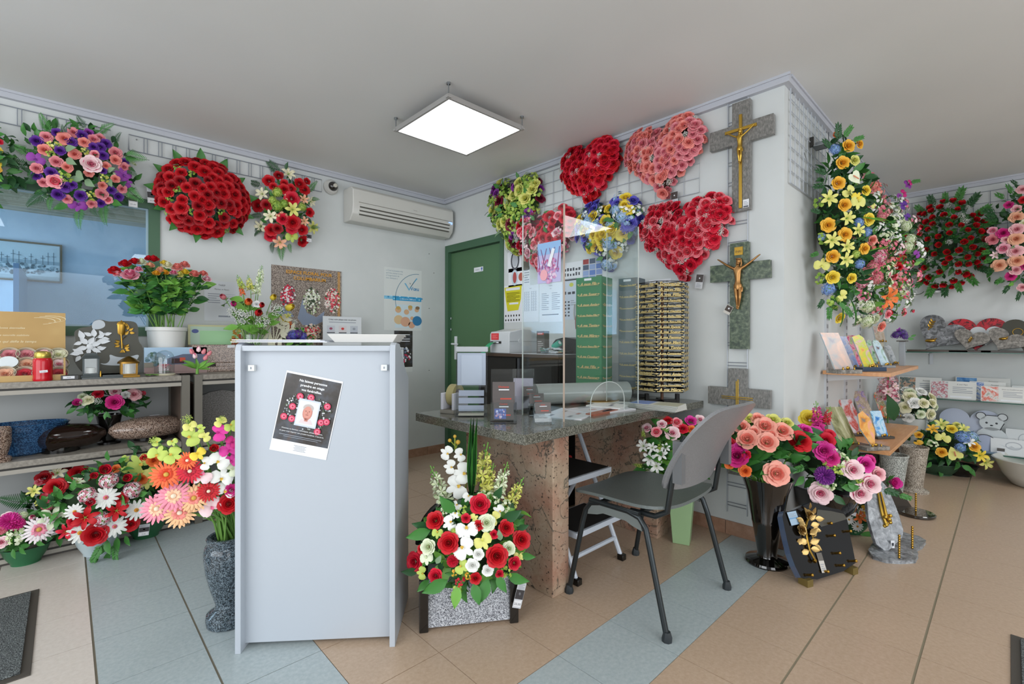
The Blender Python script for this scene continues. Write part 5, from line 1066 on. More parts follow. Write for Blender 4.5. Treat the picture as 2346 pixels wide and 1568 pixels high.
for r_, (py, Y, cols) in enumerate(((813, 3.66, [('pink', 22), ('pink', 60), ('lpink', 101), ('cream', 134)]), (835, 3.585, [('wht', 19), ('peach', 62), ('pink', 99), ('pinkw', 136)]), (857, 3.505, [('peach', 12), ('crim', 57), ('dred', 97), ('crim', 134)]))):
    for j, (cn, px) in enumerate(cols):
        P = ony(px, py, Y); q = thing('boxed_rose', '%s boxed rose, %s row of the golden display, %s' % (CNAME[cn], ('top', 'middle', 'front')[r_], ORD[j]), 'boxed rose', P, 'boxed roses in the golden display')
        Mt = RX(52); build('round_box', MB().lathe([(.036, -.03), (.039, .0), (.040, .012), (.038, .012), (.036, -.008), (0, -.008)], mat('#d9cdb4', .4), 20, Mt), q)
        build('clear_lid', MB().lathe([(.042, .0), (.042, .016), (.040, .018), (0, .0185)], ACRYL, 20, Mt), q)
        if cn != 'wht': link('rose', fmesh('rose', cn, j % 3), q, Mt@TR(0, 0, -.006)@SCL((.036, .036, .026)))
        else: build('white_lid', MB().lathe([(.037, .018), (.037, .0205), (0, .021)], mat('#e3ecee', .3), 20, Mt), q)
# red grave candle
P = onz(98, 872, SZ); P = ony(98, 876, 3.44); P.z = SZ
t = thing('grave_candle', 'red glass grave candle with a gold lid, in front of the rose display', 'candle', P); RG = mat('#c00f20', .2, coat=.2)
build('glass_jar', MB().lathe([(.036, 0), (.039, .008), (.037, .018), (.0375, .03), (.038, .1), (.036, .112), (.032, .118)], RG, 28), t); build('lid', MB().lathe([(.031, .116), (.0325, .118), (.0325, .138), (.029, .147), (.015, .153), (0, .154)], mat('#c8b45a', .3, .8), 24), t)
c = Card(.03, .012, PAPER, .0006); c.text('Souvenir', .5, .25, .5, INK, maxw=.8); build('label', c.b, t, TR(.004, -.0385, .05)@RY(-6), smooth=False, label='white label')
# shaped dark plaque with flower and lantern
def outline_at(px0, py0, pts, Y): return [ony(px0+a, py0+b, Y) for a, b in pts]
def shaped(name, lab, cat, pts, Y, th, G, side=None, tilt=0, group=None, base_z=None):
    W3 = [ony(a, b, Y) for a, b in pts]; zb = min(p.z for p in W3) if base_z is None else base_z; xc = sum(p.x for p in W3)/len(W3)
    t = thing(name, lab, cat, MA((xc, Y, zb))@RX(-tilt), group); o2 = [(p.x-xc, p.z-zb) for p in W3]
    build('stone', MB().prism(o2, 0, th, G, side=side), t, bev=.002, smooth=False); return t, xc, zb
def smooth_poly(pts, it=2):
    for _ in range(it):
        q = []
        for i in range(len(pts)):
            a, b_ = pts[i], pts[(i+1) % len(pts)]; q += [(a[0]*.75+b_[0]*.25, a[1]*.75+b_[1]*.25), (a[0]*.25+b_[0]*.75, a[1]*.25+b_[1]*.75)]
        pts = q
    return pts
K2 = (0, 560, 4.189)
def cr(pts, k=K2): return [(k[0]+a/k[2], k[1]+b_/k[2]) for a, b_ in pts]
PLQ = mat('#4a493f', .42); LGP = mat('#b4bcc2', .3)
t, xc, zb = shaped('memorial_plaque', 'large wavy edged dark plaque with a white rose and a golden street lantern', 'plaque', smooth_poly(cr([(700, 1110), (690, 1020), (730, 930), (705, 840), (770, 800), (880, 790), (900, 730), (970, 720), (1040, 745), (1180, 735), (1300, 740), (1330, 800), (1325, 930), (1375, 985), (1370, 1090), (1310, 1200), (1200, 1258), (860, 1258), (780, 1230)]), 2), 3.66, .03, PLQ, LGP)
def pl2(name, m, pts, z_off, par=t): build(name, MB().prism([(ony(a, b_, 3.66).x-xc, ony(a, b_, 3.66).z-zb) for a, b_ in pts], -z_off, 0.0, m), par, smooth=False)
pl2('light_inlay', LGP, smooth_poly(cr([(885, 810), (880, 770), (905, 735), (960, 722), (1005, 745), (1012, 790), (960, 815), (900, 818)])), .0008); pl2('light_inlay', LGP, smooth_poly(cr([(1045, 1050), (1120, 1085), (1230, 1085), (1345, 1050), (1310, 1120), (1230, 1160), (1120, 1165), (1000, 1160), (950, 1140), (1020, 1150), (1060, 1110)])), .0008)
WP = mat('#d5d9dc', .4); DK = mat('#3a3a34', .3)
def relief_rose(par, cx, cy, Yc, s, m, k=K2, lines=True):
    mb = MB()
    def pt(a, b_): p = ony(k[0]+a/k[2], k[1]+b_/k[2], Yc); return Vector((p.x-xc, -.002, p.z-zb))
    for a, b_, L, an in ((800, 910, 80, 110), (790, 940, 60, 200), (905, 890, 75, 95), (880, 880, 60, 150), (940, 900, 60, 40), (990, 880, 55, 120), (1000, 870, 55, 20), (975, 900, 55, -10), (930, 930, 90, 0), (780, 1040, 75, 190), (800, 1050, 80, 150), (820, 1060, 70, -20), (770, 1070, 60, 240), (930, 985, 55, -20), (940, 1010, 60, 20), (840, 960, 80, 130), (850, 960, 75, 60), (870, 970, 80, 20), (840, 990, 75, 190), (850, 1000, 60, 270), (880, 1000, 70, -30)):
        p = pt(a, b_); l = L/k[2]*.0028; leafgeo(mb, 'g', l, .55, TR(p)@leafor((cos(radians(an)), 0, sin(radians(an))), (0, -1, 0)), .08)
    mb.mats = [m]*len(mb.mats); mb.ball(pt(865, 985), (.017, .004, .02), m, 10, 6); mb.tube([pt(930, 1050), pt(900, 960), pt(920, 900), pt(1010, 850)], .0022, m, 5)
    build('white_rose_relief', mb, par, label='white rose relief')
relief_rose(t, 0, 0, 3.66, 1, WP)
mb = MB()
def p2(a, b_): p = ony(a/4.189, 560+b_/4.189, 3.66); return Vector((p.x-xc, -.004, p.z-zb))
q = p2(1165, 820); mb.lathe([(.022, 0), (.018, .012), (.006, .02), (0, .028)], BRASS, 6, TR(q+Vector((0, 0, .03))), sy=.35); mb.lathe([(.008, -.034), (.017, -.022), (.019, .03), (.016, .03), (.007, -.026)], BRASS, 6, TR(q), sy=.3)
mb.tube([p2(1160, 860), p2(1168, 960), p2(1170, 1000)], .004, BRASS, 6); mb.lathe([(.017, -.006), (.012, 0), (.005, .012)], BRASS, 8, TR(p2(1178, 1030)), sy=.4)
for a, b_, L, an in ((1200, 870, .03, 60), (1220, 820, .028, 80), (1235, 830, .028, 40), (1240, 850, .028, 0), (1225, 790, .026, 120), (1150, 940, .026, 150), (1150, 970, .028, 200), (1145, 955, .026, 175), (1190, 1000, .028, 20), (1200, 1010, .026, -20), (1200, 990, .026, 50)): leafgeo(mb, 'g', L, .6, TR(p2(a, b_))@leafor((cos(radians(an)), -.1, sin(radians(an))), (0, -1, 0)), .1)
mb.mats = [BRASS]*len(mb.mats); mb.tube([p2(1215, 880), p2(1190, 900), p2(1165, 930), p2(1200, 1000)], .0018, BRASS, 5); build('brass_lantern_relief', mb, t, label='golden street lantern and roses relief')
build('stand', MB().box((-.1, .0, 0), (.1, .09, .012), BLACK), t, smooth=False)
# small dark lantern, bronze lantern, small blocks
def lantern(lab, P, w_, h, m, body, roof, extra=None):
    t = thing('grave_lantern', lab, 'lantern', P, 'grave lanterns on the shelf'); k = w_/2
    build('base', MB().box((-k*1.25, -k*1.25, 0), (k*1.25, k*1.25, h*.13), m).box((-k, -k, h*.13), (k, k, h*.2), m), t, bev=.001, smooth=False)
    mb = MB()
    for a in (-1, 1):
        for b_ in (-1, 1): mb.box((a*k, b_*k, h*.2), (a*k*.78, b_*k*.78, h*.8), m)
    build('corner_posts', mb, t, smooth=False)
    build('panes', MB().box((-k*.78, -k*.86, h*.2), (k*.78, -k*.82, h*.8), ACRYL).box((-k*.78, k*.82, h*.2), (k*.78, k*.86, h*.8), ACRYL), t, smooth=False)
    build('roof', MB().lathe(roof, m, 4 if roof[0][0] > 0 and extra is None else 20, TR(0, 0, 0)@RZ(45)), t, ang=20); return t
h = .118; t = lantern('small dark grey metal lantern with a white candle, in front of the wavy plaque', Vector((ony(208, 865, 3.50).x, 3.50, SZ)), .068, h+.02, mat('#4c5354', .4, .4), None, [(.058, h*.92), (.05, h), (.04, h+.008), (.035, h+.02), (0, h+.022)]); build('candle', MB().lathe([(.02, h*.2), (.02, h*.48), (0, h*.48)], mat('#d9d9d4', .5), 14), t)
t = lantern('small bronze hexagonal grave lantern with a domed roof, right of the dark one', Vector((ony(295, 865, 3.47).x, 3.47, SZ)), .075, .10, BRONZE, None, [(.052, .078), (.05, .088), (.03, .105), (.01, .117), (0, .12)], 1); build('light_tube', MB().lathe([(.024, .02), (.024, .075)], mat('#b9b4aa', .25, .3), 16), t)
P = Vector((ony(160, 872, 3.455).x, 3.455, SZ)); t = thing('stone_block', 'little dark stone block with a white price sticker, left of the dark lantern', 'stone block', P); build('block', MB().box((-.035, -.03, 0), (.035, .03, .024), mat('#3c3d3c', .3)), t, bev=.002); c = Card(.045, .014, PAPER, .0006); c.text('39,00', .5, .3, .5, INK); build('price_sticker', c.b, t, TR(-.004, -.031, .013), smooth=False)
P = Vector((ony(235, 870, 3.44).x, 3.435, SZ)); t = thing('flat_stone', 'flat grey stone base with a tiny brass pin, under the edge of the dark lantern', 'stone base', P); build('slab', MB().box((-.085, -.03, 0), (.085, .028, .01), mat('#4a5050', .3)).box((-.0, -.024, .01), (.085, .02, .018), mat('#4a5050', .3)), t, bev=.001, smooth=False); build('brass_pin', MB().lathe([(.004, .0), (.0045, .012), (.003, .03), (0, .034)], BRASS, 8, TR(-.008, 0, .01)), t)
# photo plaque (sky, house) and blue card behind
c = Card(.33, .155, mat('#a9c6de', .2), .012); c.rect(0, .0, 1, .3, mat('#a38a86', .4)); c.poly([(.35, .3), (.35, .55), (.6, .72), (1, .72), (1, .3)], mat('#646a80', .4), 2); c.rect(.42, .34, .62, .55, mat('#3a1d20', .4), 3); c.rect(.55, .42, .64, .58, mat('#c8503a', .4), 4)
c.blobs(.17, .55, .14, .28, ['#5a7a86', '#7f98a0', '#4c6a5a', '#8fa8b4'], 60, .03, 5, 4); c.rect(0, .2, .14, .4, mat('#8a8478', .4), 9)
x_ = ony(330, 800, 3.66).x; t = thing('photo_plaque', 'blue landscape photo plaque with trees and a house, behind the glass dome', 'plaque', MA((x_+.165, 3.66, SZ))); build('plate', c.b, t, TR(0, 0, .088), smooth=False); build('foot', MB().box((-.16, -.03, 0), (.16, .05, .01), mat('#a38a86', .4)), t, smooth=False)
# glass dome with pink lotus
P = Vector((ony(377, 862, 3.50).x, 3.50, SZ)); t = thing('glass_dome', 'clear glass dome over a pink flower on a pale round base', 'glass dome', P); build('base', MB().lathe([(0, 0), (.052, 0), (.055, .008), (.05, .012), (0, .012)], mat('#d0c8b0', .5), 28), t); build('dome', MB().lathe([(.05, .012), (.05, .1), (.045, .122), (.032, .14), (.012, .15), (0, .151)], glassmat('dome_glass', '#f4f8fa', 1.5, 0, .05), 28), t)
link('flower', fmesh('lily', 'rpk', 1), t, TR(0, 0, .055)@SCL(.032)); link('flower', fmesh('lily', 'pink', 2), t, TR(0, 0, .045)@RZ(30)@SCL(.04)); m = MB()
for i in range(7): leafgeo(m, 'g', .035, .5, TR(0, 0, .016)@RZ(i*51), .3)
build('leaves', m, t)
m = MB(); 
for i in range(5): leafgeo(m, 'l', .07, .35, RZ(i*40-80), .1)
P = Vector((ony(335, 866, 3.46).x, 3.46, SZ+.004)); o = build('leaf_spray', m, None, TR(P)); tag(o, 'small green leaf spray lying between the bronze lantern and the glass dome', 'leaf spray')
# bunch of pink tulips in a tiny vase at the shelf joint
P = Vector((ony(452, 856, 3.46).x, 3.46, SZ)); R = random.Random(5); t = thing('tulip_bunch', 'little bunch of pale pink tulips at the joint of the two shelves', 'flower bunch', P)
build('stems', MB().tube([(0, 0, .002), (0, 0, .06)], .008, LG['l'][0], 8), t)
for px, py in ((440, 808), (455, 803), (466, 808), (478, 812), (470, 822), (447, 818)): Q = ony(px, py, 3.45); link('tulip', fmesh('tulip', 'pinkw' if px % 2 else 'pink', 0), t, TR(Q-P)@orient((Q.x-P.x, 0, .09), 0)@SCL(.024))
m = MB()
for an, L in ((15, .10), (40, .08), (150, .1), (165, .09), (100, .07), (-10, .07)): leafgeo(m, 'l', L, .3, TR(0, 0, .035)@leafor((cos(radians(an)), -.1, sin(radians(an))), (0, -1, .6)), .35)
build('leaves', m, t)
# brown granite block urn and grey ones on the second rack
t = thing('stone_urn', 'brown pink granite block with a stepped lower edge, on the second shelf rack', 'stone block', MA((.735, 3.66, SZ))); build('block', MB().box((-.135, 0, .06), (.15, .14, .182), G_BROWN), t, bev=.004); build('plinth', MB().box((-.13, .0, .0), (.15, .14, .035), G_BROWN).box((-.10, .01, .035), (.0, .13, .06), mat('#2c2622', .5)).box((.0, .0, .035), (.15, .14, .06), G_BROWN), t, bev=.002)
c = Card(.045, .018, PAPER, .0006); build('price_sticker', c.b, t, TR(.09, -.001, .17), smooth=False)
c = Card(.34, .20, mat('#c8c89a', .4), .012); c.rect(.04, .05, .96, .94, mat('#b9d2bd', .4)); c.rect(.2, .12, .9, .8, mat('#a8d8a4', .4), 2); c.ell(.12, .78, .06, .07, mat('#4a5a9a', .4), 3); c.blobs(.86, .5, .1, .4, ['#b98a3a', '#c8b060', '#a8503a', '#8fae5a'], 50, .03, 4, 9)
t = thing('picture_tray', 'pale green framed picture with a golden floral border, behind the brown granite block', 'picture', MA((ony(497, 760, 3.84).x, 3.84, SZ))); build('picture', c.b, t, TR(0, 0, .218), smooth=False); build('support', MB().box((-.12, .0, 0), (.12, .05, .12), mat('#9a948a', .5)), t, smooth=False)
t = thing('wavy_slab', 'grey granite slab with a wavy top edge standing in the second rack, under its top', 'stone slab', MA((.745, 3.62, .50)))
build('slab', MB().prism([(-.16, 0), (.2, 0), (.2, .26), (.14, .285), (.08, .27), (.02, .285), (-.05, .275), (-.1, .255), (-.17, .27)], 0, .03, noisemat('grey_fine_granite', [(.4, '#6a6866'), (.5, '#85827f'), (.6, '#9c9996')], 150, .3, 4)), t, bev=.003, smooth=False); build('sheet', MB().box((-.17, -.02, 0), (-.166, .0, .15), PAPER), t, smooth=False)
# cardboard sign about photo plaques
P = ony(785, 770, 3.80); t = thing('leaflet', 'white board about engraving your own photos, standing behind the lectern tray', 'sign', MA((P.x, 3.80, SZ))); w0 = ony(741, 760, 3.80).x; w1 = ony(829, 760, 3.80).x; zt = ony(785, 726, 3.8).z-SZ
c = Card(w1-w0, zt, mat('#d9dde0', .4), .004); hh = zt; c.text('Créez votre plaque avec vos photos', .5, 1-.03/hh, .016/hh, INK, maxw=.92, bold=.02); c.rect(.15, 1-.05/hh, .85, 1-.045/hh, GREYINK)
for i in range(3): c.rect(.1+.3*i, 1-.13/hh, .3+.3*i, 1-.075/hh, mat(('#c9ccd4', '#d9d4d6', '#c2c8d0')[i], .4), 1); c.rect(.1+.3*i, 1-.137/hh, .3+.3*i, 1-.13/hh, INK, 2); c.ell(.2+.3*i, 1-.1/hh, .04, .01/hh, mat(('#a0506a', '#d0403a', '#9aa0aa')[i], .4), 3)
build('board', c.b, t, TR(0, 0, zt/2), smooth=False); build('easel', MB().box((-.05, .004, 0), (.05, .05, .05), mat('#c9ccd0', .5)), t, smooth=False)
# white tree ornament
P = Vector((ony(628, 780, 3.66).x, 3.66, SZ)); t = thing('tree_ornament', 'cream metal tree ornament with openwork leaves, right of the glass vase', 'ornament', P); CR = mat('#cfcdb4', .5); m = MB()
m.prism([(-.05, 0), (.075, 0), (.05, .15), (.055, .24), (.03, .22), (.02, .15), (-.01, .22), (-.035, .3), (-.04, .2)], 0, .008, CR)
build('trunk', m, t); m = MB(); R = random.Random(4)
for an, L in ((20, .15), (60, .17), (95, .19), (130, .18), (160, .16), (185, .13), (5, .12)):
    a = radians(an); B_ = Vector((0, 0, .26)); T = B_+Vector((cos(a)*L, 0, sin(a)*L*.8)); m.tube([B_-Vector((0, 0, .08)), B_+(T-B_)*.3, T], .004, CR, 5)
    for f in (.35, .6, .85):
        for s in (-1, 1): Q = B_+(T-B_)*f; b_ = a+s*.9; m.merge((lambda k: (leafgeo(k, 'g', .055, .5, TR(Q)@leafor((cos(b_), -.1, sin(b_)), (0, -1, 0)), .1), setattr(k, 'mats', [CR]*len(k.mats)), k)[2])(MB()))
build('branches', m, t)
# potted purple hyacinth and yellow flowers
P = Vector((ony(684, 785, 3.70).x, 3.70, SZ)); R = random.Random(14); t = thing('flower_pot', 'small pot of violet hyacinths and yellow blooms in front of the brown poster', 'potted flowers', P); build('pot', MB().lathe([(0, 0), (.05, 0), (.06, .1), (.055, .1), (.05, .02)], mat('#5a5248', .5), 20), t)
foliage(t, P+Vector((0, 0, .19)), (.10, .06, .10), (0, -.7, .7), 30, 'g', .06, R, kinds=('g', 'l')); spec(t, P+Vector((0, 0, .21)), (.12, .08, .11), (0, -1, .3), 'cluster indigo 672 768 12;cluster purple 684 766 12;cluster indigo 694 771 10;cluster purple 664 774 8;lily yellow 650 732 10;lily lemon 660 726 9;lily orange 662 744 9;lily red 668 750 9;gyps white 674 740 9;spray cream 645 745 9;lily yellow 656 738 8', R)
# glass vase with tulips and gypsophila
Vb = Vector((ony(577, 790, 3.62).x, 3.62, SZ)); t = thing('glass_vase', 'clear glass vase of tulips and gypsophila behind the lectern papers', 'vase', Vb); build('glass', MB().lathe([(0, .004), (.05, .004), (.058, .1), (.066, .25), (.063, .25), (.055, .1), (.046, .012), (0, .012)], ACRYL, 28), t)
R = random.Random(15); Cn = Vb+Vector((0, 0, .42)); NK = Vb+Vector((0, 0, .05))
cutflowers('''tulip pink 570 515 42;tulip mag 690 595 42;tulip orange 862 572 55;tulip red 980 700 55;tulip red 1015 610 42;tulip yellow 1150 520 45;tulip yellow 1335 640 55;gyps white 790 745 100;gyps white 1190 670 90;gyps white 1030 800 90;gyps white 680 690 70;rose wht 960 600 45;spike orange 800 500 150 105;spike wgrn 950 500 230 78;spike lime 800 430 190 112;spike wgrn 990 350 210 82;spike lemon 890 450 200 100''', (400, 580, 5.1), Cn, (.19, .08, .26), NK, 'glass vase behind the lectern', 'flowers in the glass vase', R, 2, 'l', sr=.003, leafL=.10)
# white bucket of roses by the office window
Vb = Vector((ony(382, 760, 3.80).x, 3.80, SZ)); t = thing('flower_bucket', 'white plastic bucket holding the bunch of long stemmed roses', 'bucket', Vb); build('bucket', MB().lathe([(0, 0), (.085, 0), (.105, .27), (.112, .272), (.112, .295), (.104, .296), (.10, .28), (.08, .01), (0, .01)], mat('#dcdcd8', .4), 36), t)
R = random.Random(16); Cn = Vb+Vector((-.03, 0, .60)); NK = Vb+Vector((0, 0, .14))
cutflowers('''rose red 1100 265 60;rose red 1200 212 65;rose red 1295 188 60;rose red 1475 165 60;rose red 1430 150 45;rose lpink 1130 302 50;rose bpink 1250 325 92;rose wgrn 1360 185 52;rose peach 1440 222 50;rose gold 1500 292 44;rose gold 1585 285 42;rose cream 1610 215 50;rose salmon 1700 235 55;rose bpink 1665 290 44;rose salmon 1770 212 52;rose yellow 1775 282 46;rose salmon 1862 305 58;rose salmon 1950 300 50;rose pinkw 1985 352 50;rose yellow 1575 195 44;rose lemon 1720 300 40;rose peach 1540 255 42;rose bpink 1330 250 40''', K2, Cn, (.42, .17, .13), NK, 'white bucket', 'long stemmed roses in the white bucket', R, 16, ('g', 'g', 'd', 'l'), sr=.003, neckr=.05, leafL=.075, upw=.9)
# ---- second level: blue bowl, black heart urn, small vase with flowers, pink boat urn
S2 = .51
def onshelf(px, Y, z): p = ony(px, 900, Y); return Vector((p.x, Y, z))
P = onshelf(50, 3.60, S2); t = thing('blue_planter', 'speckled deep blue ceramic planter on the middle shelf, behind the black heart urn', 'planter', P); build('body', MB().lathe([(0, 0), (.10, 0), (.12, .01), (.125, .05), (.185, .155), (.19, .16), (.18, .165), (.12, .06), (0, .02)], noisemat('speckled_blue_glaze', [(.35, '#182f50'), (.5, '#274a70'), (.68, '#42709a')], 200, .12, 6, vor=300), 36, sy=.6), t)
P = onshelf(-6, 3.46, S2); t = thing('granite_vase', 'brown speckled granite vase cut off by the left edge on the middle shelf', 'vase', P); build('body', MB().lathe([(0, 0), (.05, 0), (.05, .02), (.035, .03), (.05, .09), (.05, .16), (.045, .17), (.04, .165)], G_BROWN, 28), t)
def heart_urn(name, lab, P, L, W, H, m, rot, kind='heart'):
    t = thing(name, lab, 'urn', TR(P)@RZ(rot)); mb = MB(); n = 40; V = []; F = []; rows = [(0.6, .02), (.86, .14), (1.0, .42), (.97, .62), (.8, .82), (.5, .94), (.2, .99), (0.01, 1.0)]
    for k, z in rows:
        for i in range(n):
            if kind == 'heart': x, y = heartpt(2*pi*i/n)
            else: a = 2*pi*i/n; x, y = cos(a)*(1.0-.08*cos(3*a)), sin(a)
            V.append((x*k*L, y*k*W+(.0 if kind != 'heart' else (1-k)*.12*W), z*H))
    for r in range(len(rows)-1):
        for i in range(n): j = (i+1) % n; F.append((r*n+i, r*n+j, (r+1)*n+j, (r+1)*n+i))
    F.append(tuple(range(n))[::-1]); F.append(tuple((len(rows)-1)*n+i for i in range(n))); mb.add(V, F, m); build('body', mb, t, ang=60)
    build('feet', MB().lathe([(L*.45, -.012), (L*.45, .02)], BLACK, 16), t); return t
t = heart_urn('heart_urn', 'polished black heart shaped urn lying on the middle shelf', Vector(onshelf(140, 3.56, S2+.012)), .175, .15, .135, mat('#241712', .08, coat=.6), -23)
build('price_sticker', MB().box((-.028, -.008, 0), (.028, .008, .001), PAPER), t, TR(0, .03, .1365)@RZ(110), smooth=False)
t = heart_urn('stone_boat', 'pale brown granite boat shaped urn on the right of the middle shelf', Vector(onshelf(345, 3.60, S2+.02)), .19, .12, .125, G_BROWN, 12, 'x'); build('price_sticker', MB().box((-.025, -.008, 0), (.025, .008, .001), PAPER), t, TR(.02, .0, .1265), smooth=False)
P = onshelf(250, 3.64, S2); R = random.Random(17); t = thing('vase_arrangement', 'shiny black vase arrangement of magenta, cream and red flowers on the middle shelf', 'flower arrangement', P); build('vase', MB().lathe([(0, 0), (.055, 0), (.055, .012), (.035, .022), (.04, .06), (.062, .17), (.056, .17), (.03, .04)], BLACK, 28), t)
C = P+Vector((0, 0, .235)); foliage(t, C, (.17, .12, .075), (0, -.6, .5), 50, 'd', .06, R, kinds=('d', 'g')); K3 = (0, 860, 3.266)
spec(t, C, (.19, .14, .085), (0, -.9, .3), 'rose crim 735 148 38;rose mag 858 205 62;rose pinkw 860 130 40;bud fuch 590 210 32;rose cream 665 190 38;rose wgrn 640 200 34;rose lpink 1000 150 48;bud rpk 1062 147 22;rose white 940 150 30;gyps white 735 195 30;spray white 690 160 24;rose wgrn 620 165 30;leaf d 1000 260 60 -10;leaf d 1040 205 50 -15;leaf d 700 285 50 220;leaf g 960 265 60 0;leaf d 640 280 60 200;leaf g 800 275 60 -100', R, K3)
# ================================================================ FLOWERS ON THE FLOOR, LEFT
def bowl(t, r, h, m, foot=.6): build('bowl', MB().lathe([(0, 0), (r*foot, 0), (r*foot, .008), (r*.85, h*.5), (r, h*.95), (r*1.04, h*.96), (r*1.04, h), (r*.97, h), (r*.8, h*.5), (0, h*.4)], m, 32), t)
GPOT = mat('#2f6a45', .35)
K3 = (0, 860, 3.266)
R = random.Random(31); P = onz(58, 1298); P = Vector((P.x, P.y+.06, 0)); t = thing('flower_arrangement', 'low green bowl of pink and white flowers, nearest the lower left mat', 'flower arrangement', P); bowl(t, .092, .09, GPOT)
C = P+Vector((0, 0, .15)); foliage(t, C, (.17, .11, .08), (0, -.5, .7), 45, 'g', .065, R, kinds=('g', 'w', 'g'))
spec(t, C, (.23, .15, .14), (0, -.8, .5), '''mum fuch 75 1100 70;mum mag 130 1120 50;rose pinkw 60 1065 40;tulip pinkw 240 1070 40;gerbera whitep 290 1158 100;lily wgrn 390 1078 92;rose pinkw 15 1250 48;spray wgrn 130 1220 55;cluster wgrn 170 1050 34;spray wgrn 100 1180 36;spray white 190 1190 30;mum pink 10 1160 40;bud pinkw 110 1060 26;spray wgrn 480 1060 40;leaf g 270 1240 90 -20;leaf g 230 1270 80 190;leaf d 330 1230 90 10;leaf d 60 1290 70 200;leaf g 150 1290 80 -40;leaf g 100 1300 80 -70''', R, K3)
pricetag(t, ony(124, 1215, P.y-.12), (1, 0, .1), (-.1, 0, 1), .028, .05)
P = Vector((.0, 3.55, .075)); t = thing('flower_arrangement', 'arrangement of dark red roses with a fern frond, on the lowest shelf at the left', 'flower arrangement', P); bowl(t, .11, .09, mat('#2a3b2c', .5))
C = P+Vector((.0, 0, .17)); foliage(t, C, (.19, .11, .10), (0, -.5, .7), 40, 'd', .06, R, kinds=('d', 'd', 'g'))
spec(t, C, (.25, .15, .17), (0, -.8, .5), '''rose red 420 840 66;rose dred 335 775 58;rose red 590 742 68;rose dred 465 690 55;mum pink 295 805 30;bud rpk 335 912 30;mum pink 362 972 44;lily lemon 258 870 48;lily cream 430 738 62;lily wgrn 578 802 58;spray lemon 290 960 24;fern d 240 960 240 174;leaf g 410 965 90 0;leaf g 420 1000 70 -20;leaf g 520 850 120 20;leaf d 480 880 90 -30;rose crim 700 770 44;bud crim 735 745 26''', R, K3)
P = onz(215, 1283); P = Vector((P.x+.02, P.y+.10, 0)); t = thing('flower_arrangement', 'large arrangement of white daisies and red roses in a pale pot before the shelves', 'flower arrangement', P); bowl(t, .10, .11, mat('#b9c8cc', .3))
C = P+Vector((.01, 0, .27)); foliage(t, C, (.23, .15, .20), (0, -.7, .5), 70, 'g', .065, R, kinds=('g', 'd', 'w'))
spec(t, C, (.30, .20, .30), (0, -.9, .3), '''daisy white 790 915 86;daisy white 600 1175 78;daisy white 855 1128 82;daisy white 1015 1008 76;daisy white 560 1020 60;rose red 715 1185 88;rose red 980 1112 52;bud crim 785 712 44;bud crim 945 772 34;bud crim 680 950 34;rose red 905 925 46;lily red 640 1062 88;lily red 870 1012 78;lily crim 500 1165 62;rose crim 560 1090 50;cluster whitep 815 790 62;cluster whitep 655 900 60;cluster whitep 990 862 64;cluster whitep 760 1075 60;spray white 930 940 34;bud crim 705 755 28;
leaf g 815 640 80 95;leaf g 890 650 70 30;leaf g 560 900 80 190;leaf w 900 890 100 -60;leaf w 760 1000 90 -90;leaf g 1080 900 110 -80;leaf g 870 830 80 10;leaf g 740 1320 120 -110;leaf g 820 1320 100 -100;leaf g 800 1230 120 -70;leaf g 880 1210 110 -80;leaf g 940 1200 90 -60;leaf w 810 1260 110 -130;branch g 780 1250 130 -120;branch g 860 1240 120 -85;leaf w 1040 900 90 20''', R, K3)
pricetag(t, ony(330, 1215, P.y-.14), (1, 0, -.1), (.1, 0, 1), .045, .06)
P = onz(340, 1240); P = Vector((P.x, P.y+.10, 0)); t = thing('flower_arrangement', 'green bowl with lime orchids and orange roses, right of the daisy arrangement', 'flower arrangement', P); bowl(t, .10, .10, GPOT)
C = P+Vector((.0, .03, .33)); foliage(t, C, (.15, .11, .2), (0, -.6, .5), 50, 'g', .06, R, kinds=('g', 'd'))
spec(t, C, (.21, .16, .30), (0, -.8, .4), '''orchid lime 1045 660 80;orchid lemon 1060 730 60;orchid lime 960 690 45;rose orange 1150 640 52;rose orange 1060 775 44;orchid lime 1150 740 60;orchid lemon 1100 800 56;orchid lime 940 625 28;leaf l 900 640 70 20;leaf g 1000 810 60 200;rose orange 870 700 30;leaf g 1120 860 90 -80;rose red 1080 620 30''', R, K3)
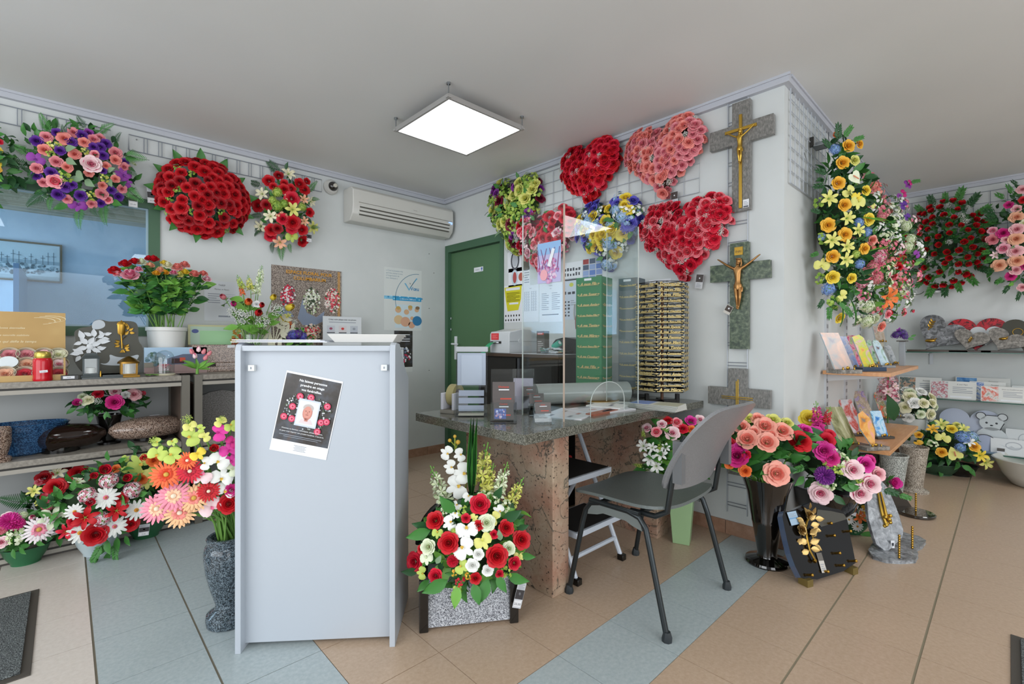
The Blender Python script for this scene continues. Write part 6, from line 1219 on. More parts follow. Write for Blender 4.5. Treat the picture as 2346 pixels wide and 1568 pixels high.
# granite vase
Vb = onz(508, 1446); Vb = Vector((Vb.x+.036, Vb.y+.05, 0)); t = thing('granite_vase', 'blue black granite vase with a flared foot, partly behind the lectern', 'vase', Vb)
zt = .365; build('vase', MB().lathe([(0, 0), (.074, 0), (.08, .006), (.083, .03), (.08, .046), (.066, .056), (.052, .066), (.048, .085), (.054, .105), (.07, .16), (.083, .22), (.089, .27), (.09, .30), (.085, .325), (.076, .335), (.079, .35), (.081, .358), (.077, .364), (.064, .364), (.062, .33), (0, .32)], G_BLUEBLK, 44, SCL((.97, .97, .95))), t)
R = random.Random(33); Cn = Vb+Vector((-.05, .0, .70)); NK = Vb+Vector((0, 0, .35))
cutflowers('''gerbera gerp 1300 905 118;gerbera gery 1450 920 108;gerbera gery 1345 1030 112;gerbera gerp 1175 1000 112;gerbera gero 1245 745 110;gerbera gero 1400 640 70;gerbera crim 1420 720 90;gerbera red 1560 870 80;orchid white 1660 765 78;orchid white 1640 640 74;orchid white 1690 860 74;orchid pinkw 1510 750 72;orchid pinkw 1580 985 80;orchid white 1540 660 50;rose red 1710 965 80;rose mag 1730 860 50;orchid lime 1180 590 66;orchid lime 1290 600 66;orchid lime 1290 500 34;orchid lime 1170 500 34;orchid lime 1430 460 74;orchid lemon 1420 380 46;orchid lime 1500 400 34;orchid lemon 1530 460 44;orchid fuch 1640 430 66;orchid fuch 1715 560 66;orchid mag 1740 500 50;orchid fuch 1730 640 56;orchid lemon 1650 350 44;orchid lime 1730 380 50;orchid yellow 1480 590 54;orchid wgrn 1740 700 60;bud red 1600 550 34;gyps lime 1660 330 30;gyps lime 1400 330 40;gyps lime 1150 490 34''',
    K3, Cn, (.30, .20, .40), NK, 'granite vase', 'silk flowers in the granite vase', R, 0, sr=.0042, neckr=.035)
# ---- composition on the granite stand in front of the desk
S_, T_ = Vector((.976, 1.54, 0)), Vector((1.30, 1.33, 0)); su = (T_-S_); W = su.length; su.normalize(); sv = Vector((-su.y, su.x, 0)); SM = Matrix(((su.x, sv.x, 0, S_.x), (su.y, sv.y, 0, S_.y), (0, 0, 1, 0), (0, 0, 0, 1)))
t = thing('flower_arrangement', 'tall orchid and red rose arrangement in a grey granite planter beside the desk', 'flower arrangement', S_); M0 = TR(-S_)@SM
BP = mat('#1d1a17', .2, coat=.3)
for i, (x, y, hh) in enumerate([(0, 0, .20), (W-.035, 0, .17), (0, .24, .24), (W-.035, .24, .22)]): build('post', MB().box((x, y, 0), (x+.035, y+.035, hh), BP), t, M0, bev=.004, smooth=False)
build('granite_panel', MB().add([(.035, .012, .012), (W-.035, .012, .012), (W-.035, .03, .19), (.035, .03, .19), (.035, .04, .012), (W-.035, .04, .012), (W-.035, .055, .19), (.035, .055, .19)], [(0, 1, 2, 3), (7, 6, 5, 4), (3, 2, 6, 7), (0, 4, 5, 1), (0, 3, 7, 4), (1, 5, 6, 2)], G_GREY).box((.02, .03, .03), (W-.02, .25, .16), BP), t, M0, smooth=False)
m = MB(); pts = [(W/2+.20*cos(a), .22, .25+.2*sin(a)) for a in [pi*i/16 for i in range(17)]]; m.tube(pts, .012, mat('#1a1917', .4), 8); build('arched_rim', m, t, M0)
R = random.Random(34); C = Vector((1.20, 1.475, .31)); foliage(t, C, (.21, .17, .17), (-.6, -.6, .4), 120, 'g', .08, R, kinds=('g', 'd', 'l'))
K5 = (900, 960, 3.016)
spec(t, C, (.25, .21, .22), (-.55, -.65, .35), '''rose crim 600 600 76;rose red 300 708 68;rose red 390 858 78;rose crim 160 985 64;rose red 712 945 84;rose red 882 835 66;rose red 778 755 60;rose crim 300 1080 54;rose red 570 1098 44;rose crim 835 995 50;rose crim 505 690 36;rose red 590 740 40;rose crim 697 800 34;mum crim 415 980 44;spray crim 465 1130 34;rose crim 735 1070 32;rose red 205 900 36;rose dred 240 870 30;
orchid white 510 770 78;orchid white 490 895 78;orchid white 440 605 40;orchid white 395 722 54;orchid white 730 640 46;orchid white 430 662 36;orchid white 520 545 40;rose wgrn 645 722 60;rose wgrn 798 895 46;rose wgrn 252 885 58;rose white 590 935 42;rose white 550 1010 46;rose white 655 1045 40;orchid wgrn 235 962 48;orchid lime 475 1020 52;orchid lemon 620 845 64;orchid lime 205 1065 44;orchid lemon 870 950 40;leaf s 745 840 90 100;leaf s 300 1000 80 60;orchid lemon 700 690 50;orchid lime 310 790 40;orchid lemon 560 690 34;
spray wgrn 600 545 50;spray wgrn 680 560 50;spray lime 480 640 34;spray wgrn 780 610 46;spray gold 430 1060 26;spray gold 520 1085 24;spray lime 780 1060 40;spray lemon 650 1140 26;spray wgrn 360 640 34;spray wgrn 340 560 36;spray lime 440 1180 34;cluster lime 420 780 26;
leaf g 260 770 170 195;leaf d 250 740 120 170;leaf g 430 650 170 130;leaf d 430 600 120 150;leaf d 760 700 160 30;leaf g 830 700 90 -20;leaf g 790 1080 160 -12;leaf g 880 940 110 -5;leaf g 660 1100 170 -110;leaf g 560 1130 150 -75;leaf g 380 1110 190 205;leaf g 300 1130 110 215;leaf d 180 1050 120 180;leaf l 450 1150 150 -98;leaf g 250 1110 110 225;leaf g 720 1080 130 -60;leaf d 700 560 120 60;leaf d 860 760 90 20''', R, K5)
def at5(px, py, C=C): P = onp(900+px/3.016, 960+py/3.016, C+Vector((.0, .05, 0)), Vector((-.688, -.7256, 0))); return P
m = MB(); m.tube([at5(490, 640)-S_, at5(510, 400)-S_, at5(430, 220)-S_, at5(428, 125)-S_], .003, LG['y'][1], 6).tube([at5(440, 200)-S_, at5(395, 150)-S_], .002, LG['y'][1], 5).tube([at5(435, 210)-S_, at5(450, 160)-S_], .002, LG['y'][1], 5); build('orchid_stem', m, t)
m = MB()
for a, b_, r in ((428, 122, 11), (393, 150, 12), (450, 162, 15)): P = at5(a, b_)-S_; m.ball(P, r*.00065, mat('#c9a23a', .5), 10, 7)
build('orchid_buds', m, t, label='round yellow orchid buds')
for a, b_, r in ((380, 225, 44), (470, 238, 42), (405, 320, 44), (488, 362, 66), (450, 455, 74)): P = at5(a, b_); put(t, 'orchid', 'white', P-S_-Vector((.02, .02, 0)), (-.7, -.7, .15), r*.00066, spin=R.uniform(-30, 30)+90, R=R)
for a, b_, L, an in ((600, 490, 300, 80), (375, 600, 270, 113), (715, 540, 230, 72), (780, 640, 240, 62), (640, 520, 200, 75)):
    P = at5(a, b_); D = RT*cos(radians(an))+UP*sin(radians(an)); put(t, 'spike', 'wgrn' if a % 2 else 'lemon', P-S_, D, L*.00066, D=D, R=R)
for dx in (0, 8, -6): P = at5(545+dx, 540); put(t, 'blade', 'g' if dx else 'd', P-S_, -FW, 500*.00066, D=RT*cos(radians(88-dx*.2))+UP*.99, R=R)
pricetag(t, onp(1190, 1365, S_+sv*-.02+su*.3, sv), su-Vector((0, 0, .25)), Vector((0, 0, 1))+su*.3, .034, .10)
# ================================================================ DESK TOP
DZ = .757
def ond(px, py): return onz(px, py, DZ)
# tape dispenser
P = ond(1022, 945); t = thing('tape_dispenser', 'white tape dispenser with a wide roll of tape, on the left end of the desk', 'tape dispenser', TR(P.x+.05, P.y-.01, DZ)@RZ(-70)); TW = mat('#d2d2da', .35)
build('base', MB().box((-.035, -.085, 0), (.045, .085, .018), mat('#8f8a80', .5)), t, bev=.003, smooth=False)
build('side_wall', MB().box((-.035, -.08, .018), (-.02, .05, .10), TW).box((.03, -.08, .018), (.045, .05, .10), TW), t, bev=.003, smooth=False)
build('tape_roll', MB().lathe([(.032, -.02), (.055, -.02), (.055, .02), (.032, .02), (.032, -.02)], mat('#b5aa78', .35), 30, TR(.005, -.01, .085)@RY(90)), t); build('core', MB().lathe([(.031, -.019), (.031, .019)], mat('#7a6c68', .6), 24, TR(.005, -.01, .085)@RY(90)), t)
# acrylic dispenser tower with pale front
P = ond(1085, 955); MT = TR(P.x+.02, P.y+.04, DZ)@RZ(-42)
t = thing('card_dispenser', 'tall clear plastic dispenser with a grey front panel, between tape dispenser and brochure holders', 'dispenser', MT); GP = mat('#aab4c4', .3)
build('column', MB().box((-.075, -.05, 0), (.075, .06, .004), ACRYL).box((-.075, .0, .004), (-.071, .06, .30), ACRYL).box((.071, .0, .004), (.075, .06, .30), ACRYL).box((-.071, .056, .004), (.071, .06, .30), ACRYL), t, smooth=False)
build('front_panel', MB().box((-.068, -.012, .145), (.068, -.004, .30), GP).box((-.05, -.014, .15), (.05, -.012, .29), mat('#b4bfce', .3)), t, bev=.003, smooth=False); build('cap', MB().box((-.075, -.02, .305), (.078, .055, .33), mat('#b4b8bc', .35)), t, bev=.003, smooth=False)
m = MB()
for k in range(3): m.box((-.06, -.035+.008*k, .025+.035*k), (.06, -.031+.008*k, .052+.035*k), mat('#a8b2c4', .25))
build('drawers', m, t, smooth=False); build('trays', MB().box((-.078, -.055, .004), (.078, -.051, .035), ACRYL).box((-.06, -.05, .006), (.06, .0, .012), mat('#cfc9b8', .5)), t, smooth=False)
# brochure holders with dark cards
def holder(name, lab, P, yaw, w_, h, lean, printed, group=None, pocket=.35):
    t = thing(name, lab, 'holder', TR(P)@RZ(yaw), group); L = RX(-lean)
    build('back_plate', MB().box((-w_/2, 0, 0), (w_/2, .003, h), ACRYL), t, L, smooth=False, bev=.001); build('base_plate', MB().box((-w_/2, -.075, 0), (w_/2, .02, .003), ACRYL), t, smooth=False)
    build('pocket', MB().box((-w_/2, -.02, .0), (w_/2, -.018, h*pocket), ACRYL).box((-w_/2, -.02, 0), (-w_/2+.002, 0, h*pocket), ACRYL).box((w_/2-.002, -.02, 0), (w_/2, 0, h*pocket), ACRYL), t, L, smooth=False)
    return t, L
def dcard(w_, h, s, k=0, blue=False):
    c = Card(w_, h, mat('#5a5351', .4), .002); c.text(s, .5, .74, .12, mat('#c24a3a', .5), maxw=.75, bold=.02); c.rect(.28, .62, .75, .67, PAPER); c.rect(.35, .2, .85, .27, mat('#c24a3a', .5))
    if blue: c.rect(.05, .05, .62, .55, mat('#5b6aa8', .4), 3); c.blobs(.35, .3, .25, .2, ['#8fa0d8', '#c8d0e8', '#3a4a80', '#d0a0b0'], 24, .05, 4)
    return c
def facing(P): d = E0-Vector(P); return math.degrees(math.atan2(d.y, d.x))+90
P = ond(1153, 968); P = Vector((P.x+.02, P.y+.02, DZ)); t, L = holder('brochure_holder', 'clear holder with a dark and a blue leaflet, nearest the desk corner', P, facing(P), .115, .235, 12, None, 'clear holders on the desk')
for nm, lb, z, c in (('leaflet', 'dark grey and red leaflet standing behind the blue one in the nearest clear holder', .125, dcard(.10, .10, 'Obsèques')), ('leaflet', 'blue and dark leaflet in the front pocket of the nearest clear holder', .05, dcard(.09, .09, 'Contrat', blue=True))):
    o = build(nm, c.b, None, TR(P)@RZ(facing(P))@L@TR(0, -.006 if z > .1 else -.013, z), smooth=False); tag(o, lb, 'leaflet', 'leaflets in the clear holders')
P2 = ond(1192, 950); P2 = Vector((P2.x+.07, P2.y+.05, DZ)); t, L = holder('brochure_holder', 'empty clear holder with a pale sheet, second from the desk corner', P2, facing(P2), .11, .22, 12, None, 'clear holders on the desk'); build('insert', MB().box((-.05, -.006, .01), (.05, -.004, .17), mat('#a9a4b2', .4)), t, L, smooth=False)
for i, (px, py) in enumerate(((1215, 945), (1232, 955), (1247, 970))):
    P = ond(px, py); P = Vector((P.x+.01, P.y+.02, DZ)); t, L = holder('card_holder', 'small clear business card stand, %s of the stepped row of three' % ('farthest', 'middle', 'nearest')[i], P, facing(P)+12, .075, .05+.0*i, 10, None, 'stepped business card stands')
    zz = (.105, .085, .065)[i]; build('riser', MB().box((-.037, .0, 0), (.037, .002, zz-.02), ACRYL), t, smooth=False)
    c = dcard(.07, .048, 'Services'); o = build('business_card', c.b, None, TR(P)@RZ(facing(P)+12)@TR(0, -.012, zz)@RX(-12), smooth=False); tag(o, 'dark business card with red lettering in the %s small card stand' % ('farthest', 'middle', 'nearest')[i], 'business card', 'business cards in the small stands')
# film rolls
FILM = glassmat('plastic_film', '#c4c6c2', 1.35, .12, .10)
def roll(lab, a, b_, r, m, core):
    a = Vector(a); b_ = Vector(b_); d = b_-a; Lg = d.length; M = TR(a)@d.to_track_quat('Z', 'Y').to_matrix().to_4x4(); t = thing('film_roll', lab, 'film roll', M, 'film rolls on the desk')
    build('film', MB().lathe([(.018, 0), (r, 0), (r, Lg), (.018, Lg)], m, 36), t, ang=30); build('core', MB().lathe([(.018, -.004), (.021, -.004), (.021, Lg+.004), (.018, Lg+.004), (.018, -.004)], core, 20), t); return t
ROLLM = noisemat('wound_clear_film', [(.3, '#8f938f'), (.5, '#a3a6a2'), (.7, '#b9bab6')], 6, .12, 3, stretch=(1, 1, .05))
roll('thick roll of clear film lying across papers on the desk, behind the card stands', (1.88, 1.80, DZ+.063), (2.40, 1.55, DZ+.063), .058, ROLLM, mat('#5a4332', .6))
roll('second dimmer roll of clear film lying just behind the thick one', (1.93, 1.965, DZ+.04), (2.30, 1.80, DZ+.04), .037, noisemat('old_clear_film', [(.3, '#74787a'), (.5, '#8a8e90'), (.7, '#9ea2a2')], 6, .15, 3, stretch=(1, 1, .05)), mat('#5a4332', .6))
# papers, catalogues, oval, magazine stack
for i, (x, y, a, w_, d_, m_, lb) in enumerate([(1.80, 1.48, 20, .30, .21, '#d9dade', 'open white catalogue lying under the clear film roll, nearest the corner'), (2.02, 1.46, -8, .30, .21, '#d4d4d8', 'white printed sheet beside the open catalogue on the desk'), (1.93, 1.385, 4, .22, .05, '#a2604c', 'brick red booklet edge lying on the desk behind the clear screen'), (2.18, 1.50, 12, .26, .19, '#dcdcd8', 'white brochure at the far end of the papers, under the film roll')]):
    c = MB().box((-w_/2, -d_/2, 0), (w_/2, d_/2, .004+.003*i), mat(m_, .4)); R = random.Random(i+50)
    for k in range(6): x0 = R.uniform(-w_/2+.01, w_/2-.06); y0 = R.uniform(-d_/2+.01, d_/2-.03); c.quad([(x0, y0, .0045+.003*i), (x0+.05, y0, .0045+.003*i), (x0+.05, y0+.018, .0045+.003*i), (x0, y0+.018, .0045+.003*i)], mat(R.choice(['#8f8f96', '#b98a84', '#9a9490', '#6f6f7a']), .4))
    o = build('catalogue', c, None, TR(x, y, DZ)@RZ(a), smooth=False); tag(o, lb, 'catalogue', 'papers on the desk')
t = thing('oval_plate', 'cream oval photo plate with a gold rim lying on the desk before the carousel', 'oval plate', (2.25, 1.62, DZ)); build('plate', MB().lathe([(0, 0), (.10, 0), (.12, .015), (.118, .018), (0, .012)], mat('#d9d3c0', .25), 32, sy=.75), t); build('rim', MB().lathe([(.118, .016), (.121, .019), (.118, .021)], BRASS, 32, sy=.75), t)
P0 = ond(1530, 938)
for i in range(6):
    c = MB().box((-.13, -.075, 0), (.13, .075, .0045), mat('#d5d6cf', .45)).box((-.131, -.0755, .001), (.131, -.075, .0035), mat('#8f928c', .5))
    if i == 5: c.quad([(-.125, -.07, .0047), (-.02, -.07, .0047), (-.02, .07, .0047), (-.125, .07, .0047)], mat('#7d93c8', .4)).quad([(0, -.07, .0047), (.125, -.07, .0047), (.125, .07, .0047), (0, .07, .0047)], mat('#b9b9a4', .4))
    o = build('magazine', c, None, TR(P0.x-.02-.004*(i % 2), P0.y+.05, DZ+.0048*i)@RZ(-86+1.5*i), smooth=False); tag(o, ('thin pale booklet in the stack before the carousel, %s' % ('lowest', 'second from the bottom', 'third from the bottom', 'fourth from the bottom', 'just under the top one', 'blue topped and uppermost')[i]), 'booklet', 'booklet stack before the carousel')
# plexiglass screen with arch
t = thing('protective_screen', 'clear plexiglass counter screen with two side wings and an arched opening', 'screen', (1.9, 1.36, DZ)); b = TR(-1.9, -1.36, -DZ); SCR = glassmat('plexiglass', '#f8fbfb', 1.49, .0, .0)
x0, x1 = 1.605, 2.215; zt = 1.115+(784-470)*dep((1.605, 1.36, 1.7))/FPX; ax0, ax1, azt = onp(1353, 950, (1.9, 1.36, 0), (0, 1, 0)).x, onp(1430, 940, (1.9, 1.36, 0), (0, 1, 0)).x, .915
ar = [(ax0, DZ)]+[((ax0+ax1)/2-(ax1-ax0)/2*cos(a), DZ+.06+(azt-DZ-.06)*sin(a)) for a in [pi*i/14 for i in range(15)]]+[(ax1, DZ)]
m = MB(); mid = (ax0+ax1)/2; Lh = [p for p in ar if p[0] <= mid+1e-6]; Rh = [p for p in ar if p[0] >= mid-1e-6]
m.prism([(x0, DZ), *Lh, (mid, zt), (x0, zt)], 1.358, 1.363, SCR); m.prism([(mid, zt), *Rh, (x1, DZ), (x1, zt)], 1.358, 1.363, SCR); build('front_pane', m, t, b, smooth=False)
EDG = mat('#c9d0cc', .2, coat=.5)
build('opening_edge', MB().tube([(x, 1.36, z) for x, z in ar], .0022, EDG, 6), t, b)
build('side_wing', MB().box((x0, 1.363, DZ), (x0+.005, 1.62, zt), SCR), t, b, smooth=False); build('side_wing', MB().box((x1-.005, 1.363, DZ), (x1, 1.56, zt), SCR), t, b, smooth=False)
build('bent_edge', MB().box((x0-.002, 1.356, DZ), (x0+.004, 1.362, zt), mat('#b3a293', .2)).box((x0, 1.618, DZ), (x0+.004, 1.622, zt), EDG), t, b, smooth=False); build('bent_edge', MB().box((x1-.004, 1.357, DZ), (x1+.001, 1.361, zt), EDG).box((x1-.004, 1.558, DZ), (x1, 1.561, zt), EDG), t, b, smooth=False)
P = onp(1260, 606, (x0-.004, 0, 0), (1, 0, 0)); P1 = onp(1233, 560, (x0, 0, 0), (1, 0, 0)); P2_ = onp(1286, 650, (x0, 0, 0), (1, 0, 0)); zt2 = onp(1260, 555, (x0, 0, 0), (1, 0, 0)).z; zb2 = onp(1260, 648, (x0, 0, 0), (1, 0, 0)).z
c = Card(P1.y-P2_.y, zt2-zb2, mat('#b9b4d8', .35), .001); c.rect(0, .7, 1, 1, mat('#8fb4dc', .4)); c.blobs(.5, .3, .45, .3, ['#c890b8', '#d8a8c8', '#a07ab0', '#e0c8dc', '#b85a8a'], 110, .05, 2, 6)
for i, (u, s) in enumerate(((.2, .2), (.35, -.2), (.5, .25), (.68, -.15), (.85, .1), (.1, -.1))): c.poly([(u, .35), (u+.03, .35), (u+s+.02, .85), (u+s, .85)], mat('#8a4a7a', .4), 9)
c.poly([(.45, .42), (.57, .38), (.78, .8), (.66, .84)], PAPER, 12); c.ell(.3, .2, .16, .14, mat('#e8a8b0', .4), 13)
o = build('picture_card', c.b, None, MBW((x0-.004, (P1.y+P2_.y)/2, (zt2+zb2)/2)), smooth=False); tag(o, 'pink and blue picture card stuck on the left wing of the clear screen', 'picture card')
# ---- ornament stands ------------------------------------------------
WORDS = ['Souvenir', 'A mon Fils', 'A ma Fille', 'A mon Petit-Fils', 'A ma Petite-Fille', 'A mon Gendre', 'A ma Belle-Fille', 'A mon Beau-Fils', 'A mon Epoux', 'A ma Soeur', 'A ma Femme', 'A mon Mari', 'A ma Tante', 'A ma Compagne', 'A mon Compagnon', 'A ma Cousine', 'A mon Cousin', 'A mon Amie', 'A mon Ami', 'A notre Grand-Mère', 'A ma Mère']
WM_ = {}
def wordmesh(s, L, h):
    k = (s, L)
    if k not in WM_:
        vs, fs, tw = textgeo(s, .35, .035); m = MB(); q = min(h, L*.8/tw); V = [((x-tw/2)*q, 0, y*q-h*.3) for x, y in vs]; n = len(V)
        m.add(V, fs, GOLDW); m.add([(x, .002, z) for x, y, z in V], [f[::-1] for f in fs], GOLDW); m.box((-L/2+.006, .0, -h*.36), (L/2-.006, .002, -h*.26), GOLDW)
        for s_ in (-1, 1): m.lathe([(.0042, -.0012), (.0042, .0012)], GOLDW, 8, TR(s_*(L/2-.004), .001, 0)@RX(90)); m.box((s_*(L/2-.014), 0, -.002), (s_*(L/2-.004), .002, .002), GOLDW)
        WM_[k] = m.mesh('ornament', False)
    return WM_[k]
CC = Vector((2.585, 1.425, DZ)); R0 = .15
t = thing('ornament_carousel', 'black wire revolving carousel full of gold script ornaments, at the far end of the desk', 'carousel', CC, None); BW = mat('#14120f', .35, .5)
build('base', MB().box((-.085, -.012, 0), (.085, .012, .012), BW, RZ(45)).box((-.085, -.012, 0), (.085, .012, .012), BW, RZ(-45)).box((-.10, -.014, .0), (-.08, .014, .045), BW, RZ(-45)).box((.08, -.014, .0), (.10, .014, .045), BW, RZ(-45)), t, bev=.001, smooth=False)
build('pole', MB().tube([(0, 0, .01), (0, 0, .70)], .009, mat('#5a3a26', .5), 10), t)
NF = 6; z0c, z1c = .065, .70; m = MB()
hexp = [(R0*cos(2*pi*i/NF+radians(16.5)), R0*sin(2*pi*i/NF+radians(16.5))) for i in range(NF+1)]
for x, y in hexp[:-1]:
    for dz in (.94, 1.0): m.tube([(x*dz, y*dz, z0c), (x*dz, y*dz, z1c)], .002, BW, 5)
build('uprights', m, t); m = MB()
for z in [z0c, z0c+.012, z1c, z1c-.012]: m.tube([(x, y, z) for x, y in hexp], .002, BW, 5)
for x, y in hexp[:-1]: m.tube([(0, 0, z0c), (x, y, z0c+.006)], .002, BW, 5); m.tube([(0, 0, z1c), (x, y, z1c)], .002, BW, 5)
build('rings', m, t)
m = MB()
for i in range(21):
    z = z0c+.018+.030*i; m.tube([(x*.95, y*.95, z-.008) for x, y in hexp], .0025, BW, 4)
    for x, y in [((hexp[k][0]+hexp[k+1][0])/2, (hexp[k][1]+hexp[k+1][1])/2) for k in range(6)]:
        for s_ in (-.03, .03): q = Vector((-y, x, 0)).normalized()*s_; m.tube([(x*.2+q.x, y*.2+q.y, z), (x*1.02+q.x, y*1.02+q.y, z)], .0018, BW, 4)
build('rungs', m, t)
FACEL = ('the face towards the chair', 'the left side')
camd = math.atan2(-CC.y, -CC.x)
for f in range(NF):
    a = 2*pi*(f+.5)/NF+radians(16.5); rel = (a-camd+pi) % (2*pi)-pi
    if abs(rel) > 1.75: continue
    side = 'front' if abs(rel) < .5 else ('right' if rel > 0 else 'left')
    for i in range(21):
        z = z0c+.018+.030*i; s = WORDS[(20-i) if side == 'front' else (i*5+f*3) % 21]; q = R0*cos(pi/NF)+.008
        M = TR(CC+Vector((q*cos(a), q*sin(a), z)))@RZ(math.degrees(a)+90)@RX(-14)
        o = link('gold_ornament', wordmesh(s, .158, .036), None, M)
        lv = 'top row' if i == 20 else ('bottom row' if i == 0 else 'row %d from top' % (21-i))
        tag(o, 'gold ornament reading %s, %s face of the carousel, %s' % (s, side, lv), 'ornament', 'gold script ornaments on the carousel')
def panel_stand(lab, P, yaw, w_, d_, zb, zt, n, m_, grp, which):
    M = TR(P)@RZ(yaw); t = thing('ornament_stand', lab, 'display stand', M, None)
    build('panels', MB().box((-w_/2, -d_/2, zb), (w_/2, d_/2, zt), m_), t, smooth=False, bev=.002); build('foot', MB().lathe([(0, 0), (.11, 0), (.11, .008), (.012, .014), (.01, zb)], BW, 20), t)
    build('top_label', MB().box((-.03, -d_/2-.002, zt-.022), (.02, -d_/2, zt-.008), PAPER), t, smooth=False)
    for i in range(n):
        z = zt-.045-(zt-zb-.06)*i/(n-1)
        for k in (0, 1):
            if k == 0: Mo = M@TR(0, -d_/2-.004, z); L = w_*.86
            else: Mo = M@TR(w_/2+.004, 0, z)@RZ(90); L = d_*.8
            o = link('gold_ornament', wordmesh(WORDS[(i*8+k*4+which) % 21], round(L, 3), .026), None, Mo)
            tag(o, 'gold ornament %s, %s face of the %s, %s' % (WORDS[(i*8+k*4+which) % 21], 'front' if k == 0 else 'right', grp, 'top row' if i == 0 else ('bottom row' if i == n-1 else 'row %d from top' % (i+1))), 'ornament', 'gold ornaments on the %s' % grp)
GSM = mat('#2f7a4c', .35)
P = Vector((2.46, 1.83, DZ)); panel_stand('green panel stand with rows of gold script ornaments, left of the black carousel', P, facing(P)-28, .18, .15, .05, .76, 11, GSM, 'green stand', 1)
P = Vector((2.66, 1.68, DZ)); panel_stand('grey and dark panel stand behind the green one, beside the carousel', P, facing(P)-24, .13, .12, .05, .76, 10, mat('#5d6a70', .4), 'grey stand', 3)
# ================================================================ RIGHT HAND SIDE
def tilted(lab, P, w_, h, yaw, lean, m_, th=.008, base=None, cat='plaque', name='photo_plaque', group='photo plaques', top='rect', bands=(), edge=None, orn=True):
    """leaning plaque on a stone base with brass pins"""
    t = thing(name, lab, cat, TR(P)@RZ(yaw), group); bh = 0
    if base:
        bw, bd, bh, bm = base; build('base', MB().box((-bw/2, -bd/2, 0), (bw/2, bd/2, bh), bm), t, bev=.002, smooth=False)
    n = 10
    if top == 'round': out = [(-w_/2, 0), (w_/2, 0)]+[(w_/2*cos(a), h*.72+h*.28*sin(a)) for a in [pi*i/n for i in range(n+1)]]
    elif top == 'drop': out = [(-w_*.12, 0), (w_*.12, 0), (w_/2, h*.45), (w_*.42, h*.8), (w_*.1, h), (-w_*.3, h*.9), (-w_/2, h*.5)]
    elif top == 'slant': out = [(-w_/2, 0), (w_/2, 0), (w_/2, h*.9), (w_*.2, h), (-w_/2, h*.93)]
    else: out = [(-w_/2, 0), (w_/2, 0), (w_/2, h), (-w_/2, h)]
    L = TR(0, 0, bh)@RX(-lean); build('plate', MB().prism(out, -th/2, th/2, m_, side=edge or mat('#b9c4c8', .15)), t, L, bev=.001, smooth=False)
    if orn:
        m = MB()
        for s in (-1, 1): m.lathe([(.004, 0), (.005, .006), (.003, .014), (0, .017)], BRASS, 8, TR(s*w_*.3, -(base[1] if base else .05)*.36, bh))
        m.ball((.0, -(base[1] if base else .05)*.30, bh+.010), (.014, .006, .010), BRASS, 8, 5); build('brass_pins', m, t)
    return t
def pic(name, cols, scale=9, dist=.5, stretch=None): return noisemat('print_'+name, [(.34+.32*i/(len(cols)-1), c) for i, c in enumerate(cols)], scale*1.6, .25, 6, dist, stretch=stretch)
SH1, SH2 = .93, .47; BEECH = noisemat('beech_board', [(.3, '#c98e5e'), (.5, '#d39a6a'), (.7, '#dca878')], 8, .35, 6, .3, stretch=(1, 8, 8)); SY = .478
for z, lab in ((SH1, 'upper beech wood shelf board on the pillar side wall, full of photo plaques'), (SH2, 'lower beech wood shelf board on the pillar side wall, full of photo plaques')):
    t = thing('wall_shelf', lab, 'shelf', (4.1, YC, z), 'beech wall shelves'); b = TR(-4.1, -YC, -z)
    build('board', MB().box((3.5, SY, z-.024), (4.73, YC-.012, z), BEECH), t, b, bev=.002, smooth=False)
    for x in (3.62, 4.15, 4.6): build('bracket', MB().prism([(0, 0), (.30, 0), (.30, -.012), (.03, -.045), (0, -.05)], -.004, .004, mat('#d0d2d4', .4), TR(x, YC-.012, z-.024)@RZ(-90)), t, b, smooth=False)
for x, lb in ((3.62, 'nearest'), (4.15, 'middle'), (4.6, 'farthest')):
    t = thing('shelf_upright', '%s slotted white steel upright behind the beech shelves' % lb, 'shelf upright', (x, YC, .75), 'slotted shelf uprights'); m = MB().box((-.028, -.011, -.65), (.028, 0, .72), mat('#c9ccd0', .35, .2)); build('rail', m, t, smooth=False); m = MB()
    for i in range(26):
        for dx in (-.014, .008): m.box((dx, -.0118, -.62+.051*i), (dx+.006, -.011, -.62+.051*i+.026), DARK)
    build('slots', m, t, smooth=False)
def onS(px, Y, z): 
    p = ony(px, 850, Y); return Vector((p.x, Y, z))
YW = -42   # plaques on the boards look to the left and forward
DG = mat('#4a4742', .25); NV = mat('#33445a', .25)
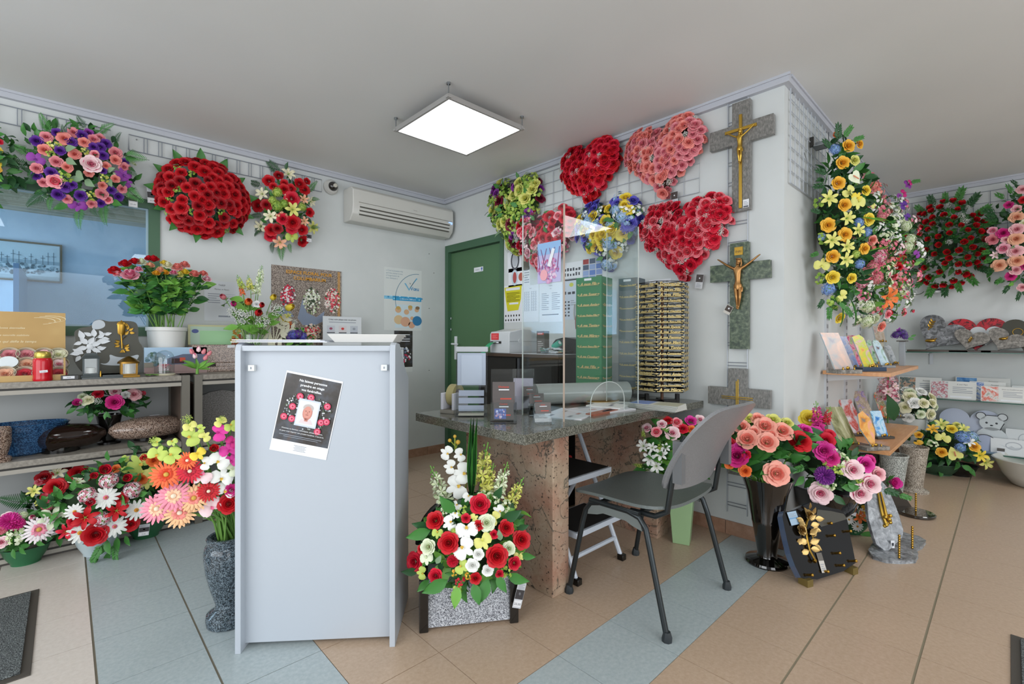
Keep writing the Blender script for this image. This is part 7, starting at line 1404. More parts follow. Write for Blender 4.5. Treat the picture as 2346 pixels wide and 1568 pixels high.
L1 = [(1934, .66, .125, .20, 'misty sunset sky plaque on a brown stone base, nearest on the upper shelf', pic('sunset', ['#8f8a94', '#a9a4a4', '#c4a79a', '#d8b09c', '#9aa3b8'], 5), (.16, .085, .022, G_TAUPE), 'rect', 24),
    (1952, .70, .11, .19, 'deep blue lavender landscape plaque behind the sunset one on the upper shelf', pic('lavender', ['#39467a', '#5a6fb0', '#7f94c8', '#a9a0b4', '#5a3a4a'], 9), (.16, .08, .014, DG), 'rect', 24),
    (1974, .72, .10, .20, 'plaque with dark pink blossoms and leaves, middle of the upper shelf', pic('blossom', ['#8a3a55', '#c85a78', '#d890a0', '#7f9a5a', '#b9c8a0'], 12), (.12, .07, .014, DG), 'rect', 24),
    (1992, .60, .085, .185, 'slim yellow and orange flower plaque on a navy block, front of upper shelf', pic('yellowflower', ['#d8904a', '#e0c040', '#b9c840', '#d8a8b0', '#e8b0a0'], 8), (.17, .075, .026, NV), 'slant', 22),
    (2012, .70, .07, .17, 'round topped green meadow plaque on the upper shelf', pic('meadow', ['#5a8a5a', '#8fb890', '#c0d8c8', '#d0a0b8', '#7fa0a8'], 10), (.10, .06, .014, G_TAUPE), 'round', 22),
    (2028, .60, .07, .165, 'pale blue plaque with brown tree trunk on the upper shelf', pic('trunk', ['#6a4a40', '#b0c8d8', '#c8dce4', '#8fae9a', '#7a5048'], 7), (.11, .06, .018, mat('#8f9498', .3)), 'round', 22),
    (2048, .62, .06, .13, 'small silver and white plaque at the far end of the upper shelf', pic('silver', ['#7f8488', '#a9b0b4', '#c8ccd0', '#8f8a78'], 14), (.10, .05, .012, G_TAUPE), 'slant', 20)]
for px, Y, w_, h, lb, m_, bs, tp, ln in L1: tilted(lb, onS(px, Y, SH1), w_, h*1.2, YW+8, ln+3, m_, base=bs, top=tp, group='photo plaques on the upper shelf')
L2 = [(1945, .67, .12, .21, 'tall forest light plaque with a brown stone base, nearest on the lower shelf', pic('forest', ['#4a4a30', '#7a7a50', '#a9a880', '#d0cdb0', '#5a5a38'], 7, stretch=(1, 1, .4)), (.21, .09, .024, mat('#5a4636', .3)), 'rect', 26),
    (1968, .71, .11, .22, 'white plaque with a red poppy, second on the lower shelf', pic('poppy', ['#c9ccd2', '#d9dade', '#cc4a3a', '#d8d8dc', '#8aa08a'], 4), (.13, .07, .014, DG), 'rect', 26),
    (1996, .72, .11, .24, 'tall plaque of lilac and beige flowers, highest on the lower shelf', pic('lilac', ['#8a7aa8', '#b0a0c0', '#a89880', '#c8b8a8', '#7f7a5a'], 12), (.13, .07, .014, DG), 'rect', 24),
    (2000, .56, .10, .19, 'drop shaped orange sunset plaque on a grey stone block, front of the lower shelf', pic('orange', ['#7a7a70', '#d88a3a', '#e8b060', '#e8a090', '#c8c0b0'], 6), (.16, .075, .022, G_TAUPE), 'drop', 20),
    (2022, .58, .085, .15, 'sea blue and white abstract plaque on the lower shelf', pic('sea', ['#2f6ab8', '#5aa0dc', '#c8e0ee', '#7fc0e0', '#3a5a90'], 8), (.13, .06, .016, DG), 'rect', 16),
    (2030, .70, .08, .20, 'round topped plaque with red poppies, behind the sea blue one', pic('redpoppy', ['#b9503a', '#dc6a50', '#6a7a50', '#c8b0a0', '#d8584a'], 10), (.11, .06, .014, DG), 'round', 22),
    (2052, .66, .08, .19, 'blue and green landscape plaque with a white edge on the lower shelf', pic('land', ['#5a8ab0', '#8fb8d0', '#b8ccc0', '#c9d0d0', '#6f9a6a'], 7), (.12, .06, .014, DG), 'slant', 20)]
for px, Y, w_, h, lb, m_, bs, tp, ln in L2: tilted(lb, onS(px, Y, SH2), w_, h*1.12, YW+8, ln+3, m_, base=bs, top=tp, group='photo plaques on the lower shelf')
# small vase of violet flowers, white amaryllis spike, white roses, green leaf
P = Vector((4.62, .56, SH1)); R = random.Random(61); t = thing('violet_pot', 'small square grey vase with deep violet flowers above the end of the upper shelf', 'potted flowers', P); build('vase', MB().box((-.018, -.018, 0), (.018, .018, .185), mat('#9aa2a8', .2)).box((-.05, -.03, .185), (.05, .03, .193), mat('#4f4a46', .3)), t, bev=.002, smooth=False)
C = P+Vector((0, 0, .2)); spec(t, C, (.10, .08, .05), (-.6, -.6, .4), 'cluster purple 2055 768 10;cluster purple 2066 765 11;cluster purple 2072 772 8;cluster purple 2049 770 7;leaf g 2078 776 14 -10;leaf g 2086 772 12 20', R)
t = tilted('beige square card plaque standing behind the violet flowers', Vector((4.68, .70, SH1+.18)), .12, .13, YW+20, 12, pic('beige', ['#a08a74', '#b9a690', '#c9bcae', '#b0908a'], 10), group='photo plaques on the upper shelf'); build('pillar', MB().box((-.04, .0, -.18), (.04, .05, 0), mat('#c4c0ae', .4)), t, smooth=False)
P = Vector((4.72, .66, SH2)); R = random.Random(62); t = thing('star_flower', 'pale pink star flower spike rising behind the lower shelf plaques', 'flower', P); put(t, 'spike', 'pinkw', Vector((0, 0, .16)), (0, 0, 1), .30, R=R)
for i in range(14): a = i*2.4; put(t, 'lily', 'pinkw', Vector((.05*cos(a), .05*sin(a), .19+.015*i)), (cos(a), sin(a), .3), .05*(1-.04*i), R=R)
build('stem', MB().tube([(0, 0, 0), (0, 0, .2)], .005, LG['g'][0], 6), t)
P = Vector((5.28, .56, .0)); t = thing('flower_arrangement', 'bunch of white roses in a tall pale vase behind the end of the lower shelf', 'flower arrangement', P); build('vase', MB().lathe([(0, 0), (.07, 0), (.06, .2), (.08, .46), (.07, .46), (.05, .2)], mat('#cfd2ce', .3), 24), t)
C = P+Vector((0, 0, .56)); foliage(t, C, (.13, .12, .10), (-.7, -.6, .3), 30, 'g', .06, R, kinds=('g', 's')); fill(t, C, (.14, .13, .14), Vector((-.7, -.6, .3)).normalized(), [('rose', 'cream', 8, .046), ('rose', 'white', 8, .046), ('rose', 'wgrn', 3, .04)], R, lo=.0)
put(t, 'leaf', 'd', Vector((-.60, .06, .50)), -FW, .22, D=-RT*.35+UP, R=R)
# glass shelves on the far wall -----------------------------------------
SD = 5.56
for z, y1, lb in ((1.024, .69, 'highest glass shelf on the far wall, carrying stone hearts'), (.615, .70, 'middle glass shelf on the far wall, carrying white photo cards'), (.185, .70, 'lowest glass shelf on the far wall, carrying pale plaques')):
    t = thing('glass_shelf', lb, 'shelf', (XD, (y1-1.4)/2, z), 'glass shelves on the far wall'); b = TR(-XD, -(y1-1.4)/2, -z)
    build('glass_plate', MB().box((SD+.003, -1.4, z-.008), (XD-.003, y1, z), SHGLASS), t, b, smooth=False); build('polished_edge', MB().box((SD, -1.4, z-.008), (SD+.003, y1, z), EDGEG), t, b, smooth=False)
    for y in (.5, -.5): build('bracket', MB().box((XD-.25, y-.006, z-.016), (XD, y+.006, z-.008), STEEL).box((XD-.012, y-.012, z-.12), (XD, y+.012, z-.008), STEEL), t, b, smooth=False)
def onD(px, X, z): p = onx(px, 850, X); return Vector((X, p.y, z))
def wheart(lab, P, hw, hh, m_, rot=0, lean=8, th=.025, base=None, group='hearts on the glass shelves', extra=None, name='stone_heart'):
    t = thing(name, lab, 'heart plaque', MBW(P), group); bh = 0
    if base: bw, bd, bh, bm = base; build('base', MB().box((-bw/2, -bd, 0), (bw/2, bd*.3, bh), bm), t, bev=.002, smooth=False)
    r = radians(rot); pts = [(x*hw*cos(r)-z*hh*sin(r), x*hw*sin(r)+z*hh*cos(r)) for x, z in HP]; zm = min(z for x, z in pts); pts = [(x, z-zm) for x, z in pts][::-1]
    L = TR(0, 0, bh)@RX(-lean); build('heart', MB().prism(pts, 0, th, m_), t, L, bev=.003, smooth=False)
    if extra: extra(t, L, -zm)
    return t
def goldsprig(cx, cz, s, ang=80, kind='leaf'):
    def f(t, L, zc):
        m = MB(); a0 = radians(ang); m.tube([(cx-cos(a0)*s*.5, -.006, zc+cz-sin(a0)*s*.5), (cx, -.009, zc+cz), (cx+cos(a0)*s*.5, -.006, zc+cz+sin(a0)*s*.5)], .003, BRASS, 6)
        for i in range(6):
            f_ = -.3+.14*i; k = MB(); b_ = a0+(.7 if i % 2 else -.7); leafgeo(k, 'g', s*.4, .4, TR(cx+cos(a0)*s*f_, -.008, zc+cz+sin(a0)*s*f_)@leafor((cos(b_), -.2, sin(b_)), (0, -1, 0)), .1); k.mats = [BRASS]*len(k.mats); m.merge(k)
        if kind == 'bird': m.ball((cx, -.012, zc+cz), (s*.5, .01, s*.22), BRASS, 10, 6)
        build('brass_ornament', m, t, L)
    return f
z1 = 1.024; BB = (.40, .12, .018, mat('#4a3f36', .3))
def two(a, b_):
    def f(t, L, zc): a(t, L, zc); b_(t, L, zc)
    return f
wheart('large grey slate heart with a golden branch and bird on the top glass shelf', onD(2148, 5.68, z1), .175, .155, G_SLATE, -32, base=(.40, .12, .018, mat('#4a3f36', .3)), extra=two(goldsprig(-.05, .09, .09, 70), goldsprig(-.05, -.05, .07, 10, 'bird')))
RW = noisemat('red_rose_petal_print', [(.40, '#2a060a'), (.5, '#a80f20'), (.6, '#d01a30'), (.7, '#8a0c1a')], 12, .3, 3, 2.5)
def whitepart(t, L, zc): build('white_panel', MB().prism([(.10*x+.06, zc+.085*z-.01) for x, z in HP][::-1], -.003, 0, mat('#d0d4d6', .4)), t, L, smooth=False)
wheart('red rose patterned heart with a white panel, behind the small slate hearts', onD(2236, 5.76, z1), .19, .15, RW, 0, th=.01, extra=whitepart, group=None)
wheart('small brown slate heart with a golden flower sprig, before the red heart', onD(2222, 5.66, z1), .115, .09, G_TAUPE, -16, base=(.26, .10, .016, mat('#3a342e', .3)), extra=goldsprig(0, .0, .05, 60))
wheart('small brown slate heart with a golden dove, right of the red heart', onD(2302, 5.66, z1), .125, .09, G_TAUPE, -28, base=(.28, .10, .016, mat('#3a342e', .3)), extra=goldsprig(-.01, .02, .05, 15, 'bird'))
def rings(t, L, zc):
    m = MB()
    for cz in (.03, -.03): m.tube([(-.05+.03*cos(a), -.004, zc+cz+.03*sin(a)) for a in [i*.42 for i in range(16)]], .003, BRASS, 6)
    build('brass_rings', m, t, L)
wheart('dark green heart with golden rings, cut by the right edge of the view', onD(2352, 5.72, z1), .15, .13, mat('#3f3e33', .25), -8, base=(.3, .1, .014, BLACK), extra=rings)
z2 = .615
def photocard(lab, px, X, w_, h, left, yaw=0, txt='Regrets', lean=14, ww='#d9dad6'):
    t = thing('photo_card', lab, 'photo card', MBW(onD(px, X, z2))@RZ(yaw), 'photo cards on the middle glass shelf'); c = Card(w_, h, mat(ww, .2), .006); c.rect(.02, .03, .40, .97, left); c.lines(.5, .35, .92, .75, 4, GREYINK); c.text(txt, .7, .8, .09, INK, shear=.3, maxw=.5); c.rect(.45, .08, .9, .17, PAPER, 2)
    build('plate', c.b, t, RX(-lean)@TR(0, 0, h/2), smooth=False); build('foot', MB().box((-w_/2, -.02, 0), (w_/2, .06, .003), ACRYL), t, smooth=False); return t
BS = [('white card with a dark photo of a peach flower, first on the middle glass shelf', 2106, 5.70, .30, .175, pic('darkpeach', ['#2f3434', '#5a6460', '#7f8a86', '#d0a080', '#3a4442'], 16), 'Souviens-toi'),
    ('white card with a photo of red freesias, second on the middle glass shelf', 2182, 5.64, .30, .155, pic('freesia', ['#b8bcc0', '#d4d4d4', '#b05060', '#d8d8d8', '#8a98a0'], 14), 'A mon Papa'),
    ('clear card with a blue sky strip, behind the blue iris card', 2250, 5.78, .34, .19, pic('bluestrip', ['#2f6aa8', '#4a88c4', '#7fb0d8', '#c8a860'], 6), 'Souvenir'),
    ('white card with a blue iris photo, middle of the middle glass shelf', 2262, 5.70, .22, .16, pic('iris', ['#c4c8c8', '#d6d8d8', '#4a78c0', '#d0d4d4', '#6a7070'], 10), 'Pensées'),
    ('white card with a red flower, front of the middle glass shelf near the right', 2298, 5.60, .26, .13, pic('redflower', ['#d8d8d4', '#e0e0dc', '#d8563a', '#dcdcd8', '#6a7050'], 7), 'Nous ne t\'oublierons pas'),
    ('white photo card cut by the right edge on the middle glass shelf', 2352, 5.64, .16, .14, pic('edge', ['#d0d4d4', '#c0c8c8', '#b0bcbc'], 6), 'Regrets')]
for lb, px, X, w_, h, lf, tx in BS: photocard(lb, px, X, w_, h, lf, 0, tx)
m = MB(); R = random.Random(9)
for i in range(14): leafgeo(m, 'g', .03, .5, TR(0, 0, .004)@RZ(R.uniform(0, 360))@RY(-R.uniform(10, 50)), .2)
m.mats = [mat('#6a4432', .6), mat('#b08a70', .6)]; o = build('dried_rosette', m, None, TR(onD(2118, 5.585, z2))); tag(o, 'small brown dried rosette in front of the first photo card', 'ornament')
z3 = .185
PW_ = mat('#c9d0e0', .3); wheart('large pale lilac heart plaque on the lowest glass shelf', onD(2222, 5.74, z3), .20, .17, mat('#bcc4d8', .3), 0, th=.02)
def bear(t, L=Matrix.Identity(4)): pass
t = thing('bear_plaque', 'pale glass plaque of a teddy bear outline on the lowest glass shelf', 'plaque', MBW(onD(2272, 5.72, z3)), None); BG = mat('#c8ced0', .25); OL = mat('#3a3c42', .4)
build('plate', MB().prism([(.10*cos(a), .10+.10*sin(a)) for a in [i*.314 for i in range(20)]][::-1], 0, .012, BG).prism([(.075*cos(a), .235+.065*sin(a)) for a in [i*.314 for i in range(20)]][::-1], 0, .012, BG).prism([(-.065+.03*cos(a), .29+.03*sin(a)) for a in [i*.5 for i in range(12)]][::-1], 0, .012, BG).prism([(.065+.03*cos(a), .29+.03*sin(a)) for a in [i*.5 for i in range(12)]][::-1], 0, .012, BG), t, RX(-6), smooth=False)
m = MB().tube([(-.065+.03*cos(a), -.001, .29+.03*sin(a)) for a in [i*.4 for i in range(12)]], .003, OL, 5).tube([(.065+.03*cos(a), -.001, .29+.03*sin(a)) for a in [-1.4+i*.4 for i in range(12)]], .003, OL, 5).tube([(-.03, -.001, .298), (.03, -.001, .298)], .003, OL, 5).tube([(.075, -.001, .24), (.05, -.001, .18)], .003, OL, 5)
m.ball((-.03, -.001, .235), (.008, .002, .008), OL, 8, 5).ball((.03, -.001, .235), (.008, .002, .008), OL, 8, 5).ball((0, -.001, .215), (.01, .003, .006), OL, 8, 5); build('outline', m, t, RX(-6))
t = thing('arch_plaque', 'pale lilac arched plaque with a dark rim before the teddy bear', 'plaque', MBW(onD(2256, 5.62, z3))); build('plate', MB().prism([(.075*cos(a), .06+.085*sin(a)) for a in [pi*i/14 for i in range(15)]]+[(-.075, 0), (.075, 0)], 0, .01, mat('#b4bed6', .3)), t, bev=.001, smooth=False); build('rim', MB().tube([(.077*cos(a), .0, .06+.087*sin(a)) for a in [pi*i/14 for i in range(15)]], .003, OL, 6), t); build('base', MB().box((-.09, -.06, 0), (.09, .03, .012), mat('#7f9ab4', .3)), t, smooth=False)
for lb, px, X, w_, h, dz in (('white card plaque with a pearl dove, before the right edge on the lowest shelf', 2318, 5.60, .24, .13, 0), ('white square plaque with an oval medal behind the dove plaque', 2345, 5.74, .20, .20, 0)):
    t = thing('white_plaque', lb, 'plaque', MBW(onD(px, X, z3)), 'white plaques on the lowest glass shelf'); c = Card(w_, h, mat('#d6d9da', .3), .008); c.poly([(.2, .62), (.42, .5), (.5, .6), (.58, .5), (.85, .6), (.6, .42), (.45, .42)], mat('#b9bec2', .3)); c.ring(.55, .6, .2, .25, .03, mat('#a9aeb4', .3), 2); build('plate', c.b, t, RX(-8)@TR(0, 0, h/2), smooth=False); c = Card(.045, .05, PAPER, .001); c.rect(0, .5, 1, 1, mat('#5a5654', .4)); build('price_tag', c.b, t, TR(-.06, -.03, .03), smooth=False)
P = onD(2125, 5.70, z3); t = thing('pale_dish', 'pale rounded plate standing behind the yellow flower bowl on the lowest glass shelf', 'plate', MBW(P)); build('plate', MB().lathe([(0, 0), (.12, 0), (.15, .012), (.148, .016), (0, .01)], mat('#cfd6d6', .25), 32, TR(0, 0, .10)@RX(80), sy=.7), t)
# floor items at the right, back to front --------------------------------
R = random.Random(71)
def yb(lab, P, r, S, C, rad, n, pot, fk=('g', 'd'), L=.08, extra=()):
    t = thing('flower_arrangement', lab, 'flower arrangement', P, None); bowl(t, r, .10, pot); foliage(t, C, rad, (-.6, -.5, .6), n, 'g', L, R, kinds=fk); spec(t, C, tuple(x*1.18 for x in rad), (-.65, -.5, .5), S, R, K7)
    if extra: fill(t, C, tuple(x*1.12 for x in rad), Vector((-.65, -.5, .5)).normalized(), extra, R)
    return t
K7 = (1840, 720, 3.921)
P = onz(2165, 1092); P = Vector((P.x+.08, P.y+.05, 0)); yb('bowl of yellow roses, lilies and pale blue blossoms on the floor by the glass shelves', P, .15, '''lily gold 1160 1040 50;rose yellow 1330 1040 44;lily lemon 1240 1000 60;lily lemon 1440 1040 50;orchid lemon 1255 1115 56;orchid gold 1040 1170 40;orchid lemon 1045 1225 46;rose gold 1240 1240 46;anth lemon 1360 1260 68;cluster blue 1430 1110 60;cluster lblue 1510 1100 50;cluster blue 1410 1200 44;rose gold 1530 1195 48;lily yellow 1580 1270 62;lily lemon 1630 1330 62;rose lemon 1380 1000 30;lily white 1480 1150 50;spray wgrn 1160 1170 40;rose gold 1040 1090 34;leaf g 1420 1360 100 -30;leaf g 1230 1390 90 -100;leaf g 1150 1330 80 220;leaf g 1480 1380 90 -60;leaf d 1090 1300 80 210''', P+Vector((0, 0, .26)), (.26, .26, .17), 90, mat('#33503a', .4))
P = Vector((5.42, .28, 0)); t = thing('plant_bowl', 'small dark bowl half hidden under the yellow flowers on the right', 'bowl', P); bowl(t, .11, .09, mat('#1f1d1a', .3))
P = Vector((5.42, -.17, 0)); t = thing('white_basin', 'large white ceramic bowl on the floor at the right edge, under the glass shelves', 'bowl', P); build('basin', MB().lathe([(0, 0), (.14, 0), (.16, .01), (.21, .08), (.25, .17), (.27, .2), (.262, .205), (.24, .17), (.19, .07), (0, .03)], mat('#c9c9c2', .25), 44), t)
# speckled vases
def fv(lab, px, py, h, r, m_, rs=None):
    P = onz(px, py); t = thing('flower_vase', lab, 'vase', P, None); build('vase', MB().lathe([(0, 0), (r*1.0, 0), (r*1.02, .012), (r*.9, .02), (r*.62, .035), (r*.64, .06), (r*.98, h*.96), (r*1.02, h*.97), (r*1.02, h), (r*.9, h), (r*.5, .06)], m_, 32), t); return t
fv('tall brown speckled stone vase, right of two, on the tiles below the beech shelves', 2093, 1126, .335, .088, TERRAZ); fv('pale grey speckled stone vase just left of the brown speckled one', 2046, 1140, .31, .088, noisemat('grey_terrazzo', [(.3, '#5c605a'), (.47, '#9aa09a'), (.56, '#bcc2bc'), (.68, '#dcdfda')], 200, .3, 6, vor=300)); fv('dark vase at the back below the lower beech shelf', 1985, 1130, .36, .085, mat('#2e2a28', .2))
# round black base with twisted brass rod
P = onz(2098, 1180); t = thing('grave_stand', 'round black stone base with a twisted brass rod, behind the grey slab', 'stone base', P); build('disc', MB().lathe([(0, 0), (.095, 0), (.1, .006), (.1, .016), (.095, .02), (0, .02)], mat('#2a251d', .08, coat=1.), 40), t)
def twist(h): m = MB(); [m.lathe([(.004, .012*i), (.0065, .012*i+.006), (.004, .012*i+.012)], BRASS, 8) for i in range(int(h/.012))]; return m
build('brass_rod', twist(.13), t, TR(.0, .0, .02))
P = onz(2068, 1165); t = thing('slanted_plaque', 'dark leaning stone plaque next to the round black base', 'plaque', TR(P)@RZ(-40)); build('stone', MB().prism([(-.06, 0), (.07, 0), (.04, .2), (-.03, .22), (-.075, .12)], 0, .02, mat('#3a322a', .15, coat=.5)), t, RX(-35), bev=.002, smooth=False)
# grey slab plaque with gilded hands, on a wavy base with two brass rods
B0 = onz(2045, 1268); t = thing('grey_memorial', 'grey stone slab with gilded praying hands on an irregular grey base with two brass rods', 'memorial', B0); GY = noisemat('grey_veined_stone', [(.34, '#55585c'), (.47, '#7c8084'), (.56, '#92969a'), (.68, '#b4b8bc')], 34, .2, 10, .8)
bp = [onz(a, b_) for a, b_ in ((1990, 1268), (2000, 1282), (2030, 1291), (2062, 1293), (2096, 1291), (2103, 1278), (2098, 1265), (2112, 1258), (2121, 1246), (2105, 1236), (2085, 1232), (2068, 1226), (2040, 1228), (2005, 1245))]
m = MB(); n = len(bp); m.add([(p.x-B0.x, p.y-B0.y, z) for z in (0, .018) for p in bp], [tuple(range(n)), tuple(range(n, 2*n))[::-1]]+[(i, (i+1) % n, n+(i+1) % n, n+i) for i in range(n)], GY); build('base', m, t, bev=.002, smooth=False)
for a, b_ in ((2060, 1280), (2090, 1258)): P = onz(a, b_, .018); build('brass_rod', twist(.125), t, TR(P-B0))
nn = Vector((-.688, -.7256, .0)).normalized(); F0 = onz(2042, 1262, .018)
def onslab(a, b_, lean=.42): N_ = (nn+UPV*lean).normalized(); return onp(a, b_, F0, N_), N_
sp = [onslab(a, b_)[0] for a, b_ in ((2032, 1267), (2068, 1232), (2070, 1215), (2060, 1180), (2048, 1150), (2034, 1118), (2018, 1100), (2004, 1100), (1990, 1115), (1986, 1150), (1990, 1190), (2000, 1225), (2008, 1248))]; N_ = onslab(0, 0)[1]
m = MB(); n = len(sp); m.add([tuple(p-B0-N_*(k*.022)) for k in (0, 1) for p in sp], [tuple(range(n)), tuple(range(n, 2*n))[::-1]]+[(i, n+i, n+(i+1) % n, (i+1) % n) for i in range(n)], GY); build('slab', m, t, bev=.002, smooth=False)
m = MB(); q = [onslab(a, b_)[0]-B0+N_*.006 for a, b_ in ((2030, 1205), (2020, 1180), (2014, 1155), (2010, 1130), (2016, 1128), (2024, 1160), (2030, 1190))]
m.tube([q[0], q[1], q[2], q[3]], .010, GOLD, 8, r2=.005).tube([q[6], q[5], q[4]], .009, GOLD, 8, r2=.004); RR = random.Random(2)
for i in range(9): P = q[0]+(q[6]-q[0])*RR.random()+RT*RR.uniform(-.025, .02)+UP*RR.uniform(-.02, .05); m.ball(P, .010, GOLD, 8, 6)
build('gilded_hands', m, t, label='gilded praying hands above roses'); c = Card(.02, .04, PAPER, .001); P = onslab(2044, 1248)[0]-B0+N_*.004; c.rect(.2, .3, .8, .7, INK); build('price_tag', c.b, t, basis(P, RT, UP), smooth=False)
# black polished plaque with golden rose, on small brass feet
A_ = onz(1838, 1345); B_2 = onz(1958, 1312); su2 = (B_2-A_).normalized(); sn = Vector((su2.y, -su2.x, 0))
if sn.dot(FW) > 0: sn = -sn
PL0 = A_+UPV*.03; NL = (sn+UPV*.45).normalized()
def onpl(a, b_): return onp(a, b_, PL0, NL)
t = thing('black_memorial', 'polished black book shaped granite plaque with a golden rose branch, leaning on brass feet', 'memorial', A_); PB2 = mat('#120f0b', .14)
pts = smooth_poly([(1842, 1338), (1962, 1300), (1955, 1262), (1945, 1215), (1940, 1185), (1928, 1168), (1905, 1165), (1885, 1158), (1862, 1150), (1838, 1160), (1812, 1172), (1790, 1172), (1800, 1225), (1815, 1285)], 1); q = [onpl(a, b_)-A_ for a, b_ in pts]; m = MB(); n = len(q)
m.add([tuple(p) for p in q]+[tuple(p-NL*.03) for p in q], [tuple(range(n)), tuple(range(2*n-1, n-1, -1))], PB2).add([tuple(p) for p in q]+[tuple(p-NL*.03) for p in q], [(i, (i+1) % n, n+(i+1) % n, n+i) for i in range(n)], mat('#4a5a74', .1, coat=1.)); build('stone', m, t, bev=.002, smooth=False)  # bluish edge colour stands in for reflections on the polished black stone
q2 = [onpl(a, b_)-A_+NL*.002 for a, b_ in [(1872, 1168), (1905, 1172), (1932, 1178), (1940, 1190), (1880, 1208), (1868, 1190)]]; m = MB().add([tuple(p) for p in q2], [tuple(range(len(q2)))], mat('#4e4c44', .25)); build('matt_panel', m, t, smooth=False)
m = MB(); rs = lambda a, b_: onpl(a, b_)-A_+NL*.012
m.tube([rs(1862, 1284), rs(1850, 1262), rs(1844, 1235), rs(1840, 1210), rs(1846, 1190), rs(1850, 1175)], .005, BRASS, 7).tube([rs(1862, 1284), rs(1860, 1288)], .009, BRASS, 7).tube([rs(1848, 1255), rs(1858, 1240), rs(1856, 1225)], .003, BRASS, 6).tube([rs(1845, 1225), rs(1832, 1212), rs(1828, 1205)], .003, BRASS, 6)
GM = mat('#b89a62', .35, .9, name='antique_gold')
for a, b_, L, an in ((1848, 1262, .045, 200), (1852, 1258, .045, -10), (1845, 1240, .05, 190), (1850, 1245, .05, 20), (1842, 1222, .045, 170), (1850, 1225, .05, 40), (1840, 1205, .045, 150), (1852, 1205, .045, 10), (1848, 1190, .04, 30), (1845, 1180, .04, 120), (1856, 1180, .04, 70), (1862, 1190, .045, 0), (1850, 1168, .035, 90), (1834, 1235, .045, 220), (1862, 1250, .04, -40), (1858, 1212, .04, -20), (1836, 1195, .04, 160)):
    k = MB(); d = RT*cos(radians(an))+UP*sin(radians(an)); leafgeo(k, 'g', L, .6, TR(rs(a, b_))@leafor(d, NL), .15); k.mats = [GM]*len(k.mats); m.merge(k)
build('rose_branch', m, t, label='golden rose branch')
for a, b_, s in ((1832, 1215, .026), (1850, 1182, .026), (1858, 1222, .018)): link('rose_relief', (lambda k: (setattr(k, 'mats', [GM]), k.m.__init__([0]*len(k.f)), k)[2])(f_rose('gold', 1)).mesh('rose_relief'), t, TR(rs(a, b_))@orient(NL, 0)@SCL(s))
m = MB()
for a, b_ in ((1896, 1200), (1903, 1228), (1940, 1218), (1915, 1268), (1924, 1296), (1952, 1286), (1852, 1318), (1888, 1310)): P = onpl(a, b_)-A_; m.tube([P, P+NL*.02], .0055, BRASS, 8).ball(P+NL*.02, .0075, BRASS, 8, 5)
build('brass_studs', m, t)
for a in (A_+su2*.03, B_2-su2*.02): build('brass_foot', MB().box((-.018, -.018, 0), (.018, .03, .032), mat('#8a7a48', .35, .6), TR(a-A_)@RZ(math.degrees(math.atan2(su2.y, su2.x)))), t, bev=.001, smooth=False)
c = Card(.035, .085, mat('#c9c5bd', .4), .001); c.rect(0, .6, 1, 1, mat('#6a6660', .4)); c.lines(.15, .1, .85, .5, 4, GREYINK); build('price_tag', c.b, t, basis(onpl(1881, 1290)-A_+NL*.004, su2-UPV*.12, NL.cross(su2)*-1 if NL.cross(su2).z < 0 else NL.cross(su2)), smooth=False)
c = Card(.06, .06, mat('#9fb8cc', .4), .001); c.rect(0, .45, 1, .55, mat('#6f9ac0', .4)); c.lines(.1, .6, .9, .9, 4, GREYINK); build('info_card', c.b, t, basis(onpl(1816, 1188)-A_+NL*.006, su2, NL.cross(su2)*-1 if NL.cross(su2).z < 0 else NL.cross(su2)), smooth=False)
bk = onpl(1800, 1180)-A_-NL*.03; build('back_prop', MB().box((-.01, -.01, 0), (.01, .01, .02), BLACK, TR(bk.x+.10, bk.y+.08, 0)).tube([bk+Vector((.1, .02, -.02)), (bk.x+.10, bk.y+.09, .01)], .006, BLACK, 6), t)
# black tall vase with roses
VB_ = onz(1757, 1289); t = thing('flower_vase', 'tall glossy black flared vase full of large roses, left of the black plaque', 'vase', VB_); PBK = mat('#0e0c0a', .06, coat=1.)
build('vase', MB().lathe([(0, 0), (.098, 0), (.102, .008), (.098, .018), (.075, .026), (.048, .034), (.043, .05), (.05, .09), (.068, .2), (.072, .215), (.071, .218), (.095, .36), (.118, .43), (.112, .43), (.088, .35), (.05, .2), (0, .19)], PBK, 48), t)
R = random.Random(72); K6 = (1580, 920, 3.258); Cn = VB_+Vector((-.02, .03, .56))
cutflowers('''rose coral 430 290 84;rose coral 575 312 84;rose coral 560 195 82;rose coral 390 195 62;rose coral 690 228 74;rose coral 290 215 62;rose coral 505 135 56;rose yellow 350 130 54;rose lemon 445 132 48;rose lemon 620 142 56;rose lemon 725 165 48;rose mag 355 410 92;rose crim 290 325 66;rose red 820 300 84;rose fuch 860 220 56;rose coral 645 540 92;rose orange 200 350 50;rose orange 195 405 36;rose orange 300 465 44;rose orange 415 520 50;rose fuch 380 345 50;rose coral 480 230 50;rose pinkw 185 470 46;rose coral 610 250 46;rose crim 420 400 40''', K6, Cn, (.26, .20, .20), VB_+Vector((0, 0, .40)), 'tall black vase', 'large silk roses in the black vase', R, 7, ('g', 'd', 'g'), sr=.004, neckr=.05, leafL=.10)
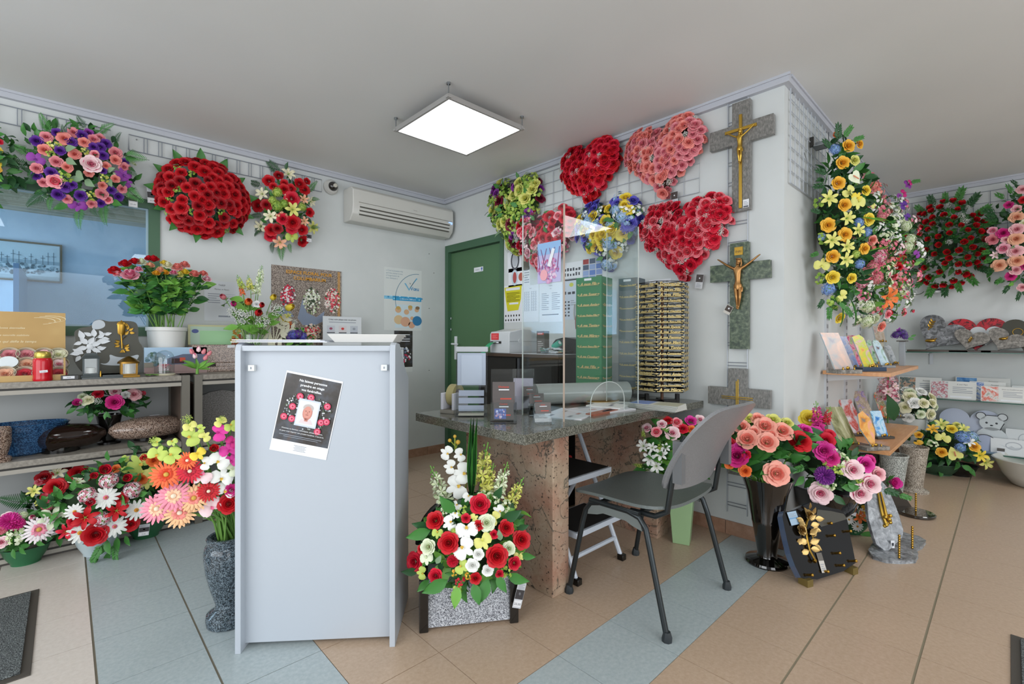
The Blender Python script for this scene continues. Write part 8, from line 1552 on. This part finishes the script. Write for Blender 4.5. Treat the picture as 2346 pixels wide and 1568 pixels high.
# black footed bowl with fuchsia, yellow and pale roses
P = onz(1890, 1240); P = Vector((P.x, P.y, 0)); t = thing('flower_arrangement', 'wide black bowl arrangement of red, fuchsia, yellow and pale pink roses, behind the black plaque', 'flower arrangement', P)
build('bowl', MB().lathe([(0, 0), (.10, 0), (.10, .015), (.05, .03), (.05, .1), (.14, .2), (.17, .3), (.165, .31), (.13, .22), (0, .15)], PBK, 40), t)
C = P+Vector((-.02, 0, .44)); foliage(t, C, (.20, .18, .13), (-.6, -.6, .3), 80, 'g', .07, R, kinds=('g', 'd', 'g'))
spec(t, C, (.30, .27, .27), (-.65, -.6, .4), '''rose crim 1010 300 70;rose fuch 935 245 62;rose fuch 1000 375 82;rose mag 900 300 56;rose mag 1050 425 62;rose fuch 840 215 44;rose yellow 900 145 82;mum violet 1005 552 72;rose pinkw 975 680 80;rose pinkw 1262 680 78;rose pinkw 1330 610 82;rose pinkw 1210 510 74;rose lpink 1390 540 60;rose fuch 1300 470 66;bud fuch 1490 600 50;lily pinkw 1480 655 40;rose fuch 960 200 44;rose crim 1040 250 40;spray wgrn 1080 400 44;spray wgrn 1130 440 50;spray lime 1050 490 44;spray wgrn 1040 620 44;spray lime 1130 520 40;spray wgrn 980 600 30;spray lime 1260 580 30;rose lpink 1180 470 40;rose mag 1340 440 40;
leaf g 900 430 90 170;leaf g 850 560 110 220;leaf g 810 440 90 150;leaf g 1130 640 130 0;leaf d 1060 700 110 -40;leaf g 1180 600 80 -60;branch g 870 480 110 200;branch d 1420 650 110 -20;branch g 1540 690 90 -20;leaf g 770 400 90 170;leaf g 760 500 80 200;spike mag 960 190 200 100;spike crim 1010 180 150 78''', R, K6)
# variegated trailing arrangement behind grey slab
P = onz(1950, 1232); P = Vector((P.x+.10, P.y+.02, 0)); t = thing('flower_arrangement', 'low arrangement of white and orange lilies with variegated leaves, between the two memorial stones', 'flower arrangement', P); bowl(t, .09, .08, GPOT); C = P+Vector((0, 0, .17)); foliage(t, C, (.10, .09, .12), (-.6, -.6, .4), 36, 'g', .05, R, kinds=('g', 'd', 'w'))
spec(t, C, (.14, .12, .16), (-.65, -.6, .4), 'lily orange 1175 790 50;lily orange 1265 860 50;orchid gold 1300 810 34;daisy white 1250 930 40;daisy white 1190 880 36;daisy white 1290 830 34;spray wgrn 1220 980 40;leaf w 1270 990 120 -5;leaf w 1240 1020 110 -60;leaf w 1300 1080 120 -20;leaf w 1210 1000 90 -100;leaf g 1330 920 90 -20;leaf w 1180 900 80 160;leaf g 1210 1060 70 -80;spray white 1320 1100 26', R, K6)
pricetag(t, onp(1957, 1170, C-FW*.15, FW), RT-UP*.3, UP+RT*.3, .035, .06)
# green plastic vase with tulips and lilies
VG = onz(1580, 1247); VG = Vector((VG.x, VG.y+.045, 0)); t = thing('green_vase', 'square tapered light green plastic vase under the desk end, behind the chair', 'vase', VG); GV = mat('#9ab98a', .35)
M4 = RZ(45+20); build('vase', MB().lathe([(.062, 0), (.09, .27), (.094, .275), (.094, .29), (.086, .29), (.082, .27), (.055, .02), (0, .02)], GV, 4, M4), t, bev=.004, ang=20)
R = random.Random(73); K8 = (1280, 900, 2.613); Cn = VG+Vector((-.0, .0, .56)); Cn = Vector((Cn.x, Cn.y, .56))
cutflowers('''rose pinkw 528 215 34;rose rpk 585 238 36;rose pinkw 618 192 32;rose pinkw 680 245 44;rose rpk 705 182 36;rose red 655 170 30;rose crim 742 218 36;rose fuch 790 172 38;rose pinkw 845 165 34;rose bpink 895 180 30;rose orange 795 222 28;rose orange 855 205 24;lily white 508 320 44;lily white 545 395 46;lily white 585 440 48;lily white 612 370 42;lily white 535 462 38;lily white 560 330 34;spike lime 600 380 90 85;spike lime 508 270 60 95;lily white 640 330 30;rose orange 940 330 30;rose orange 985 305 34;rose pinkw 935 430 40;rose fuch 900 290 34;rose coral 1000 250 34;spike lime 500 440 60 170''', K8, Cn, (.34, .19, .20), VG+Vector((0, 0, .26)), 'light green vase', 'silk flowers in the light green vase', R, 14, ('g', 'l', 'g'), sr=.003, neckr=.04, leafL=.075)
